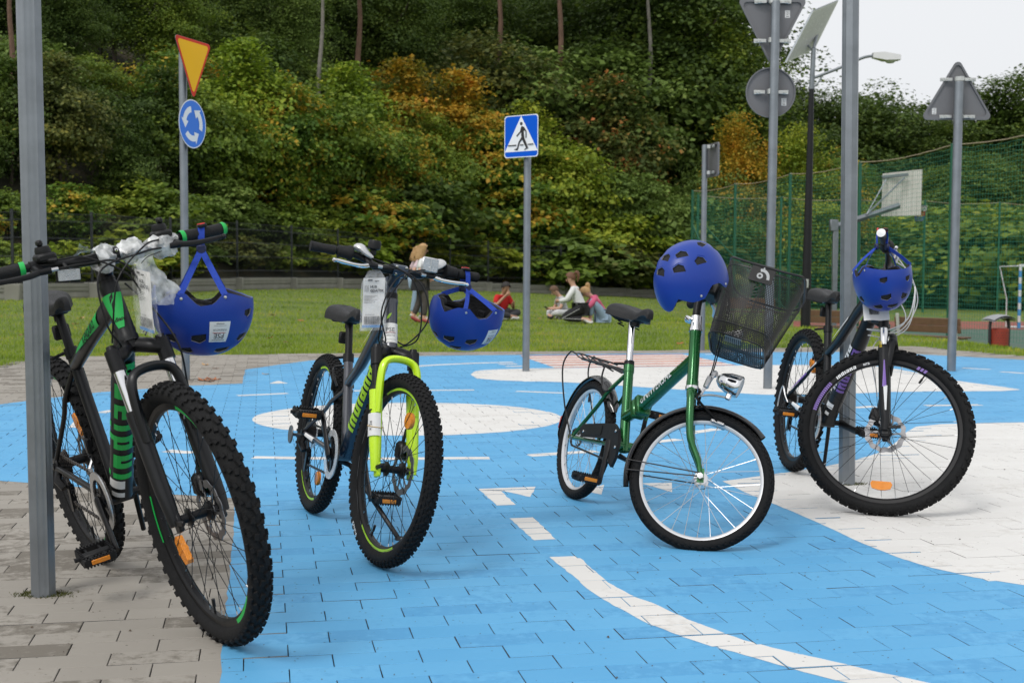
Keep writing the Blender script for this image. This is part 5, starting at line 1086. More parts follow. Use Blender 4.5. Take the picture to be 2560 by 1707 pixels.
def derailleur(g, m_=None):
    low = g.get('der', Vector((.035, 0, g['R'] - .12))); rh = Vector((0, 0, g['R'])); b = MB(); m_ = m_ or blackm
    b.tube([rh + Vector((-.005, -.062, -.02)), rh + Vector((.012, -.075, -.045)), low + Vector((.0, -.066, .05))], [.012, .014, .012], 8); b.prism([(-.014, -.03), (.012, -.03), (.02, .055), (0, .06)], low + Y * -.058, X, Z, Y * .003); b.prism([(-.014, -.03), (.012, -.03), (.02, .055), (0, .06)], low + Y * -.044, X, Z, Y * .003)
    for c in (low + Y * -.054, low + Vector((.01, -.054, .048))): b.prism(gear2d(.02, 11, .004), c, X, Z, Y * .008)
    return b.build('rear_derailleur', m_, g['root'])
def cable(g, pts, r=.0025, m_=None, steer=True, n=8): b = MB(); b.tube(bez(pts, n), r, 6); return b.build('cable', m_ or blackp, g['root'], g['S'] if steer else None)
def seat(g, top, clamp_z, L, w, style, post_m, rail=True, tilt=0.0):
    """top: saddle position (x, z); post runs down the seat tube"""
    root = g['root']; st = Vector((g['st'][0], 0, g['st'][1])); bb = Vector((g['bb'][0], 0, g['bb'][1])); d = (st - bb).normalized(); pt = st + d * (g['post'])
    b = MB(); b.tube([st - d * .05, pt], .0138, 16); b.build('seat_post', post_m, root)
    b = MB(); b.tube([st - d * .012, st + d * .018], .0205, 16); b.box(st + Vector((-.026, 0, .004)), (.02, .018, .022), None, 0, .003); b.tube([st + Vector((-.03, -.01, .004)), st + Vector((-.034, -.03, .0)), st + Vector((-.02, -.055, -.004))], .005, 8); b.build('seat_clamp', blackm, root)
    sc = pt + Vector((-.012 + g.get('sad_dx', 0), 0, .052)); sm = saddle_mesh(L, w, style, leather); so = link('saddle', sm, root, Matrix.Translation(sc) @ Matrix.Rotation(tilt, 4, 'Y'))
    b = MB()
    for s in (-1, 1): b.tube(bez([(-.10, s * .028, -.03), (-.05, s * .022, -.044), (.03, s * .022, -.044), (.09, s * .008, -.022)], 4), .0035, 8)
    b.box((.012, 0, -.046), (.05, .05, .022), None, 1, .004); b.tube([(.012, 0, -.075), (.012, 0, -.04)], .016, 12, 1); b.build('saddle_rails', [steel_dark, blackm], so)
    return so, pt, d, st
def rear_refl(g, c, m1=None):
    b = MB(); b.box((0, 0, 0), (.02, .05, .045), None, 0, .005); b.box((-.011, 0, 0), (.004, .044, .038), None, 1, .001); b.tube([(.01, 0, 0), (.03, 0, 0)], .008, 8); b.build('rear_reflector', [blackp, red_ref], g['root'], Matrix.Translation(c))
def grip(par, c0, c1, end_m, ring_m=None, r=.0162, ribs=16, m_=None):
    d = Vector(c1) - Vector(c0); b = MB(); pr = []; n = ribs * 2
    for i in range(n + 1): pr.append((r * (1.0 if i % 2 else .94) * (1 + .05 * math.cos(i / n * 6.28)), d.length * (.03 + .94 * i / n)))
    b.lathe([(.011, 0)] + pr + [(.011, d.length)], c0, d, 18)
    for j in range(10):
        w = j / 10 * 6.283
    b.lathe([(r * 1.05, d.length * .965), (r * 1.08, d.length), (0, d.length + .003)], c0, d, 18, 1)
    if ring_m: b.lathe([(r * 1.12, -.003), (r * 1.15, .004), (r * 1.12, .010)], c0, d, 18, 2); b.lathe([(r * 1.12, d.length - .012), (r * 1.15, d.length - .004), (r * 1.0, d.length + .002)], c0, d, 18, 2)
    return b.build('grip', [m_ or rubber2, end_m, ring_m or end_m], par)

def handlebar(g, C, hw, rise, sweep, m_, clamp_r=.0158, r=.0111, stem_from=None, stem_m=None):
    pts = []
    for s in (-1, 1):
        q = [C + Y * (s * .03), C + Y * (s * .08), C + Y * (s * .14) + Z * rise * .75 + X * (-sweep * .25), C + Y * (s * .20) + Z * rise + X * (-sweep * .5), C + Y * (s * hw) + Z * rise + X * (-sweep)]; pts.append(q)
    path = bez(pts[0][::-1] + [C] + pts[1], 5); b = MB(); n = len(path); b.tube(path, [r + (clamp_r - r) * max(0, 1 - abs((p - C).y) / .11) ** .7 for p in path], 14); hb = b.build('handlebar', m_, g['root'], g['S'])
    g['hb'] = hb; g['bar_end'] = {-1: pts[0][-1], 1: pts[1][-1]}; g['bar_at'] = lambda s, y: C + Y * (s * y) + Z * rise + X * (-sweep * (.5 + .5 * (y - .2) / (hw - .2)))
    if stem_from is not None:
        A = Vector(stem_from); b = MB(); b.tube([A - g['a'] * .03, A + g['a'] * .032], .0215, 16); b.tube([A, A.lerp(C, .8)], [.019, .0165], 14, sq=(1.05, 1)); b.tube([C - Y * .026, C + Y * .026], clamp_r + .0065, 16)
        for s in (-1, 1):
            for k in (-1, 1): b.lathe([(.0045, 0), (.0045, .004), (.002, .0042), (.0018, .001)], C + Vector((clamp_r + .004, s * .018, k * .013)), X, 10, 1)
        b.build('stem', [stem_m or blackm, chrome], hb)
    return hb
def brake_lever(g, s, y, blade_m, body_m, drop=.5):
    c = g['bar_at'](s, y); b = MB(); b.tube([c - Y * .009, c + Y * .009], .0155, 14); f = Vector((math.cos(drop), 0, -math.sin(drop))); piv = c + f * .042 + Y * (s * -.006)
    b.tube([c + f * .012, piv], [.011, .010], 8, sq=(1.3, .9)); b.tube([piv + Y * (s * -.022), piv + Y * (s * .016)], .0085, 10); b.tube([piv + Y * (s * -.040), piv + Y * (s * -.02)], .0058, 10, 1)
    lv = b.build('brake_lever', [body_m, alu], g['hb'])
    b = MB(); P = bez([piv + Y * (s * .006), piv + Y * (s * .035) + f * .012, piv + Y * (s * .075) + f * .010 - Z * .002, piv + Y * (s * .115) + f * .004 - Z * .003, piv + Y * (s * .132) + f * .008], 4); b.tube(P, [.0085 - .0028 * i / (len(P) - 1) for i in range(len(P))], 8, sq=(.8, 1.0)); b.lathe([(0, -.0075), (.005, -.006), (.0075, 0), (.005, .006), (0, .0075)], P[-1], Y, 8); b.build('lever_blade', blade_m, g['hb'])
    return piv + Y * (s * -.042)
def view_dir(g, p): return (g['mw'].inverted() @ Vector((0, 0, CAM_H)) - Vector(p)).normalized()

# ------------------------------------------------ 1: black bicycle with green lettering, leaning on the left pole
g1 = make_bike(dict(x=-1.333, y=4.147, psi=-56, lean=13.1, steer=3.2, wb=1.093, R=.345, ht=68, e=.042, bb=(.415, .29), st=(.272, .715), post=.13, ri=.272, Rr=.294, tw=.0275, tread='knob', rim_mat=blackm, hub_mat=blackm, spoke_mat=blackm, rotor=2, wrot=.3, valve=R(-80), ped={-1: .2, 1: -.3},
    wheel_refl={'f': [R(-125)], 'r': [R(60)]}, label='black mountain bicycle with bright green lettering leaning on the left pole, nearest to us'))
r1 = g1['root']; bb = Vector((.415, 0, .29)); st = Vector((.272, 0, .715)); hub1 = Vector((0, 0, .345)); ax = g1['axis']
b = MB(); b.tube([ax(.78), ax(.795), ax(.80), ax(.905), ax(.912), ax(.93)], [.0275, .0275, .0255, .0245, .0262, .0262], 20)
dtA, dtB = bb + Vector((.018, 0, .012)), ax(.815); b.tube(bez([dtA, dtA.lerp(dtB, .33), dtA.lerp(dtB, .7), dtB], 5), [.0335] * 6 + [.0335] * 5 + [.031, .029, .028, .028, .028], 18)
ttA, ttB = st - Vector((-.012, 0, .035)), ax(.89); b.tube(bez([ttA, ttA.lerp(ttB, .4) + Z * .004, ttB], 6), [.0185 + .0065 * i / 12 for i in range(13)], 16, sq=(.95, 1.1)); b.tube([bb, st], [.0185, .0172], 16); b.tube([bb - Y * .036, bb + Y * .036], .0215, 18)
stays(b, (.285, 0, .665), (.0, 0, .352), .012, .040, .066, .0085, .0075, .5); stays(b, (.39, 0, .29), (.0, 0, .342), .020, .046, .066, .0115, .0095, .35)
b.tube([(.20, -.036, .57), (.20, .036, .57)], .006, 8); b.box((0, -.066, .345), (.05, .008, .05), None, 0, .004); b.box((0, .066, .345), (.05, .008, .05), None, 0, .004)
f1 = b.build('frame', satin, r1)
d_dt = (dtB - dtA).normalized(); fc = view_dir(g1, dtA.lerp(dtB, .5)) + Vector((0, -.25, 0))
b = MB(); on_tube(b, bits2d('indiana', .078, 0, 2.2), dtA + d_dt * .10, dtB, .0342, fc, 0, v0=-.041); b.build('lettering', green_letter, f1, smooth=False)
b = MB(); on_tube(b, rect2d(.035, .05), dtA + d_dt * .055, dtB, .0338, fc, 0, v0=-.02); b.build('serial_label', sticker_m, f1)
b = MB(); on_tube(b, rect2d(.02, .04), dtA + d_dt * .018, dtB, .0338, fc, 0, v0=-.02); on_tube(b, shift(text2d('KROSS', .007), .004, 0), dtA + d_dt * .02, dtB, .0342, fc, 1) if False else None; b.build('round_badge', sticker_m, f1)
d_tt = (ttB - ttA).normalized()
def poly2d(P, n=7):
    b_ = MB(); return None
def strip2d(L, h0, h1, slant, n=10): return ([(L * i / n + slant * (j / 4), (h0 + (h1 - h0) * i / n) * (j / 4 - .5)) for i in range(n + 1) for j in range(5)], [(i * 5 + j, (i + 1) * 5 + j, (i + 1) * 5 + j + 1, i * 5 + j + 1) for i in range(n) for j in range(4)], L)
b = MB(); on_tube(b, strip2d(.30, .006, .040, .03), ttA + d_tt * .14, ttB, .0245, Vector((.1, -1, .15)), 0, lift=.0008); b.build('top_tube_stripe', green_letter, f1)
b = MB(); tx = text2d('X-ENDURO', .032, .02); on_tube(b, tx, ttA + d_tt * .25, ttB, .0249, Vector((.1, -1, .15)), 0, v0=-.012, lift=.0012); b.build('lettering', blackp, f1)
a1_ = g1['a']; b = MB(); on_tube(b, ([(-.060, 0), (-.03, -.026), (.005, -.032), (.030, -.03), (.045, 0), (.030, .03), (.005, .032), (-.03, .026)], [(0, 1, 2, 3, 4, 5, 6, 7)], 0) if False else strip2d(.095, .016, .066, 0), ax(.815), ax(.93), .0262, Vector((1, -.55, .2)), 0, lift=.0009); on_tube(b, shift(text2d('indiana', .016, .03), -.026, 0), ax(.835), ax(.835) + a1_.cross(Vector((1, -.55, .2)).normalized()), 9, Vector((1, -.55, .2)), 1) if False else None
b.build('head_badge', green_letter, f1)
b = MB(); fwd_ = (Vector((1, -.55, .2)) - a1_ * Vector((1, -.55, .2)).dot(a1_)).normalized(); sd = a1_.cross(fwd_); tx = text2d('indiana', .015, .03)
for q in [0]: b.add([ax(.832) + a1_ * c_ + (fwd_ * math.cos((a_ - tx[2] / 2) / .0265) + sd * math.sin((a_ - tx[2] / 2) / .0265)) * .0276 for a_, c_ in tx[0]], tx[1], 0)
for (c0, c1, w_) in ((.028, .062, .009), (.05, .078, .006)):
    b.add([ax(.832) + a1_ * hh_ + (fwd_ * math.cos(w0) + sd * math.sin(w0)) * .0279 for hh_, w0 in ((c0, -.25), ((c0 + c1) / 2, .18), (c1, .28), ((c0 + c1) / 2 + .004, -.12))], [(0, 1, 2, 3)], 0)
b.build('lettering', blackp, f1)
susp_fork(g1, satin, blackm, chrome, .285, .442, .785)
for s in (-1, 1):
    b = MB(); A = lambda d, k: g1['fh'] + Y * (s * .066) + a1_ * d + g1['n'] * k
    on_tube(b, strip2d(.15, .006, .012, .0), A(.05, 0), A(.25, 0), .0222, Vector((-.4, s * -.6, 0)), 0); b.build('fork_stripe', green_letter, bpy.data.objects[r1.children[-1].name] if False else f1, g1['S'])
cr1 = drivetrain(g1, -42, .078, alu); derailleur(g1)
seat(g1, None, None, .27, .075, 'sport', blackm); rear_refl(g1, Vector((.215, 0, .78)))
b = MB(); b.box((.31, -.028, .44), (.03, .02, .05), None, 0, .005); b.tube([(.30, -.02, .40), (.32, -.045, .37), (.36, -.05, .375)], .006, 8, 1); b.build('front_derailleur', [blackm, alu], r1)
b = MB(); b.tube([(.20, .055, .33), (.30, .075, .32), (.16, .11, .10)], [.010, .010, .008], 8); b.build('kickstand', blackm, r1)
C1 = ax(.972) + g1['n'] * .062 + Z * .012
hb1 = handlebar(g1, C1, .345, .010, .03, blackm, stem_from=ax(.955), stem_m=blackm)
b = MB(); b.tube([ax(.925), ax(.985)], .0195, 16); b.tube([ax(.930), ax(.937)], .0235, 16); b.tube([ax(.942), ax(.949)], .023, 16); b.build('headset', blackm, r1, g1['S'])
for s in (-1, 1):
    e_ = g1['bar_end'][s]; c0 = g1['bar_at'](s, .21); grip(hb1, c0, e_, blackp, green_letter)
    cx = brake_lever(g1, s, .185, blackp, blackm, .35); P = g1['bar_at'](s, .155)
    b = MB(); b.box(P + Vector((.004, 0, .018)), (.046, .05, .022), None, 0, .006); b.lathe([(.019, 0), (.020, .010), (.017, .020), (0, .022)], P + Vector((.0, 0, .026)), Z, 16); b.box(P + Vector((-.022, s * .018, .004)), (.028, .022, .010), Matrix.Rotation(.4, 3, 'Y'), 0, .003); b.tube([P + Vector((.02, 0, .01)), P + Vector((.035, -s * .02, .008))], .006, 8); b.box(P + Vector((.0, s * .005, .055)), (.022, .014, .016), None, 0, .004); b.build('shifter', blackp, hb1)
    tgt = ax(.83) + Vector((.045, s * -.035, 0))
    cable(g1, [cx, cx + Vector((.03, -s * .06, .0)), C1 + Vector((.07, s * -.01, -.02)), ax(.88) + Vector((.095, -s * .055, 0)), tgt + Vector((-.005, 0, -.03))] if s == -1 else [cx, cx + Vector((.04, -s * .07, .0)), C1 + Vector((.09, -.06, -.03)), ax(.85) + Vector((.11, -.075, 0)), ax(.78) + Vector((.05, -.04, 0)), ax(.74) + Vector((-.02, -.035, 0))], .0027)
    cable(g1, [P + Vector((.035, -s * .02, .008)), P + Vector((.075, -s * .08, .0)), C1 + Vector((.085, -s * .015, -.055)), ax(.86) + Vector((.085, -s * .05, -.02)), ax(.80) + Vector((.01, -s * .045, -.01))], .0025)
cable(g1, [ax(.93) + Vector((.04, .03, 0)), ax(.86) + Vector((.10, .055, 0)), ax(.76) + Vector((.13, .075, 0)), g1['fh'] + a1_ * .30 + Y * .088, g1['fh'] + a1_ * .10 + Y * .080], .0027)
b = MB(); rp_ = g1['bar_at'](-1, .115) + Vector((.025, 0, -.035)); b.box(rp_, (.012, .062, .034), Matrix.Rotation(-.12, 3, 'X'), 0, .004); b.box(rp_ + Vector((.0068, 0, 0)), (.003, .056, .028), Matrix.Rotation(-.12, 3, 'X'), 1, .001); b.tube([rp_ + Z * .015, rp_ + Vector((-.024, 0, .035))], .006, 8); b.build('front_reflector', [blackp, clear_ref], hb1)

# ------------------------------------------------ 2: grey bicycle with lime fork
g2 = make_bike(dict(x=-.785, y=4.998, psi=-68.2, lean=-7.1, steer=7.2, wb=.984, R=.314, ht=70, e=.042, bb=(.41, .282), st=(.285, .625), post=.143, ri=.246, Rr=.265, tw=.0265, tread='fine', rim_mat=blackm, hub_mat=blackm, spoke_mat=blackm, rotor=1, wrot=.1, valve=R(-105), refl_round=True, refl_r=.72, spoke_guard=True, ped={-1: .1, 1: .1},
    wheel_refl={'f': [R(75)], 'r': [R(-60)]}, label='dark grey mountain bicycle with a bright lime-yellow front fork and a parcel tag'))
r2 = g2['root']; bb = Vector((.41, 0, .282)); st = Vector((.285, 0, .625)); ax = g2['axis']; a2_ = g2['a']
b = MB(); b.tube([ax(.692), ax(.705), ax(.71), ax(.835), ax(.842), ax(.855)], [.026, .026, .0235, .023, .0245, .0245], 20)
dtA, dtB = bb + Vector((.015, 0, .01)), ax(.735); ttA, ttB = bb.lerp(st, .76), ax(.815)
b.tube(bez([ttA - Vector((.02, 0, .035)), ttA + Vector((.03, 0, .005)), ttA.lerp(ttB, .35) + Vector((.0, 0, -.022)), ttA.lerp(ttB, .7) + Vector((0, 0, .0)), ttB], 5), [.015] * 5 + [.018] * 5 + [.020] * 5 + [.023] * 6, 16); b.tube([bb, st], [.0185, .0172], 16); b.tube([bb - Y * .036, bb + Y * .036], .021, 18)
stays(b, (.33, 0, .51), (0, 0, .32), .012, .038, .064, .0085, .0075, .5); stays(b, (.385, 0, .282), (0, 0, .31), .02, .044, .064, .0115, .009, .35)
f2 = b.build('frame', slate, r2)
b = MB(); b.tube(bez([dtA, dtA.lerp(dtB, .35), dtA.lerp(dtB, .7), dtB], 5), [.031] * 8 + [.030] * 4 + [.028] * 4, 18); b.build('down_tube', slate_d, f2)
d_dt = (dtB - dtA).normalized(); b = MB(); on_tube(b, bits2d('indiana', .058, .15), dtA + d_dt * .13, dtB, .0318, Vector((.12, -1, .1)), 0, v0=-.03); b.build('lettering', lime_letter, f2, smooth=False)
d_tt = (ttB - ttA).normalized(); b = MB(); on_tube(b, strip2d(.2, .006, .022, .02), ttA.lerp(ttB, .45) + d_tt * .0, ttB, .0235, Vector((-.1, -.8, .5)), 0, lift=.0015); b.build('top_tube_stripe', white_dec, f2)
p0_, p1_ = Vector((.17, -.045, .41)), Vector((.30, -.03, .485)); b = MB(); on_plane(b, text2d('ROCK', .014, .03), (.155, -.0535, .398), (p1_ - p0_), Z, 0); b.build('lettering', white_dec, f2)
b = MB(); on_tube(b, strip2d(.11, .012, .017, 0), Vector((.05, -.064, .307)), Vector((.3, -.05, .288)), .0108, Vector((0, -1, .3)), 0, lift=.0012); b.build('chainstay_stripe', white_dec, f2)
# sponsor sticker round the head tube
fdir = view_dir(g2, ax(.75)); fdir = (fdir - a2_ * fdir.dot(a2_)).normalized(); sd = a2_.cross(fdir)
def wrap_head(tx, z0, r, lift): return [ax(z0) + a2_ * c_ + (fdir * math.cos(a_ / r) + sd * math.sin(a_ / r)) * (r + lift) for a_, c_ in tx[0]]
rr_ = rect2d(.060, .068, 10); b = MB(); b.add(wrap_head(shift(rr_, -.030, 0), .708, .0238, .0016), rr_[1], 0); o_ = b.build('sponsor_sticker', sticker_m, f2)
b = MB()
for tx, yy, mm in ((text2d('PSE', .020, .0), .038, 0), (text2d('FUNDATOR', .0062), .022, 0)): b.add(wrap_head(shift(tx, -tx[2] / 2, yy), .708, .0238, .0022), tx[1], mm)
for (yy, hh_, w_, mm) in ((.0345, .0011, .036, 1), (.0315, .0011, .036, 0), (.010, .0007, .040, 0)):
    t_ = rect2d(w_, hh_, 5); b.add(wrap_head(shift(t_, -w_ / 2, yy), .708, .0238, .0022), t_[1], mm)
b.build('print', [ink, mat('print_red', (.45, .03, .04), .6)], o_)
tl = ([(0, 0), (.008, .004), (.013, .012), (.016, .022), (.008, .018), (.002, .010)], [(0, 1, 2, 3, 4, 5)], 0); b = MB(); b.add(wrap_head(shift(tl, -.012, .0), .785, .0238, .0016), tl[1], 0); b.build('leaf_emblem', lime_letter, f2)
susp_fork(g2, lime, blackm, blackm, .255, .378, .700)
for s in (-1,):
    A = g2['fh'] + Y * (s * .066); b = MB(); on_tube(b, text2d('indiana', .026, .05), A + a2_ * .19, A, .0215, Vector((.3, s, 0)), 0, v0=-.012); b.build('lettering', blackp, f2, g2['S'])
    b = MB(); sh = rect2d(.075, .055, 5); on_tube(b, sh, A + a2_ * .10, A + a2_ * .3, .0225, Vector((.6, -.8, .2)), 0, v0=-.028, lift=.002); b.build('warning_leaflet', sticker_m, f2, g2['S'])
    b = MB(); t_ = text2d('\u2717 5x', .016); on_tube(b, t_, A + a2_ * .115, A + a2_ * .3, .0225, Vector((.6, -.8, .2)), 0, lift=.003); b.tube(arcpts(A + a2_ * .135, .0265, 0, 6.283, 16, X, Y), .0012, 4, 1); b.build('print', [ink, mat('rubber_band', (.5, .3, .05), .6)], f2, g2['S'])
drivetrain(g2, 127, .078, clearp); derailleur(g2)
seat(g2, None, None, .26, .075, 'sport', blackm); rear_refl(g2, Vector((.205, .0, .70)))
b = MB(); b.tube([(.345, 0, .255), (.36, .035, .24), (.60, .17, .03)], [.012, .010, .009], 8); b.box((.612, .177, .018), (.03, .035, .025), Matrix.Rotation(.5, 3, 'Y'), 0, .004); b.build('kickstand', blackm, r2)
b = MB(); b.lathe([(0, -.003), (.034, -.003), (.036, 0), (.034, .003), (0, .003)], (.0, -.118, .30), Y, 24); b.tube([(0, -.075, .30), (0, -.115, .30)], .006, 8); b.build('derailleur_guard', mat('guard_grey', (.09, .095, .10), .4, .3), r2)
for s in (-1, 1): b = MB(); b.tube(bez([(.285, s * .03, .52), (.245, s * .036, .55), (.215, s * .032, .585), (.27, 0, .60)], 4), .0042, 8); b.box((.235, s * .034, .53), (.016, .012, .06), None, 0, .003); b.build('rim_brake', blackm, r2)
C2 = ax(.925) + g2['n'] * .055 + Z * .012
b = MB(); b.tube([ax(.855), ax(.875)], .0235, 18); b.tube([ax(.875), ax(.915)], .0165, 16); b.build('headset', blackm, r2, g2['S'])
hb2 = handlebar(g2, C2, .31, .030, .03, blackm, stem_from=ax(.90), stem_m=slate_d)
for s in (-1, 1):
    e_ = g2['bar_end'][s]; c0 = g2['bar_at'](s, .225); grip(hb2, c0, e_, rubber2)
    b = MB(); i0, i1 = g2['bar_at'](s, .165), g2['bar_at'](s, .222); d_ = i1 - i0; b.lathe([(.012, 0), (.024, .006), (.0255, .016), (.021, .026), (.0195, d_.length - .004), (.012, d_.length)], i0, d_, 20); b.build('twist_shifter', rubber2, hb2)
    b = MB(); j0 = g2['bar_at'](s, .142); b.tube(bez([j0 + Vector((-.012, s * .012, .022)), j0 + Vector((.010, s * .004, .022)), j0 + Vector((.024, -s * .012, .008)), j0 + Vector((.026, -s * .034, -.004))], 4), [.012, .016, .018, .018, .017, .016, .015, .014, .012, .011, .010, .009, .007], 12, sq=(1.25, .8)); b.build('shifter_cover', silverp, hb2)
    cx = brake_lever(g2, s, .118, chrome, blackp, .75)
    cable(g2, [cx, cx + Vector((.03, -s * .05, 0)), C2 + Vector((.09, -s * .02, -.03)), ax(.85) + Vector((.12, -s * .06, 0)), ax(.74) + Vector((.07, -s * .07, 0)), ax(.70) + Vector((-.01, -s * .035, 0))], .0026)
    cable(g2, [j0 + Vector((.03, -s * .02, -.004)), C2 + Vector((.06, s * .03, .005)), C2 + Vector((.10, -s * .05, -.04)), ax(.82) + Vector((.125, -s * .085, -.01)), ax(.73) + Vector((.06, -s * .04, -.01)), ax(.72) + Vector((-.01, -s * .03, 0))], .0026)
b = MB(); p_ = g2['bar_at'](-1, .10) + Z * .016; b.lathe([(.014, 0), (.021, .004), (.0225, .022), (.019, .032), (.009, .033), (.009, .030), (0, .030)], p_ + Z * .008, Z, 20); b.box(p_, (.02, .014, .02), None, 0, .003); b.build('bell', blackp, hb2)
b = MB(); rp_ = g2['bar_at'](1, .095) + Vector((.034, 0, .008)); b.box(rp_, (.014, .062, .050), None, 0, .006); b.box(rp_ + X * .0075, (.003, .056, .044), None, 1, .001); b.box(rp_ + X * .0092, (.0015, .003, .044), None, 0); b.tube([rp_ - X * .004, rp_ + Vector((-.034, 0, -.006))], .007, 8); b.build('front_reflector', [silverp, clear_ref], hb2)

# ------------------------------------------------ 3: green folding bicycle with a wire basket
g3 = make_bike(dict(x=.254, y=5.343, psi=-71.2, lean=-13.6, steer=57.0, wb=1.0, R=.252, ht=70, e=.05, bb=(.385, .275), st=(.262, .590), post=.195, sad_dx=.045, ri=.203, Rr=.217, tw=.022, tread='slick', rim_mat=alu_rim, hub_mat=chrome, spoke_mat=alu, spokes=28, sr=.0011, wrot=0, valve=R(127), qr=False, cassette=1, single=True, ped={-1: .0, 1: .0},
    label='green folding city bicycle with a black wire basket and chrome headlamp'))
r3 = g3['root']; bb = Vector((.385, 0, .275)); st = Vector((.262, 0, .590)); ax = g3['axis']; a3 = g3['a']; n3 = g3['n']; fh3 = g3['fh']; S3 = g3['S']
b = MB(); b.tube([ax(.555), ax(.575), ax(.58), ax(.74), ax(.745), ax(.755)], [.022, .022, .0205, .0205, .022, .022], 20)
hng = Vector((.455, 0, .435)); mA, mB = hng, ax(.655); b.tube([mA, mB], [.0255, .0225], 20); b.tube([bb - Vector((-.01, 0, .02)), st], [.0205, .0195], 18); b.tube([st - (st - bb).normalized() * .03, st], .0218, 18); b.tube([bb - Y * .036, bb + Y * .036], .021, 18)
b.tube([Vector((.345, 0, .385)), hng - Vector((.03, 0, .012))], .0225, 16); b.box(hng - Vector((.022, 0, .006)), (.03, .055, .075), Matrix.Rotation(R(-32), 3, 'Y'), 0, .006); b.box(hng + Vector((.012, 0, .012)), (.03, .058, .080), Matrix.Rotation(R(-32), 3, 'Y'), 0, .006); b.tube([hng + Vector((-.006, .036, -.04)), hng + Vector((.012, .036, .05))], .008, 8)
stays(b, (.275, 0, .545), (0, 0, .26), .016, .040, .058, .0085, .008, .5); stays(b, (.36, 0, .272), (0, 0, .25), .022, .040, .058, .0095, .008, .35)
f3 = b.build('frame', fgreen, r3)
dm = (mB - mA).normalized(); tx = text2d('UNIWERSAL', .042, .010, 1.06); b = MB(); tx2 = ([(x_ + .2 * y_, y_) for x_, y_ in tx[0]], tx[1], tx[2]); on_tube(b, tx2, mA + dm * .045, mB, .0250, Vector((.0, -1, .28)), 0, v0=-.015, lift=.0012); b.build('lettering', white_dec, f3)
b = MB()
for s in (-1, 1): q = lambda d, k=0, y=.046: fh3 + Y * (s * y) + a3 * d + n3 * k; b.tube(bez([q(0), q(.06, -.012), q(.13, -.040), q(.20, -.048), q(.30, -.05, .040), q(.318, -.05, .02)], 4), [.0095] * 4 + [.0115] * 4 + [.0135] * 4 + [.0145] * 9, 12); b.prism([(-.012, -.02), (.012, -.02), (.012, .03), (-.012, .03)], q(0) - Y * .002, n3, a3, Y * .004)
b.tube([ax(.522), ax(.556)], [.019, .0205], 16); b.tube([ax(.53) - Y * .042, ax(.53) + Y * .042], .0145, 12); b.build('fork', fgreen, r3, S3)
b = MB(); b.tube([ax(.545), ax(.556)], .0245, 20); b.build('lower_headset', chrome, r3, S3); b = MB(); b.tube([ax(.755), ax(.764)], .0245, 20); b.tube([ax(.764), ax(.772)], .022, 20); b.tube([ax(.771), ax(.81)], .0205, 18); b.box(ax(.79) + Vector((-.028, 0, 0)), (.03, .03, .02), None, 0, .004); b.tube([ax(.79) + Vector((-.036, -.018, 0)), ax(.79) + Vector((-.034, .022, 0))], .005, 8); b.tube([ax(.79) + Vector((-.036, -.02, 0)), ax(.775) + Vector((-.02, -.04, 0))], .006, 8); b.build('headset', chrome, r3, S3)
# mudguards, stays, rack, chain case, lamp
def mudguard(name, c, Rg, a0, a1, mw_, w=.026, dp=.016):
    b = MB(); n_, k_ = 44, 8
    for layer in (0, 1):
        for i in range(n_ + 1):
            t = a0 + (a1 - a0) * i / n_; ed = min(1, (min(i, n_ - i) / 2.0) * .5 + .45)
            for j in range(k_ + 1): w_ = math.pi * j / k_; r_ = Rg - layer * .0025 - dp * (1 - math.sin(w_)); b.v.append(tuple(c + X * (r_ * math.cos(t)) + Z * (r_ * math.sin(t)) + Y * (math.cos(w_) * (w - layer * .0015) * ed)))
        o_ = layer * (n_ + 1) * (k_ + 1)
        for i in range(n_):
            for j in range(k_): q = (o_ + i * (k_ + 1) + j, o_ + i * (k_ + 1) + j + 1, o_ + (i + 1) * (k_ + 1) + j + 1, o_ + (i + 1) * (k_ + 1) + j); b.f.append(q if layer == 0 else q[::-1]); b.m.append(0)
    return b.build(name, mat('gloss_black', (.008, .008, .009), .12, 0, .1, 5, coat=.6), r3, mw_)
mgF = mudguard('mudguard', fh3, .273, R(58), R(208), S3); mgR = mudguard('mudguard', Vector((0, 0, .252)), .275, R(32), R(190), None)
b = MB()
for s in (-1, 1): e_ = fh3 + X * (.262 * math.cos(R(196))) + Z * (.262 * math.sin(R(196))) + Y * s * .026; b.tube([fh3 + Y * s * .056, e_], .0024, 6)
b.tube([fh3 + Y * -.056 + Z * .012, fh3 + X * (.262 * math.cos(R(188))) + Z * (.262 * math.sin(R(188))) - Y * .026], .0024, 6); b.build('mudguard_stay', blackm, r3, S3)
b = MB(); b.box(Vector((0, 0, .252)) + X * (.283 * math.cos(R(172))) + Z * (.283 * math.sin(R(172))), (.012, .04, .06), Matrix.Rotation(R(5), 3, 'Y'), 0, .005); b.build('rear_reflector', red_ref, mgR)
b = MB(); rk = [(.22, 0, .565), (.10, 0, .575), (-.10, 0, .585), (-.22, 0, .60)]
for yy in (-.055, -.028, 0, .028, .055): b.tube(bez([(.245 if abs(yy) < .05 else .19, yy * .55, .555), (.10, yy, .573), (-.12, yy, .583), (-.20, yy * .9, .598)], 4), .0032, 6)
for xx in (.13, .05, -.03, -.11): b.tube([(xx, -.055, .573 - xx * .05), (xx, .055, .573 - xx * .05)], .003, 6)
for s in (-1, 1): b.tube(bez([(-.20, s * .05, .598), (-.255, s * .055, .60), (-.285, s * .062, .53), (-.16, s * .066, .38), (-.02, s * .066, .262)], 5), .0036, 6); b.tube(bez([(.15, s * .055, .568), (.16, s * .06, .52), (.19, s * .05, .47), (.24, s * .03, .49)], 4), .0036, 6)
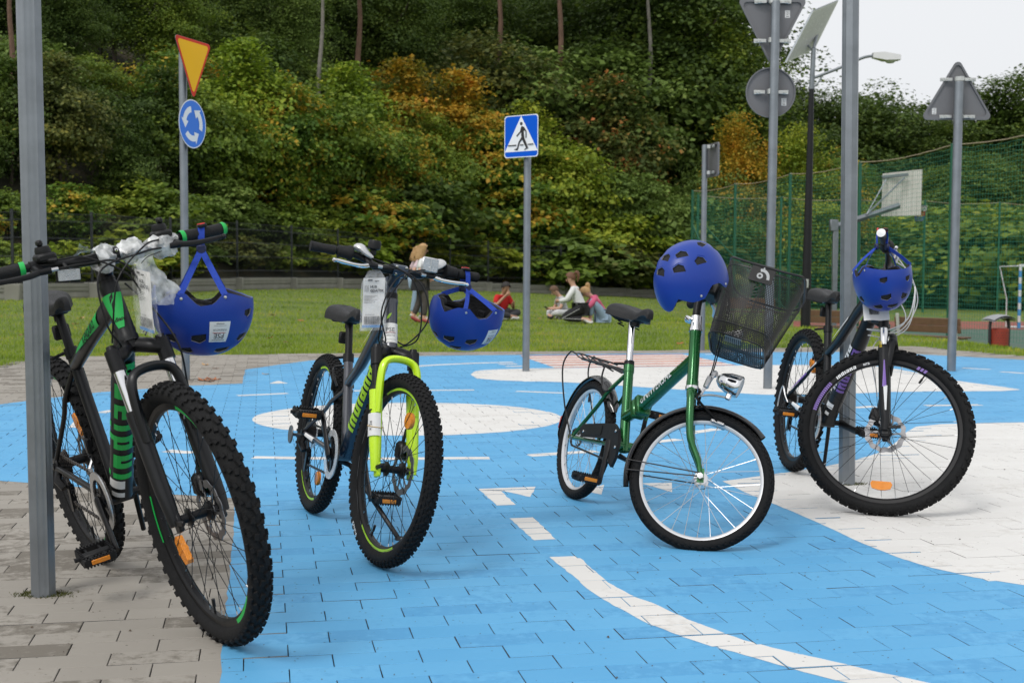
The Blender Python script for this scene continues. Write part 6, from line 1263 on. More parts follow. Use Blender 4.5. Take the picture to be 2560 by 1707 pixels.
b.tube(bez([(-.20, -.05, .598), (-.27, 0, .604), (-.20, .05, .598)], 4), .0032, 6); b.tube(bez([(.10, -.02, .585), (.0, -.03, .592), (-.1, -.01, .597), (0, .03, .592), (.10, .02, .585)], 4), .0035, 6); b.build('luggage_rack', blackm, r3)
b = MB(); P = [(.455, .19), (.475, .23), (.472, .29), (.45, .335), (.40, .355), (.30, .345), (.10, .318), (.075, .30), (.10, .265), (.30, .285), (.36, .29), (.385, .275), (.40, .24), (.43, .20)]; b.prism(P, (0, -.068, 0), X, Z, Y * .012); cg = b.build('chain_case', blackp, r3)
b = MB(); P2 = [(.30, .335), (.115, .310), (.125, .276), (.30, .296)]; b.prism(P2, (0, -.0705, 0), X, Z, Y * .002)
b.build('chain_case_cover', satin, cg)
for (xx, zz) in ((.13, .29), (.465, .27), (.44, .33)): b = MB(); b.lathe([(.006, 0), (.006, .003), (0, .005)], (xx, -.0712, zz), -Y, 10); b.build('bolt', chrome, cg)
drivetrain(g3, -78, .068, None, blackp, .15)
so3, pt3, d3_, st3 = seat(g3, None, None, .26, .105, 'wide', chrome); b = MB()
for s in (-1, 1): b.tube([(-.05 + .02 * math.sin(k * .4), s * .035 + .012 * math.cos(k * 1.57), -.03 - .05 * k / 16) for k in range(17)], .0028, 5)
b.build('saddle_spring', blackm, so3)
b = MB(); b.tube([(.36, 0, .235), (.37, .05, .22), (.42, .17, .012)], [.012, .009, .008], 8); b.build('kickstand', blackm, r3)
lp = ax(.565) + n3 * .155 + Z * -.0; ld = (n3 * .97 + a3 * -.38).normalized(); b = MB(); b.lathe([(0, -.075), (.012, -.072), (.026, -.058), (.037, -.03), (.0405, 0), (.0415, .012), (.039, .016)], lp, ld, 24); b.lathe([(.039, .014), (.03, .019), (0, .021)], lp, ld, 24, 1); b.box(lp + ld * -.01 + Z * -.045, (.02, .016, .03), None, 0, .004)
lo_ = b.build('headlamp', [chrome, mat('lamp_glass', (.55, .58, .60), .1, .3, .1, 60, .3, 300)], r3, S3); b = MB(); b.tube(bez([lp - Z * .05, ax(.53) + n3 * .07, ax(.525) + n3 * .025], 4), .004, 8); b.tube([ax(.53) + n3 * .03 - Y * .0, ax(.60) + n3 * .075], .006, 8); b.box(ax(.575) + n3 * .055, (.02, .02, .05), None, 0, .005); b.lathe([(.012, -.006), (.012, .006), (0, .007)], ax(.605) + n3 * .078, Y, 12); b.build('lamp_bracket', alu, r3, S3)
b = MB()
for s in (-1, 1): b.tube(bez([ax(.548) + n3 * .026, ax(.528) + n3 * .028 + Y * s * .030, ax(.50) + n3 * .026 + Y * s * .036, fh3 + Z * (.214) + X * -.028 + Y * s * .030], 4), .0050, 8, 1); b.box(fh3 + Z * .210 + X * -.026 + Y * s * .022, (.052, .012, .013), None, 0, .003); b.build('front_brake', [alu, blackm], r3, S3)
qs = ax(.80); C3 = ax(.915) + n3 * .045
b = MB(); b.tube(bez([ax(.77), ax(.83), ax(.88) + n3 * .008, ax(.915) + n3 * .028, C3], 5), .0145, 14); hb3 = b.build('handlebar', blackm, r3, S3)
hw3 = .215; ends = {}
b = MB()
for s in (-1, 1):
    P = bez([C3, C3 + Y * s * .05, C3 + Y * s * .09 + Z * .008 + X * -.01, C3 + Y * s * .12 + Z * .008 + X * -.03, C3 + Y * s * hw3 + Z * -.005 + X * -.09], 5); b.tube(P, .0112, 12); ends[s] = (P[-6], P[-1])
b.build('handlebar_arms', blackm, hb3)
for s in (-1, 1):
    grip(hb3, ends[s][0], ends[s][1], blackp); g3['bar_at'] = lambda s_, y: ends[s_][0] + Y * (-s_ * .02); g3['hb'] = hb3; cx = brake_lever(g3, s, .2, alu, blackp, .5)
    cable(g3, [cx, cx + Vector((.05, -s * .08, .02)), C3 + Vector((.09, -s * .03, -.04)), ax(.72) + n3 * .09 + Y * -s * .035, ax(.62) + n3 * .07 + Y * -s * .02, ax(.60) + n3 * .06], .0024)
# wire basket: tapered rounded box of woven wire, on a bracket in front of the bar
basket = link('basket', None, r3, S3) if False else None
bo = ax(.815) + n3 * .188                                           # middle of the basket floor line, in the steered frame
bu = (a3 * .96 + n3 * .28).normalized(); bf = n3 - bu * n3.dot(bu); bf.normalize(); bs = Y
Hb = .285
def basket_pt(t, h):
    """t: 0..1 round the wall, h: 0 floor .. 1 rim"""
    lx, ly = .102 + .038 * h, .130 + .044 * h; w = 2 * math.pi * t; c, s = math.cos(w), math.sin(w); p_ = .40
    u = lx * (abs(c) ** p_) * (1 if c >= 0 else -1); v = ly * (abs(s) ** p_) * (1 if s >= 0 else -1); lift = (.012 * math.cos(w * 2) if h > .9 else 0)
    return bo + bu * (-.14 + Hb * h + lift) + bf * (u + .02 * h) + bs * v
def ribbon(b, pts, nrm_of, w, mat_=0):
    vs_ = []; 
    for i, p in enumerate(pts):
        t = (pts[min(i + 1, len(pts) - 1)] - pts[max(i - 1, 0)]).normalized(); nr = nrm_of(p); sd_ = t.cross(nr).normalized() * w / 2; vs_ += [p + sd_, p - sd_]
    b.add(vs_, [(2 * i, 2 * i + 2, 2 * i + 3, 2 * i + 1) for i in range(len(pts) - 1)], mat_)
# even spacing round the wall
dense = [basket_pt(k / 720, .6) for k in range(721)]; Lc = [0]
for k in range(720): Lc.append(Lc[-1] + (dense[k + 1] - dense[k]).length)
def t_of(s_): return float(np.interp((s_ % 1.0) * Lc[-1], Lc, np.linspace(0, 1, 721)))
wirem = mat('basket_wire', (.012, .012, .013), .4, .2, .15, 20)
NW = 124; b = MB(); nout = lambda p: ((p - bo) - bu * (p - bo).dot(bu)).normalized()
for k in range(NW):
    for sg in (1, -1): ribbon(b, [basket_pt(t_of(k / NW + sg * j / NW * .72), .03 + .94 * j / 26) for j in range(27)], nout, .0024)
bk = b.build('basket', wirem, r3, S3, smooth=False); bk['kind'] = 'stuff'
b = MB(); b.tube([basket_pt(t_of(k / 90), 1.0) for k in range(90)], .0042, 6, closed=True); b.tube([basket_pt(t_of(k / 90), .02) for k in range(90)], .0032, 6, closed=True); b.tube([basket_pt(t_of(k / 90), .17) for k in range(90)], .0022, 6, closed=True); b.tube([basket_pt(t_of(k / 90), .90) for k in range(90)], .0022, 6, closed=True); b.build('basket_rim', wirem, bk)
b = MB()
for h_ in np.linspace(.03, .20, 9): ribbon(b, [basket_pt(t_of(k / 90), h_) - nout(basket_pt(t_of(k / 90), h_)) * .003 for k in range(91)], nout, .0036)
b.build('woven_band', wirem, bk, smooth=False)
b = MB()
for k in range(26):
    for fx_ in (0, 1):
        if fx_ == 0: u_ = -.09 + .18 * k / 25; P = [bo + bu * -.138 + bf * u_ + bs * v_ for v_ in (-.118, .118)]
        else: u_ = -.115 + .23 * k / 25; P = [bo + bu * -.1385 + bs * u_ + bf * v_ for v_ in (-.092, .092)]
        ribbon(b, P, lambda p: bu, .003)
b.build('basket_floor', wirem, bk, smooth=False)
b = MB(); ribbon(b, [basket_pt(t_of(k / 90), .10) * 1.0 for k in range(91)], nout, .05); b.build('basket_band', film if False else wirem, bk) if False else None
b = MB(); q0 = bo - bf * .135 + bu * .06; b.box(q0 - bf * .03, (.07, .09, .06), None, 0, .008); b.tube([q0 - bf * .01, C3 + n3 * .0], .012, 8); b.box(q0 - bf * .03 + bu * .05, (.03, .06, .05), None, 0, .008); b.build('basket_bracket', [blackp], bk)
# emblem plate on the side turned to us
pc = basket_pt(.75, .86) - bs * .004; b = MB(); b.prism([(-.042, -.034), (.042, -.034), (.042, .034), (-.042, .034)], pc, bf, bu, -bs * .002); ep = b.build('emblem_plate', blackp, bk, smooth=False)
b = MB(); arc = [(.030 * math.cos(t), -.018 + .036 * math.sin(t)) for t in np.linspace(0, math.pi * .62, 12)] + [(.020 * math.cos(t), -.018 + .025 * math.sin(t)) for t in np.linspace(math.pi * .62, 0, 12)]; b.prism(arc, pc - bs * .0022, bf, bu, -bs * .0008); annulus(b, circle(.011, 20, (-.006, -.010)), circle(.005, 20, (-.006, -.010)), pc - bs * .0022, bf, bu, -bs * .0008); b.prism([(-.002, .016), (.004, .016), (.003, .026), (-.001, .026)], pc - bs * .0022, bf, bu, -bs * .0008); b.build('emblem', mat('emblem_grey', (.30, .31, .32), .45, .2), ep, smooth=False)
# crumpled paper lying in the basket
g_ = random.Random(5); b = MB(); b.sheet(lambda u, v: bo + bu * (-.125 + .05 * v * (1 - v) * 4 * (.4 + .6 * u)) + bf * (-.05 + .06 * u) + bs * (-.10 + .07 * v), 8, 8); tag(b.build('paper_scrap', sticker_m, None, g3['mw'] @ S3), 'crumpled white paper lying in the bottom of the wire basket', 'paper')

# ------------------------------------------------ 4: black bicycle with purple and white lettering, right
g4 = make_bike(dict(x=1.343, y=6.123, psi=-85.8, lean=-6.0, steer=66.1, wb=1.052, R=.343, ht=70, e=.042, bb=(.42, .29), st=(.290, .695), post=.13, ri=.274, Rr=.297, tw=.0275, tread='knob', rim_mat=blackm, hub_mat=blackm, spoke_mat=blackm, rotor=1, wrot=0, valve=R(76), spoke_guard=True, ped={-1: .1, 1: .1}, sr=.0010,
    refl_r=.80, wheel_refl={'f': [R(-74)], 'r': [R(70)]}, label='black mountain bicycle with purple and white lettering by the right pole'))
r4 = g4['root']; bb = Vector((.42, 0, .29)); st = Vector((.290, 0, .695)); ax = g4['axis']; a4 = g4['a']
b = MB(); b.tube([ax(.775), ax(.79), ax(.795), ax(.90), ax(.905), ax(.92)], [.026, .026, .0235, .023, .0245, .0245], 20)
dtA, dtB = bb + Vector((.015, 0, .01)), ax(.81); ttA, ttB = bb.lerp(st, .80), ax(.88)
b.tube(bez([dtA, dtA.lerp(dtB, .35), dtA.lerp(dtB, .7), dtB], 5), [.0335] * 8 + [.032] * 4 + [.029] * 4, 18)
b.tube(bez([ttA - Vector((.02, 0, .03)), ttA + Vector((.035, 0, -.01)), ttA.lerp(ttB, .35) + Vector((.0, 0, -.03)), ttA.lerp(ttB, .7) + Vector((0, 0, -.005)), ttB], 5), [.017] * 5 + [.020] * 5 + [.022] * 5 + [.024] * 6, 16); b.tube([bb, st], [.0185, .0172], 16); b.tube([bb - Y * .036, bb + Y * .036], .0215, 18)
stays(b, (.325, 0, .575), (0, 0, .35), .012, .040, .066, .009, .0075, .5); stays(b, (.395, 0, .29), (0, 0, .34), .02, .046, .066, .0115, .0095, .35); f4 = b.build('frame', satin, r4)
d_dt = (dtB - dtA).normalized(); b = MB(); on_tube(b, bits2d('indiana', .048), dtA + d_dt * .20, dtB, .0345, Vector((.75, -.65, -.3)), 0, v0=-.028); b.build('lettering', purple, f4, smooth=False)
b = MB(); on_tube(b, bits2d('indiana', .048), dtA + d_dt * .20, dtB, .0345, Vector((-.15, -1, .25)), 0, v0=-.026); b.build('lettering', white_dec, f4, smooth=False)
b = MB(); on_tube(b, rect2d(.03, .036), dtA + d_dt * .095, dtB, .0345, Vector((.6, -.8, -.2)), 0, v0=-.018); on_tube(b, rect2d(.018, .02), dtA + d_dt * .055, dtB, .0345, Vector((.6, -.8, -.2)), 0, v0=-.012); b.build('serial_label', sticker_m, f4)
d_tt = (ttB - ttA).normalized(); b = MB(); on_tube(b, strip2d(.2, .004, .014, .01), ttA.lerp(ttB, .25) - Z * .026, ttB - Z * .0, .0232, Vector((.1, -1, .5)), 0, lift=.0025); b.build('top_tube_stripe', white_dec, f4)
b = MB(); on_tube(b, strip2d(.16, .004, .012, .0), Vector((.07, -.058, .397)), Vector((.26, -.030, .525)), .0086, Vector((0, -1, .2)), 0, lift=.0025); b.build('seat_stay_stripe', purple, f4); b = MB(); on_tube(b, strip2d(.10, .004, .010, .0), Vector((.20, -.040, .487)), Vector((.30, -.02, .555)), .0086, Vector((0, -1, .2)), 0, lift=.0022); b.build('seat_stay_stripe', white_dec, f4)
b = MB(); on_tube(b, strip2d(.10, .014, .020, 0), Vector((.10, -.056, .330)), Vector((.3, -.046, .300)), .0112, Vector((0, -1, .3)), 0, lift=.002); b.build('chainstay_stripe', white_dec, f4)
susp_fork(g4, satin, blackm, chrome, .325, .445, .785)
A = g4['fh'] + Y * -.066; b = MB(); on_tube(b, strip2d(.11, .004, .016, 0), A + a4 * .27, A + a4 * .1, .0222, Vector((.1, -1, 0)), 0); on_tube(b, strip2d(.10, .016, .006, 0), A + a4 * .165, A, .0222, Vector((.1, -1, 0)), 1, v0=.004); b.build('fork_stripe', [purple, white_dec], f4, g4['S'])
b = MB(); on_tube(b, text2d('2025', .014, .03), A + a4 * .35, A, .0238, Vector((-.5, -1, 0)), 0, v0=-.006); b.build('lettering', mat('yellow_print', (.7, .5, .02), .5), f4, g4['S'])
# rim lettering, on the side of the rim turned to us
wf = g4['wf']; b = MB(); rb = .2795
def on_rim(tx, ang0, mm):
    out = []
    for a_, c_ in tx[0]: t = ang0 - a_ / (rb + .01); out.append((math.cos(t) * (rb + c_), -.0131 - .0002, math.sin(t) * (rb + c_)))
    b.add(out, tx[1], mm)
on_rim(bits2d('indiana', .0175, .1), R(151), 0); on_rim(text2d('MTB', .0135, .02), R(127), 0); b.build('rim_lettering', white_dec, wf, smooth=False); b = MB()
for k in range(15): on_rim(([(.0, 0), (.0062, 0), (.0085, .006), (.0062, .0165), (0, .0165), (.0025, .006)], [(0, 1, 2, 3, 4, 5)], 0), R(183 - k * 1.75), 0)
b.build('rim_hatching', purple, wf, smooth=False); b = MB()
for k in range(3): on_rim(([(.0, 0), (.010, 0), (.013, .0165), (.003, .0165)], [(0, 1, 2, 3)], 0), R(84 - k * 3), 0)
b.build('rim_hatching', purple, wf, smooth=False)
drivetrain(g4, 176, .078, alu); derailleur(g4); seat(g4, None, None, .27, .075, 'sport', blackm); rear_refl(g4, Vector((.222, 0, .775)))
b = MB(); b.tube(bez([(.03, -.075, .26), (-.03, -.09, .27), (-.045, -.09, .33), (-.02, -.085, .40), (.02, -.08, .36), (.05, -.072, .33)], 5), .0032, 6); b.build('derailleur_guard', alu, r4)
b = MB(); b.tube([(.20, .05, .31), (.26, .07, .30), (.17, .10, .06)], [.010, .010, .008], 8); b.build('kickstand', blackm, r4)
C4 = ax(.965) + g4['n'] * .058 + Z * .012
b = MB(); b.tube([ax(.92), ax(.975)], .0195, 16); b.build('headset', blackm, r4, g4['S'])
hb4 = handlebar(g4, C4, .31, .028, .03, blackm, stem_from=ax(.945), stem_m=blackm); wcab = mat('white_cable', (.68, .68, .67), .4, 0, .05, 5); gripg = mat('grip_grey', (.10, .10, .105), .6, 0, .5, 60, .3, 300)
for s in (-1, 1):
    e_ = g4['bar_end'][s]; c0 = g4['bar_at'](s, .225); grip(hb4, c0, e_, white_dec, None, .0165, 12, gripg)
    b = MB(); i0, i1 = g4['bar_at'](s, .160), g4['bar_at'](s, .222); d_ = i1 - i0; b.lathe([(.012, 0), (.027, .006), (.0285, .02), (.024, .03), (.020, d_.length - .004), (.012, d_.length)], i0, d_, 20); b.build('twist_shifter', rubber2, hb4)
    cx = brake_lever(g4, s, .135, alu, silverp, .5); b = MB(); j0 = g4['bar_at'](s, .13); b.box(j0 + Vector((.012, 0, .006)), (.036, .03, .03), None, 0, .01); b.build('shifter_cover', silverp, hb4)
    cable(g4, [cx, cx + Vector((.05, -s * .04, -.01)), C4 + Vector((.13, s * -.02, -.06)), ax(.82) + Vector((.15, -s * .05, -.02)), ax(.76) + Vector((.07, -s * .05, -.03)), ax(.73) + Vector((-.02, -s * .04, -.02))], .0028, wcab)
    cable(g4, [j0 + Vector((.03, -s * .03, 0)), C4 + Vector((.11, s * .03, -.03)), C4 + Vector((.15, -s * .05, -.1)), ax(.79) + Vector((.11, -s * .06, -.02)), ax(.75) + Vector((-.02, -s * .035, -.02))], .0026, wcab) if s < 0 else None
cable(g4, [ax(.93) + Vector((.08, .04, 0)), ax(.82) + Vector((.13, .06, 0)), g4['fh'] + a4 * .36 + Vector((-.05, .07, 0)), g4['fh'] + a4 * .15 + Vector((-.035, .075, 0))], .0026, wcab)

# coloured bands on the rims and the maker's word on the second bicycle's tyre
def rim_band(w, r0, r1, a0, a1, m_, name='rim_band'):
    for s in (-1, 1):
        b = MB(); n_ = 14
        for i in range(n_ + 1):
            t = a0 + (a1 - a0) * i / n_
            for r_ in (r0, r1): b.v.append((r_ * math.cos(t), s * .0132, r_ * math.sin(t)))
        b.f = [(2 * i, 2 * i + 1, 2 * i + 3, 2 * i + 2) for i in range(n_)]; b.m = [0] * n_; b.build(name, m_, w, smooth=False)
for w in (g2['wf'], g2['wr']):
    for a0 in (60, 240): rim_band(w, .2545, .2625, R(a0), R(a0 + 62), lime_letter)
    rim_band(w, .2655, .2675, 0, 2 * math.pi, mat('rim_grey_line', (.20, .21, .22), .4, .3), 'rim_line')
for w in (g1['wf'], g1['wr']):
    for a0 in (75, 195, 315): rim_band(w, .281, .293, R(a0), R(a0 + 26), green_letter)
tx = text2d('KENDA', .0165, .02, 1.1); b = MB(); rk_ = .276
b.add([(math.cos(R(-128) + a_ / rk_) * (rk_ - c_ + .018), -.0262, math.sin(R(-128) + a_ / rk_) * (rk_ - c_ + .018)) for a_, c_ in tx[0]], tx[1]); b.build('tyre_lettering', white_dec, g2['wf'], smooth=False)

# ================================================================== HELMETS, TAGS
HA, HBW, HC = .137, .108, .136
def rim_z(th):
    d = abs((math.degrees(th) + 180) % 360 - 180)
    return float(np.interp(d, [0, 25, 48, 66, 80, 96, 112, 130, 150, 168, 180], [-.022, -.024, -.034, -.044, -.012, -.006, -.040, -.038, -.012, -.050, -.056]))
def hpt(th, ph, k=1.0):
    c = max(0.0, math.cos(ph)) ** .86
    return Vector((HA * k * c * math.cos(th) * (1 - .04 * math.cos(th)), HBW * k * c * math.sin(th), HC * k * math.sin(ph)))
def dome(k, n=84, m_=26, inner=None):
    b = MB(); 
    for layer, kk in enumerate((k, inner) if inner else (k,)):
        o = len(b.v)
        for i in range(n):
            th = 2 * math.pi * i / n; pe = math.asin(rim_z(th) / HC)
            for j in range(m_): b.v.append(tuple(hpt(th, pe + (math.pi / 2 - .03 - pe) * j / (m_ - 1), kk)))
        b.v.append((0, 0, HC * kk)); top = len(b.v) - 1
        for i in range(n):
            i2 = (i + 1) % n
            for j in range(m_ - 1): q = (o + i * m_ + j, o + i2 * m_ + j, o + i2 * m_ + j + 1, o + i * m_ + j + 1); b.f.append(q if layer == 0 else q[::-1]); b.m.append(layer)
            q = (o + i * m_ + m_ - 1, o + i2 * m_ + m_ - 1, top); b.f.append(q if layer == 0 else q[::-1]); b.m.append(layer)
    if inner:
        o = n * m_ + 1
        for i in range(n): i2 = (i + 1) % n; b.f.append((i2 * m_, i * m_, o + i * m_, o + i2 * m_)); b.m.append(0)
    return b
helmet_blue = mat('helmet_blue', (.010, .044, .30), .36, 0, .06, 4, rvar=.06, spec=.4); foam = mat('helmet_foam', (.30, .30, .31), .9, 0, .15, 30); pad = mat('helmet_pad', (.014, .014, .016), .9, 0, .3, 40, .4, 120); strap_m = mat('blue_webbing', (.012, .055, .42), .75, 0, .25, 90, .4, 500); buckle_r = mat('buckle_red', (.55, .02, .02), .4)
VENTS = [(t, 60) for t in (0, 52, 128, 180, 232, 308)] + [(t, 37) for t in (24, 97, 138, 180, 222, 263, 336)] + [(t, 6) for t in (28, -28)]
def shell_mesh():
    sh = dome(1, inner=.965).mesh('shell', [helmet_blue, foam], angle=60); so = bpy.data.objects.new('shell', sh); COL.objects.link(so)
    cb = MB(); cr = MB()
    for (t, p) in VENTS:
        th, ph = R(t), R(p); c = hpt(th, ph); nn = Vector((c.x / HA ** 2, c.y / HBW ** 2, c.z / HC ** 2)).normalized(); up_ = (Z - nn * nn.z).normalized(); sd = up_.cross(nn); s = .0185 if p > 20 else .014
        tw_ = .25 if t < 180 else -.25; sd, up_ = sd * math.cos(tw_) + up_ * math.sin(tw_), up_ * math.cos(tw_) - sd * math.sin(tw_)
        P = [(-1.15, -.55), (1.0, -.75), (1.25, .1), (.25, .85), (-.75, .5)]
        if t >= 180: P = [(-a, b_) for a, b_ in P][::-1]
        cb.prism([(a * s, b_ * s) for a, b_ in P], c - nn * .03, sd, up_, nn * .05); cr.prism([(a * s * 1.3 + .002, b_ * s * 1.32) for a, b_ in P], c - nn * .0022, sd, up_, nn * .03)
    co = bpy.data.objects.new('cut', cb.mesh('cut', foam, smooth=False)); COL.objects.link(co)
    md = so.modifiers.new('b', 'BOOLEAN'); md.operation = 'DIFFERENCE'; md.object = co; md.solver = 'EXACT'
    ro = bpy.data.objects.new('rec', cr.mesh('rec', helmet_blue, smooth=False)); COL.objects.link(ro); m2_ = so.modifiers.new('r', 'BOOLEAN'); m2_.operation = 'DIFFERENCE'; m2_.object = ro; m2_.solver = 'EXACT'
    dg = bpy.context.evaluated_depsgraph_get(); me = bpy.data.meshes.new_from_object(so.evaluated_get(dg)); me.name = 'shell'
    for o in (so, co, ro): COL.objects.unlink(o); bpy.data.objects.remove(o)
    me.polygons.foreach_set('use_smooth', [True] * len(me.polygons)); me.set_sharp_from_angle(angle=R(40)); return me
SHELL = shell_mesh(); LINER = dome(.955, inner=.86).mesh('liner', [pad, pad], angle=60)
def ribbon_w(b, pts, w, face, mat_=0, th=.0012):
    vs_ = []; face = Vector(face)
    for i, p in enumerate(pts):
        t = (pts[min(i + 1, len(pts) - 1)] - pts[max(i - 1, 0)]).normalized(); sd = t.cross(face); sd = sd.normalized() * w / 2; nn = sd.cross(t).normalized() * th / 2; vs_ += [p + sd + nn, p - sd + nn, p - sd - nn, p + sd - nn]
    fs = []
    for i in range(len(pts) - 1):
        for k in range(4): fs.append((4 * i + k, 4 * i + (k + 1) % 4, 4 * i + 4 + (k + 1) % 4, 4 * i + 4 + k))
    fs += [(3, 2, 1, 0), tuple(4 * (len(pts) - 1) + k for k in range(4))]; b.add(vs_, fs, mat_)
def helmet(c, M3, label, hang=None, stick=None, dial=True):
    mw = Matrix.Translation(c) @ M3.to_4x4(); root = empty('helmet', mw); tag(root, label, 'helmet', 'blue cycle helmets'); link('shell', SHELL, root); link('liner', LINER, root); inv = mw.inverted()
    b = MB()
    for k in range(5): a = R(-70 + 35 * k); b.box((.10 * math.cos(a) * .95, .075 * math.sin(a) , .03), (.012, .028, .05), Matrix.Rotation(a, 3, 'Z'), 0, .004)
    for s in (-1, 1): b.tube(bez([(.02, s * .09, .005), (-.06, s * .080, -.01), (-.115, s * .03, -.02)], 4), .005, 6, sq=(1, 2))
    b.build('fit_pads', pad, root)
    if dial: b = MB(); b.lathe([(.019, -.008), (.021, 0), (.018, .010), (.012, .012), (0, .012)], (-.108, 0, -.030), (-1, 0, -.3), 18, 0); b.lathe([(.012, .0125), (0, .0135)], (-.108, 0, -.030), (-1, 0, -.3), 18, 1); b.build('fit_dial', [blackp, alu], root)
    for s in (-1, 1):
        for t in (66, 116): b = MB(); p_ = hpt(s * R(t), math.asin((rim_z(R(t)) + .014) / HC)); b.lathe([(.0045, 0), (.004, .002), (0, .003)], p_, (0, s, 0), 10); b.build('rivet', alu, root)
    if hang is not None:
        top, axis_, face = hang
        for s in (-1, 1):
            side = axis_.cross(Z).normalized() if False else None
            A = mw @ hpt(s * R(66), math.asin(-.036 / HC)); B = mw @ hpt(s * R(118), math.asin(-.034 / HC)); mid = (A + B) / 2; out = (mid - (mw @ Vector((0, 0, -.02)))); out.z = 0; out.normalize()
            Kp = top + out * .020 - Z * .045; b = MB()
            for Q in (A, B): ribbon_w(b, bez([Q, Q.lerp(Kp, .5) + out * .006, Kp], 5), .0165, out)
            ribbon_w(b, bez([Kp, top + out * .021, top + out * .012 + Z * .019, top + Z * .0215], 5), .0175, out + Z * .3)
            b.v = [tuple(inv @ Vector(v)) for v in b.v]; b.build('strap', strap_m, root)
            b = MB(); b.box(Kp + out * .002, (.026, .026, .012), Matrix.Rotation(math.atan2(out.y, out.x) + math.pi / 2, 3, 'Z') @ Matrix.Rotation(math.pi / 2, 3, 'X'), 0, .004); b.v = [tuple(inv @ Vector(v)) for v in b.v]; b.build('strap_slider', mat('navy_plastic', (.006, .012, .06), .5), root)
        tq = face; b = MB(); rm = Matrix((axis_.normalized(), tq, axis_.normalized().cross(tq))).transposed(); b.box(top + tq * .004 + Z * .020, (.026, .040, .010), rm, 0, .003); b.box(top + tq * .012 + Z * .021, (.020, .020, .012), rm, 1, .003); b.box(top - tq * .016 + Z * .021, (.021, .010, .0125), rm, 1, .002); b.v = [tuple(inv @ Vector(v)) for v in b.v]; b.build('buckle', [blackp, buckle_r], root)
    if stick is not None:
        th0, z0, sgn = stick; W_, H_ = .052, .056
        def sp(u, v, lift):              # u right, v up as read on the upside-down helmet
            z = z0 - v; ph = math.asin(max(-.9, min(.95, z / HC))); th = th0 + sgn * u / .118; return hpt(th, ph, 1 + lift / .11)
        rr2 = rect2d(W_, H_, 10); b = MB(); b.add([sp(a - W_ / 2, c_ - H_ / 2, .0010) for a, c_ in rr2[0]], rr2[1], 0); so = b.build('sponsor_sticker', sticker_m, root)
        b = MB()
        def put(tx, y, mm): b.add([sp(-(a - tx[2] / 2), -(c_ + y), .0019) for a, c_ in tx[0]], tx[1], mm)
        put(text2d('PSE', .020), .006 - .002, 0); put(text2d('FUNDATOR', .0065), -.008, 0); put(text2d('www.pse.pl', .0042, .04), -.0235, 0)
        for (y, w_, hh_, mm) in ((.0215, .036, .0012, 0), (.0015, .036, .0012, 1), (-.0175, .032, .0006, 0)): put(rect2d(w_, hh_, 6), y, mm)
        b.build('print', [ink, MATS['print_red']], so)
    return root
def bar_world(g, s, back=.0): e_ = g['bar_end'][s] if 'bar_end' in g else ends[s][1]; return g['mw'] @ (g['S'] @ e_)
def basis(x, z): x, z = Vector(x).normalized(), Vector(z); y = z.cross(x).normalized(); z = x.cross(y); return Matrix((x, y, z)).transposed()
def dirw(g, v): return (g['mw'].to_3x3() @ (g['S'].to_3x3() @ Vector(v))).normalized()
# 1 on the left grip of the first bicycle
w1 = g1['mw'] @ (g1['S'] @ g1['bar_at'](1, .275)); c1_ = at(511, 764, w1.y - .0)
helmet(c1_, basis((.97, .24, .0), (.02, .06, -1)), 'blue helmet with sponsor sticker hanging from the green-ringed grip', (w1, dirw(g1, (0, 1, 0)), Vector((.35, -.93, 0))), (R(72), .062, -1))
w2 = g2['mw'] @ (g2['S'] @ g2['bar_at'](1, .262)); c2_ = at(1170, 780, w2.y - .0)
helmet(c2_, basis((.86, .50, -.05), (.06, .34, -.93)), 'blue helmet with sponsor sticker hanging beside the lime-forked bicycle', (w2, dirw(g2, (0, 1, 0)), Vector((.35, -.93, 0))), (R(62), .060, -1))
w3 = g3['mw'] @ (g3['S'] @ (ends[-1][1] * .35 + ends[-1][0] * .65)); c3_ = at(1730, 703, w3.y - .30)
helmet(c3_, basis((.76, .52, .38), (-.36, -.26, .9)), 'blue vented helmet resting upright on the green bicycle handlebar', None, None, False)
w4 = g4['mw'] @ (g4['S'] @ g4['bar_at'](-1, .285)); c4_ = at(2206, 692, w4.y - .02)
helmet(c4_, basis((.16, -.98, .05), (.03, .34, -1)), 'blue helmet hanging from the grip of the purple-lettered bicycle', (w4, dirw(g4, (0, 1, 0)), Vector((.95, -.3, 0))), None)

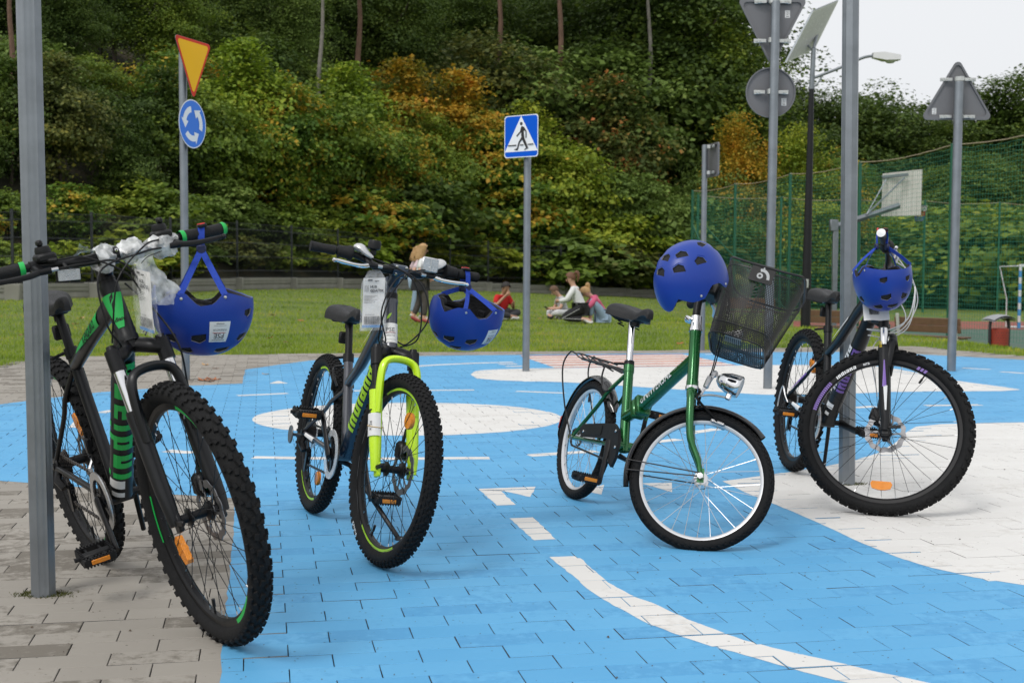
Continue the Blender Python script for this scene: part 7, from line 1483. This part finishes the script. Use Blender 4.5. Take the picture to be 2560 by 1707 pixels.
def crumple(fn, nu, nv, amp, seed, sc=22):
    from mathutils import noise as mn
    off = Vector((seed * 7.1, seed * 3.3, seed)); b = MB()
    def f(u, v): p = fn(u, v); return p + Vector(mn.noise_vector(p * sc + off)) * amp + Vector(mn.noise_vector(p * sc * 2.7 + off)) * amp * .5
    b.sheet(f, nu, nv); return b
def barcode(b, x0, y0, w, h, o, u, v, n, mm, seed=3):
    g_ = random.Random(seed); x = 0
    while x < w: k = g_.choice([.0008, .0014, .0022]); b.add([o + u * (x0 + x) + v * y0 + n, o + u * (x0 + x + k) + v * y0 + n, o + u * (x0 + x + k) + v * (y0 + h) + n, o + u * (x0 + x) + v * (y0 + h) + n], [(0, 1, 2, 3)], mm); x += k + g_.choice([.0008, .0014])
def parcel_tag(c, u, v, w, h, label, full=True):
    u, v = Vector(u).normalized(), Vector(v).normalized(); nn = u.cross(v).normalized(); root = empty('parcel_tag', Matrix.Translation(c)); tag(root, label, 'tag', 'parcel tags on the bicycles'); z_ = Vector((0, 0, 0))
    b = MB(); b.sheet(lambda a, b_: u * (w * (a - .5)) + v * (h * (b_ - .5)) + nn * (.004 * math.sin(b_ * 5) * (a - .5)), 6, 10); card = b.build('card', sticker_m, root)
    b = MB(); k = w / .08; n1 = nn * .0045
    def tx(s, size, x, y, bold=0.0): on_plane(b, text2d(s, size * k, bold), u * (x * w) + v * (y * h) + n1, u, v, 0)
    tx('terg', .010, .02, .42, .04); tx('HUB', .0125, -.18, .30, .05); tx('GDAŃSK', .0125, -.18, .22, .05); tx('02323347697', .0065, -.38, -.25, .0)
    for q in range(6): on_plane(b, rect2d(w * (.62 - .12 * (q % 3)), .0012, 2), u * (-.44 * w) + v * ((.14 - .028 * q) * h) + n1, u, v, 0)
    for q in range(4): on_plane(b, rect2d(.0012, h * .13, 2), u * ((-.42 + .05 * q) * w) + v * (.22 * h) + n1, u, v, 0)
    on_plane(b, rect2d(w * .22, h * .03, 2), u * (-.3 * w) + v * (.44 * h) + n1, u, v, 0); barcode(b, -.42 * w, -.43 * h, w * .84, h * .16, Vector((0, 0, 0)), u, v, n1, 0); b.build('print', ink, card, smooth=False)
    b = MB(); b.add([u * (-.5 * w) + v * (-.5 * h) + nn * .0042, u * (.5 * w) + v * (-.5 * h) + nn * .0042, u * (.5 * w) + v * (-.445 * h) + nn * .0042, u * (-.5 * w) + v * (-.445 * h) + nn * .0042], [(0, 1, 2, 3)]); b.build('blue_strip', mat('tag_blue', (.05, .22, .5), .5), card)
    b = crumple(lambda a, b_: u * (w * 1.18 * (a - .5) * (1 - .55 * max(0, b_ - .8) / .2)) + v * (h * 1.22 * (b_ - .46)) + nn * .010, 16, 30, .0035, 2); b2 = crumple(lambda a, b_: u * (w * 1.16 * (a - .5) * (1 - .55 * max(0, b_ - .8) / .2)) + v * (h * 1.2 * (b_ - .46)) - nn * .010, 16, 30, .0035, 4); b.add(b2.v, b2.f, 0); b.build('plastic_bag', film, root)
    b = MB(); b.tube(bez([v * (.62 * h), v * (.72 * h) + nn * -.02, v * (.80 * h) + nn * -.06], 4), .0012, 5); b.build('string', blackp, root); return root
t2 = at(934, 757, (g2['mw'] @ (g2['S'] @ C2)).y - .06); parcel_tag(t2, (.99, .12, .02), (.03, .02, 1), .072, .165, 'white parcel tag in a plastic bag on the lime-forked bicycle')
t1_ = at(363, 752, (g1['mw'] @ (g1['S'] @ C1)).y - .05); parcel_tag(t1_, (.62, -.66, -.12), (-.10, .02, 1), .074, .155, 'crumpled plastic bag with parcel tag hanging from the black and green bicycle')
t4 = at(2190, 780, (g4['mw'] @ (g4['S'] @ g4['fh'])).y + .02); r_ = empty('parcel_tag', Matrix.Translation(t4)); tag(r_, 'white parcel sheet showing below the helmet on the purple-lettered bicycle', 'tag', 'parcel tags on the bicycles')
u4, v4 = Vector((1, .1, .03)).normalized(), Vector((0, .35, .9)).normalized(); n4 = u4.cross(v4); b = MB(); b.sheet(lambda a, b_: u4 * (.105 * (a - .5)) + v4 * (.07 * (b_ - .5)) + n4 * (.005 * math.sin(a * 7)), 10, 4); cd = b.build('card', sticker_m, r_); b = MB(); barcode(b, -.03, -.012, .04, .026, Vector((0, 0, 0)), u4, v4, n4 * .006, 0); b.build('print', ink, cd, smooth=False)
# film wound round the stem of the first bicycle
Mw1 = g1['mw'] @ g1['S']; root = empty('plastic_wrap', Mw1 @ Matrix.Translation(C1)); tag(root, 'crumpled clear plastic wrapping round the handlebar of the black and green bicycle', 'plastic wrap')
b = crumple(lambda u_, v_: Y * (-.035 + .225 * v_) + (X * math.cos(u_ * 6.283) + Z * math.sin(u_ * 6.283)) * (.027 + .008 * math.sin(v_ * 17)), 22, 46, .012, 3, 34); b.build('wrap', wrapf, root)
b = crumple(lambda u_, v_: Y * (-.035 - .05 * v_) + X * (.015 + .02 * v_) + Z * (.022 + .03 * v_ * (u_ - .2)) + X * (.05 * (u_ - .5) * (.3 + v_)), 10, 12, .008, 5, 40); b.build('loose_flap', wrapf, root)
b = crumple(lambda u_, v_: Y * (.075 + .05 * (u_ - .5) * (1 + v_) + .05 * v_) + X * .03 + Z * (-.02 - .13 * v_), 12, 16, .010, 8, 30); b.build('loose_flap', wrapf, root)
for k in range(5): b = MB(); yk = -.02 + .045 * k; b.lathe([(.0042, 0), (.0042, .003), (0, .0035)], Y * yk + X * .036 + Z * (.01 * (-1) ** k), X, 10); b.build('bolt', chrome, root) if k < 0 else None

# ================================================================== CHILDREN ON THE LAWN
def skin_body(name, verts, edges, radii, m_, parent, sub=2):
    me = bpy.data.meshes.new(name); me.from_pydata([tuple(v) for v in verts], edges, []); o = bpy.data.objects.new(name, me); COL.objects.link(o)
    md = o.modifiers.new('s', 'SKIN'); md.use_smooth_shade = True
    for i, r_ in enumerate(radii):
        d = me.skin_vertices[0].data[i]; d.radius = r_ if isinstance(r_, tuple) else (r_, r_); d.use_root = (i == 0)
    o.modifiers.new('d', 'SUBSURF').levels = sub
    dg = bpy.context.evaluated_depsgraph_get(); res = bpy.data.meshes.new_from_object(o.evaluated_get(dg)); res.name = name; COL.objects.unlink(o); bpy.data.objects.remove(o)
    res.materials.clear(); res.materials.append(m_); res.polygons.foreach_set('use_smooth', [True] * len(res.polygons)); return link(name, res, parent)
skin_m = mat('skin', (.52, .30, .21), .55, 0, .06, 8); skin2 = mat('skin_tan', (.40, .22, .14), .55, 0, .06, 8)
def cloth(name, col, **k): return mat(name, col, .85, 0, .12, 14, .5, 90, **k)
def person(loc, rotz, J, label, top_m, leg_m, shoe_m, hair_m, hair='short', sleeves='long', sk=skin_m, scale=1.0, legs='long', extra=None):
    """J: joints of the pose, facing +x. One continuous body; clothes and hair are its children"""
    root = empty('person', Matrix.Translation(loc) @ Matrix.Rotation(rotz, 4, 'Z') @ Matrix.Scale(scale, 4)); tag(root, label, 'person', 'children on the lawn')
    g_ = {k: Vector(v) for k, v in J.items()}
    pel, che, nek, h0, h1 = g_['pelvis'], g_['chest'], g_['neck'], g_['head0'], g_['head1']; mid = pel.lerp(che, .5); hup = (h1 - h0); htop = h1 + hup.normalized() * .055
    vs_ = [pel, mid, che, nek, h0, h1, htop]; rd = [(.10, .085), (.088, .075), (.098, .085), .036, .058, .076, .045]; ed = [(0, 1), (1, 2), (2, 3), (3, 4), (4, 5), (5, 6)]; idx = {}
    def addv(p, r_, frm): vs_.append(Vector(p)); rd.append(r_); ed.append((frm, len(vs_) - 1)); return len(vs_) - 1
    for s in 'LR':
        sg = 1 if s == 'L' else -1; sh = addv(g_['sho' + s], .042, 2); el = addv(g_['elb' + s], .033, sh); wr = addv(g_['wri' + s], .023, el); d = (g_['wri' + s] - g_['elb' + s]).normalized(); side = d.orthogonal().normalized(); pm = addv(g_['wri' + s] + d * .035, (.030, .016), wr); idx['sho' + s], idx['elb' + s], idx['wri' + s] = sh, el, wr
        nrm = d.cross(side)
        for q in range(4): f0 = addv(g_['wri' + s] + d * .065 + side * (-.024 + .016 * q), .0085, pm); addv(g_['wri' + s] + d * (.095 + (.008 if q in (1, 2) else 0)) + side * (-.024 + .016 * q) + nrm * .012, .0075, f0)
        t0 = addv(g_['wri' + s] + d * .03 + side * .032 + nrm * .006, .0095, wr); addv(g_['wri' + s] + d * .06 + side * .042 + nrm * .012, .008, t0)
        hp = addv(g_['hip' + s], .074, 0); kn = addv(g_['kne' + s], .050, hp); an = addv(g_['ank' + s], .034, kn); addv(g_['toe' + s], .028, an)
    skin_body('body', vs_, ed, rd, sk, root)
    # top
    tv = [pel - (mid - pel) * .55, mid, che, nek - (nek - che) * .35]; tr = [(.146, .128), (.116, .10), (.118, .102), .062]; te = [(0, 1), (1, 2), (2, 3)]
    for s in 'LR':
        tv.append(g_['sho' + s]); tr.append(.060); te.append((2, len(tv) - 1)); a_ = len(tv) - 1
        if sleeves == 'long': tv += [g_['elb' + s], g_['wri' + s]]; tr += [.049, .038]; te += [(a_, a_ + 1), (a_ + 1, a_ + 2)]
        else: tv += [g_['sho' + s].lerp(g_['elb' + s], .7)]; tr += [.054]; te += [(a_, a_ + 1)]
    skin_body('top', tv, te, tr, top_m, root)
    lv = [pel]; lr = [(.138, .12)]; le = []
    for s in 'LR':
        a_ = len(lv); lv += [g_['hip' + s], g_['kne' + s], g_['ank' + s] + (g_['kne' + s] - g_['ank' + s]) * .12]; lr += [.094, .066 if legs == 'long' else .075, .052 if legs == 'long' else .075]; le += [(0, a_), (a_, a_ + 1), (a_ + 1, a_ + 2)]
    skin_body('trousers', lv, le, lr, leg_m, root)
    for s in 'LR':
        A, T = g_['ank' + s], g_['toe' + s]; d = (T - A); d.normalize(); b = MB(); heel = A - d * .04; b.tube(bez([heel - Z * .02, A - Z * .018 + d * .01, A + d * .07 - Z * .026, T + d * .02 - Z * .01], 4), [.030 + .012 * math.sin(i / 12 * 3.1) for i in range(13)], 10, sq=(1, .8)); b.build('shoe', shoe_m, root)
    # hair: cap over crown and back of the head, then its own length
    hx = hup.normalized(); fwd = Vector(J.get('face', (1, 0, 0))); fwd = (fwd - hx * fwd.dot(hx)).normalized(); lat = hx.cross(fwd); c = h1 + hx * .005; b = MB(); n_, m2 = 18, 9
    for j in range(m2 + 1):
        for i in range(n_):
            a = 2 * math.pi * i / n_; lim = np.interp(abs((math.degrees(a) + 180) % 360 - 180), [0, 45, 80, 120, 180], [52, 62, 92, 118, 128]); p_ = R(lim) * j / m2; r_ = .093 * (1 + .03 * math.sin(5 * a + j)); b.v.append(tuple(c + hx * (r_ * math.cos(p_) * 1.06) + (fwd * math.cos(a) * 1.02 + lat * math.sin(a) * .92) * (r_ * math.sin(p_))))
    for j in range(m2):
        for i in range(n_): b.f.append((j * n_ + i, j * n_ + (i + 1) % n_, (j + 1) * n_ + (i + 1) % n_, (j + 1) * n_ + i)); b.m.append(0)
    gg = random.Random(3)
    if hair == 'long':
        for k in range(34):
            a = R(70 + 220 * k / 33); st_ = c + (fwd * math.cos(a) + lat * math.sin(a) * .92) * .090 + hx * .0; L_ = gg.uniform(.12, .21); sw = J.get('hairsway', (-.06, 0, 0)); b.tube(bez([st_ + hx * .05, st_, st_ - Z * L_ * .5 + Vector(sw) * .5 + fwd * -.01, st_ - Z * L_ + Vector(sw) * gg.uniform(.6, 1.3)], 3), [.019, .02, .02, .02, .018, .018, .016, .014, .012, .006], 5)
    elif hair == 'tail':
        st_ = c - fwd * .075 + hx * .055; b.tube(bez([st_, st_ - fwd * .055 + hx * .01, st_ - fwd * .075 - Z * .07, st_ - fwd * .06 - Z * .16], 4), [.016, .022, .028, .03, .031, .031, .03, .028, .026, .022, .018, .012, .005], 8)
    b.build('hair', hair_m, root)
    fc = h1 - hx * .025 + fwd * .074; b = MB()
    b.tube([fc + hx * .02, fc - hx * .006 + fwd * .014, fc - hx * .014], [.006, .010, .006], 6); b.build('nose', sk, root)
    for s in (-1, 1): b = MB(); b.lathe([(0, -.003), (.008, 0), (0, .003)], fc + hx * .022 + lat * (s * .028) - fwd * .006, fwd, 8); b.build('eye', sign_black, root); b = MB(); b.lathe([(0, -.008), (.014, -.002), (.016, .003), (0, .006)], h1 + lat * (s * .076) - hx * .02, lat, 8); b.build('ear', sk, root)
    b = MB(); b.box(fc - hx * .038 - fwd * .006, (.006, .030, .006), Matrix((fwd, lat, hx)).transposed(), 0); b.build('mouth', mat('lip', (.42, .14, .12), .5), root)
    if extra: extra(root, g_)
    return root
def spot(px, py, dz=0):
    z = 0; p = GD(px, py, 0)
    for _ in range(8): z = terrain(p.x, p.y); p = GD(px, py, z)
    return Vector((p.x, p.y, z + dz))
stand_a = dict(pelvis=(0, 0, .74), chest=(.01, 0, 1.0), neck=(.0, 0, 1.12), head0=(.015, 0, 1.18), head1=(.025, 0, 1.27), shoL=(0, .135, 1.06), shoR=(0, -.135, 1.06), elbL=(-.05, .19, .86), elbR=(-.05, -.20, .86), wriL=(.10, .16, .76), wriR=(.12, -.17, .78), hipL=(0, .075, .70), hipR=(0, -.075, .70), kneL=(-.02, .08, .40), kneR=(.07, -.08, .40), ankL=(-.14, .08, .09), ankR=(.03, -.08, .06), toeL=(-.03, .09, .03), toeR=(.15, -.09, .03))
def jacket(root, g_):
    b = MB(); b.lathe([(.125, .02), (.15, -.06), (.165, -.2), (.17, -.27), (.16, -.27)], g_['pelvis'] + Vector((-.02, 0, .08)), Z, 16); b.build('tied_jacket', cloth('black_jacket', (.012, .012, .014)), root)
white_c, red_c, grey_c, pink_c, black_c, jean_c = cloth('white_cotton', (.66, .66, .66)), cloth('red_cotton', (.50, .012, .012)), cloth('grey_cotton', (.42, .42, .43)), cloth('pink_fleece', (.55, .10, .19)), cloth('black_cotton', (.014, .014, .016)), cloth('pale_denim', (.24, .33, .43))
pat_c = cloth('patterned_black', (.03, .027, .026), col2=(.10, .085, .075)); dark_c = cloth('charcoal_cotton', (.035, .035, .04))
blond = mat('blond_hair', (.44, .27, .12), .6, 0, .3, 40, .5, 200); brown_h = mat('brown_hair', (.13, .055, .025), .6, 0, .3, 40, .5, 200); dark_h = mat('dark_hair', (.015, .011, .009), .6, 0, .3, 40, .5, 200); sandy = mat('sandy_hair', (.11, .06, .032), .7, 0, .3, 40, .5, 200)
shoe_w = mat('white_shoe', (.6, .58, .56), .6); shoe_r = mat('red_shoe', (.32, .05, .05), .6); shoe_k = mat('black_shoe', (.02, .02, .02), .6)
person(spot(968, 740), R(8), stand_a, 'girl with long fair hair, white top and black jacket round her waist, standing', white_c, pat_c, shoe_r, blond, 'long', 'short', extra=jacket, scale=1.02)
stand_b = dict(stand_a); stand_b.update(kneL=(.06, .08, .40), kneR=(-.06, -.08, .40), ankL=(.10, .09, .06), ankR=(-.12, -.08, .09), toeL=(.22, .1, .03), toeR=(-.02, -.09, .03), elbL=(-.10, .19, .88), elbR=(-.14, -.2, .88), wriL=(-.02, .18, .72), wriR=(-.08, -.2, .70))
person(spot(958, 733), R(20), stand_b, 'child in pale jeans and pinkish top mostly hidden behind the standing girl', cloth('pale_pink_cotton', (.55, .42, .45)), jean_c, shoe_w, blond, 'long', 'short', scale=1.0)
sit = dict(pelvis=(0, 0, .11), chest=(.07, 0, .36), neck=(.11, 0, .46), head0=(.145, 0, .505), head1=(.175, 0, .585), face=(1, 0, -.25), shoL=(.08, .13, .41), shoR=(.08, -.13, .41), elbL=(.15, .20, .21), elbR=(.13, -.21, .24), wriL=(.27, .10, .28), wriR=(.235, -.05, .44), hipL=(.02, .085, .10), hipR=(.02, -.085, .10), kneL=(.24, .27, .14), kneR=(.24, -.27, .14), ankL=(.27, -.02, .06), ankR=(.33, .04, .06), toeL=(.25, -.14, .05), toeR=(.31, .16, .05))
person(spot(1148, 734), R(-52), sit, 'boy in a red T-shirt sitting cross-legged with a hand at his mouth', red_c, dark_c, shoe_w, dark_h, 'short', 'short', skin2, 1.06)
sit2 = dict(sit); sit2.update(head0=(.16, 0, .50), head1=(.215, 0, .565), face=(1, 0, -.8), wriL=(.30, .05, .20), wriR=(.30, -.05, .20), elbL=(.14, .20, .22), elbR=(.14, -.20, .22))
def phone(root, g_): b = MB(); b.box(g_['wriL'].lerp(g_['wriR'], .5) + Vector((.09, 0, .03)), (.07, .14, .012), Matrix.Rotation(-.5, 3, 'Y'), 0, .004); b.build('phone', sign_black, root)
person(spot(1296, 732), R(196), sit2, 'short-haired boy in a grey T-shirt sitting and looking down at a phone', grey_c, cloth('pale_shorts', (.55, .55, .56)), shoe_k, sandy, 'short', 'short', skin_m, 1.0, extra=phone)
kneel = dict(pelvis=(0, 0, .27), chest=(.10, 0, .53), neck=(.13, 0, .64), head0=(.16, 0, .69), head1=(.18, 0, .775), face=(1, 0, -.2), shoL=(.11, .13, .58), shoR=(.11, -.13, .58), elbL=(.22, .19, .40), elbR=(.24, -.18, .40), wriL=(.36, .07, .38), wriR=(.37, -.06, .37), hipL=(.0, .08, .25), hipR=(.0, -.08, .25), kneL=(.30, .10, .08), kneR=(.34, -.09, .10), ankL=(-.10, .09, .07), ankR=(-.08, -.10, .07), toeL=(-.20, .09, .03), toeR=(-.18, -.10, .03))
def stripe(root, g_):
    hood_ = MB(); hood_.tube(bez([g_['neck'] + Vector((.0, .07, -.02)), g_['neck'] + Vector((-.06, 0, -.05)), g_['neck'] + Vector((.0, -.07, -.02))], 5), [.02 + .02 * math.sin(i / 10 * 3.14) for i in range(11)], 8); hood_.build('hood', white_c, root)
    for s in (1, -1):
        a, b_, c_ = (g_['hip' + ('L' if s > 0 else 'R')], g_['kne' + ('L' if s > 0 else 'R')], g_['ank' + ('L' if s > 0 else 'R')]); b = MB(); b.tube([a + Y * s * .082, a.lerp(b_, .5) + Y * s * .075, b_ + Y * s * .062], .008, 5, sq=(1, .5)); b.tube([b_ + Y * s * .060, c_ + Y * s * .048], .008, 5, sq=(1, .5)); b.build('side_stripe', white_c, root)
person(spot(1334, 742), R(168), kneel, 'ponytailed girl in a white hoodie kneeling in striped black trousers', white_c, black_c, shoe_w, brown_h, 'tail', 'long', skin_m, 1.07, extra=stripe)
crouch = dict(pelvis=(0, 0, .14), chest=(.13, 0, .38), neck=(.20, 0, .46), head0=(.25, 0, .49), head1=(.31, 0, .545), face=(1, 0, -.6), shoL=(.16, .13, .42), shoR=(.16, -.13, .42), elbL=(.28, .20, .28), elbR=(.28, -.20, .28), wriL=(.38, .06, .34), wriR=(.38, -.06, .34), hipL=(.0, .08, .13), hipR=(.0, -.08, .13), kneL=(.22, .13, .42), kneR=(.20, -.15, .42), ankL=(.24, .11, .07), ankR=(.20, -.13, .07), toeL=(.35, .12, .03), toeR=(.31, -.15, .03))
def hoodp(root, g_): b = MB(); b.tube(bez([g_['neck'] + Vector((.02, .08, -.01)), g_['neck'] + Vector((-.07, 0, -.02)), g_['neck'] + Vector((.02, -.08, -.01))], 5), [.03 + .025 * math.sin(i / 10 * 3.14) for i in range(11)], 8); b.build('hood', pink_c, root)
person(spot(1384, 741), R(186), crouch, 'fair-haired girl in a pink hoodie crouching in pale jeans', pink_c, jean_c, shoe_w, blond, 'tail', 'long', skin_m, 1.05, extra=hoodp)
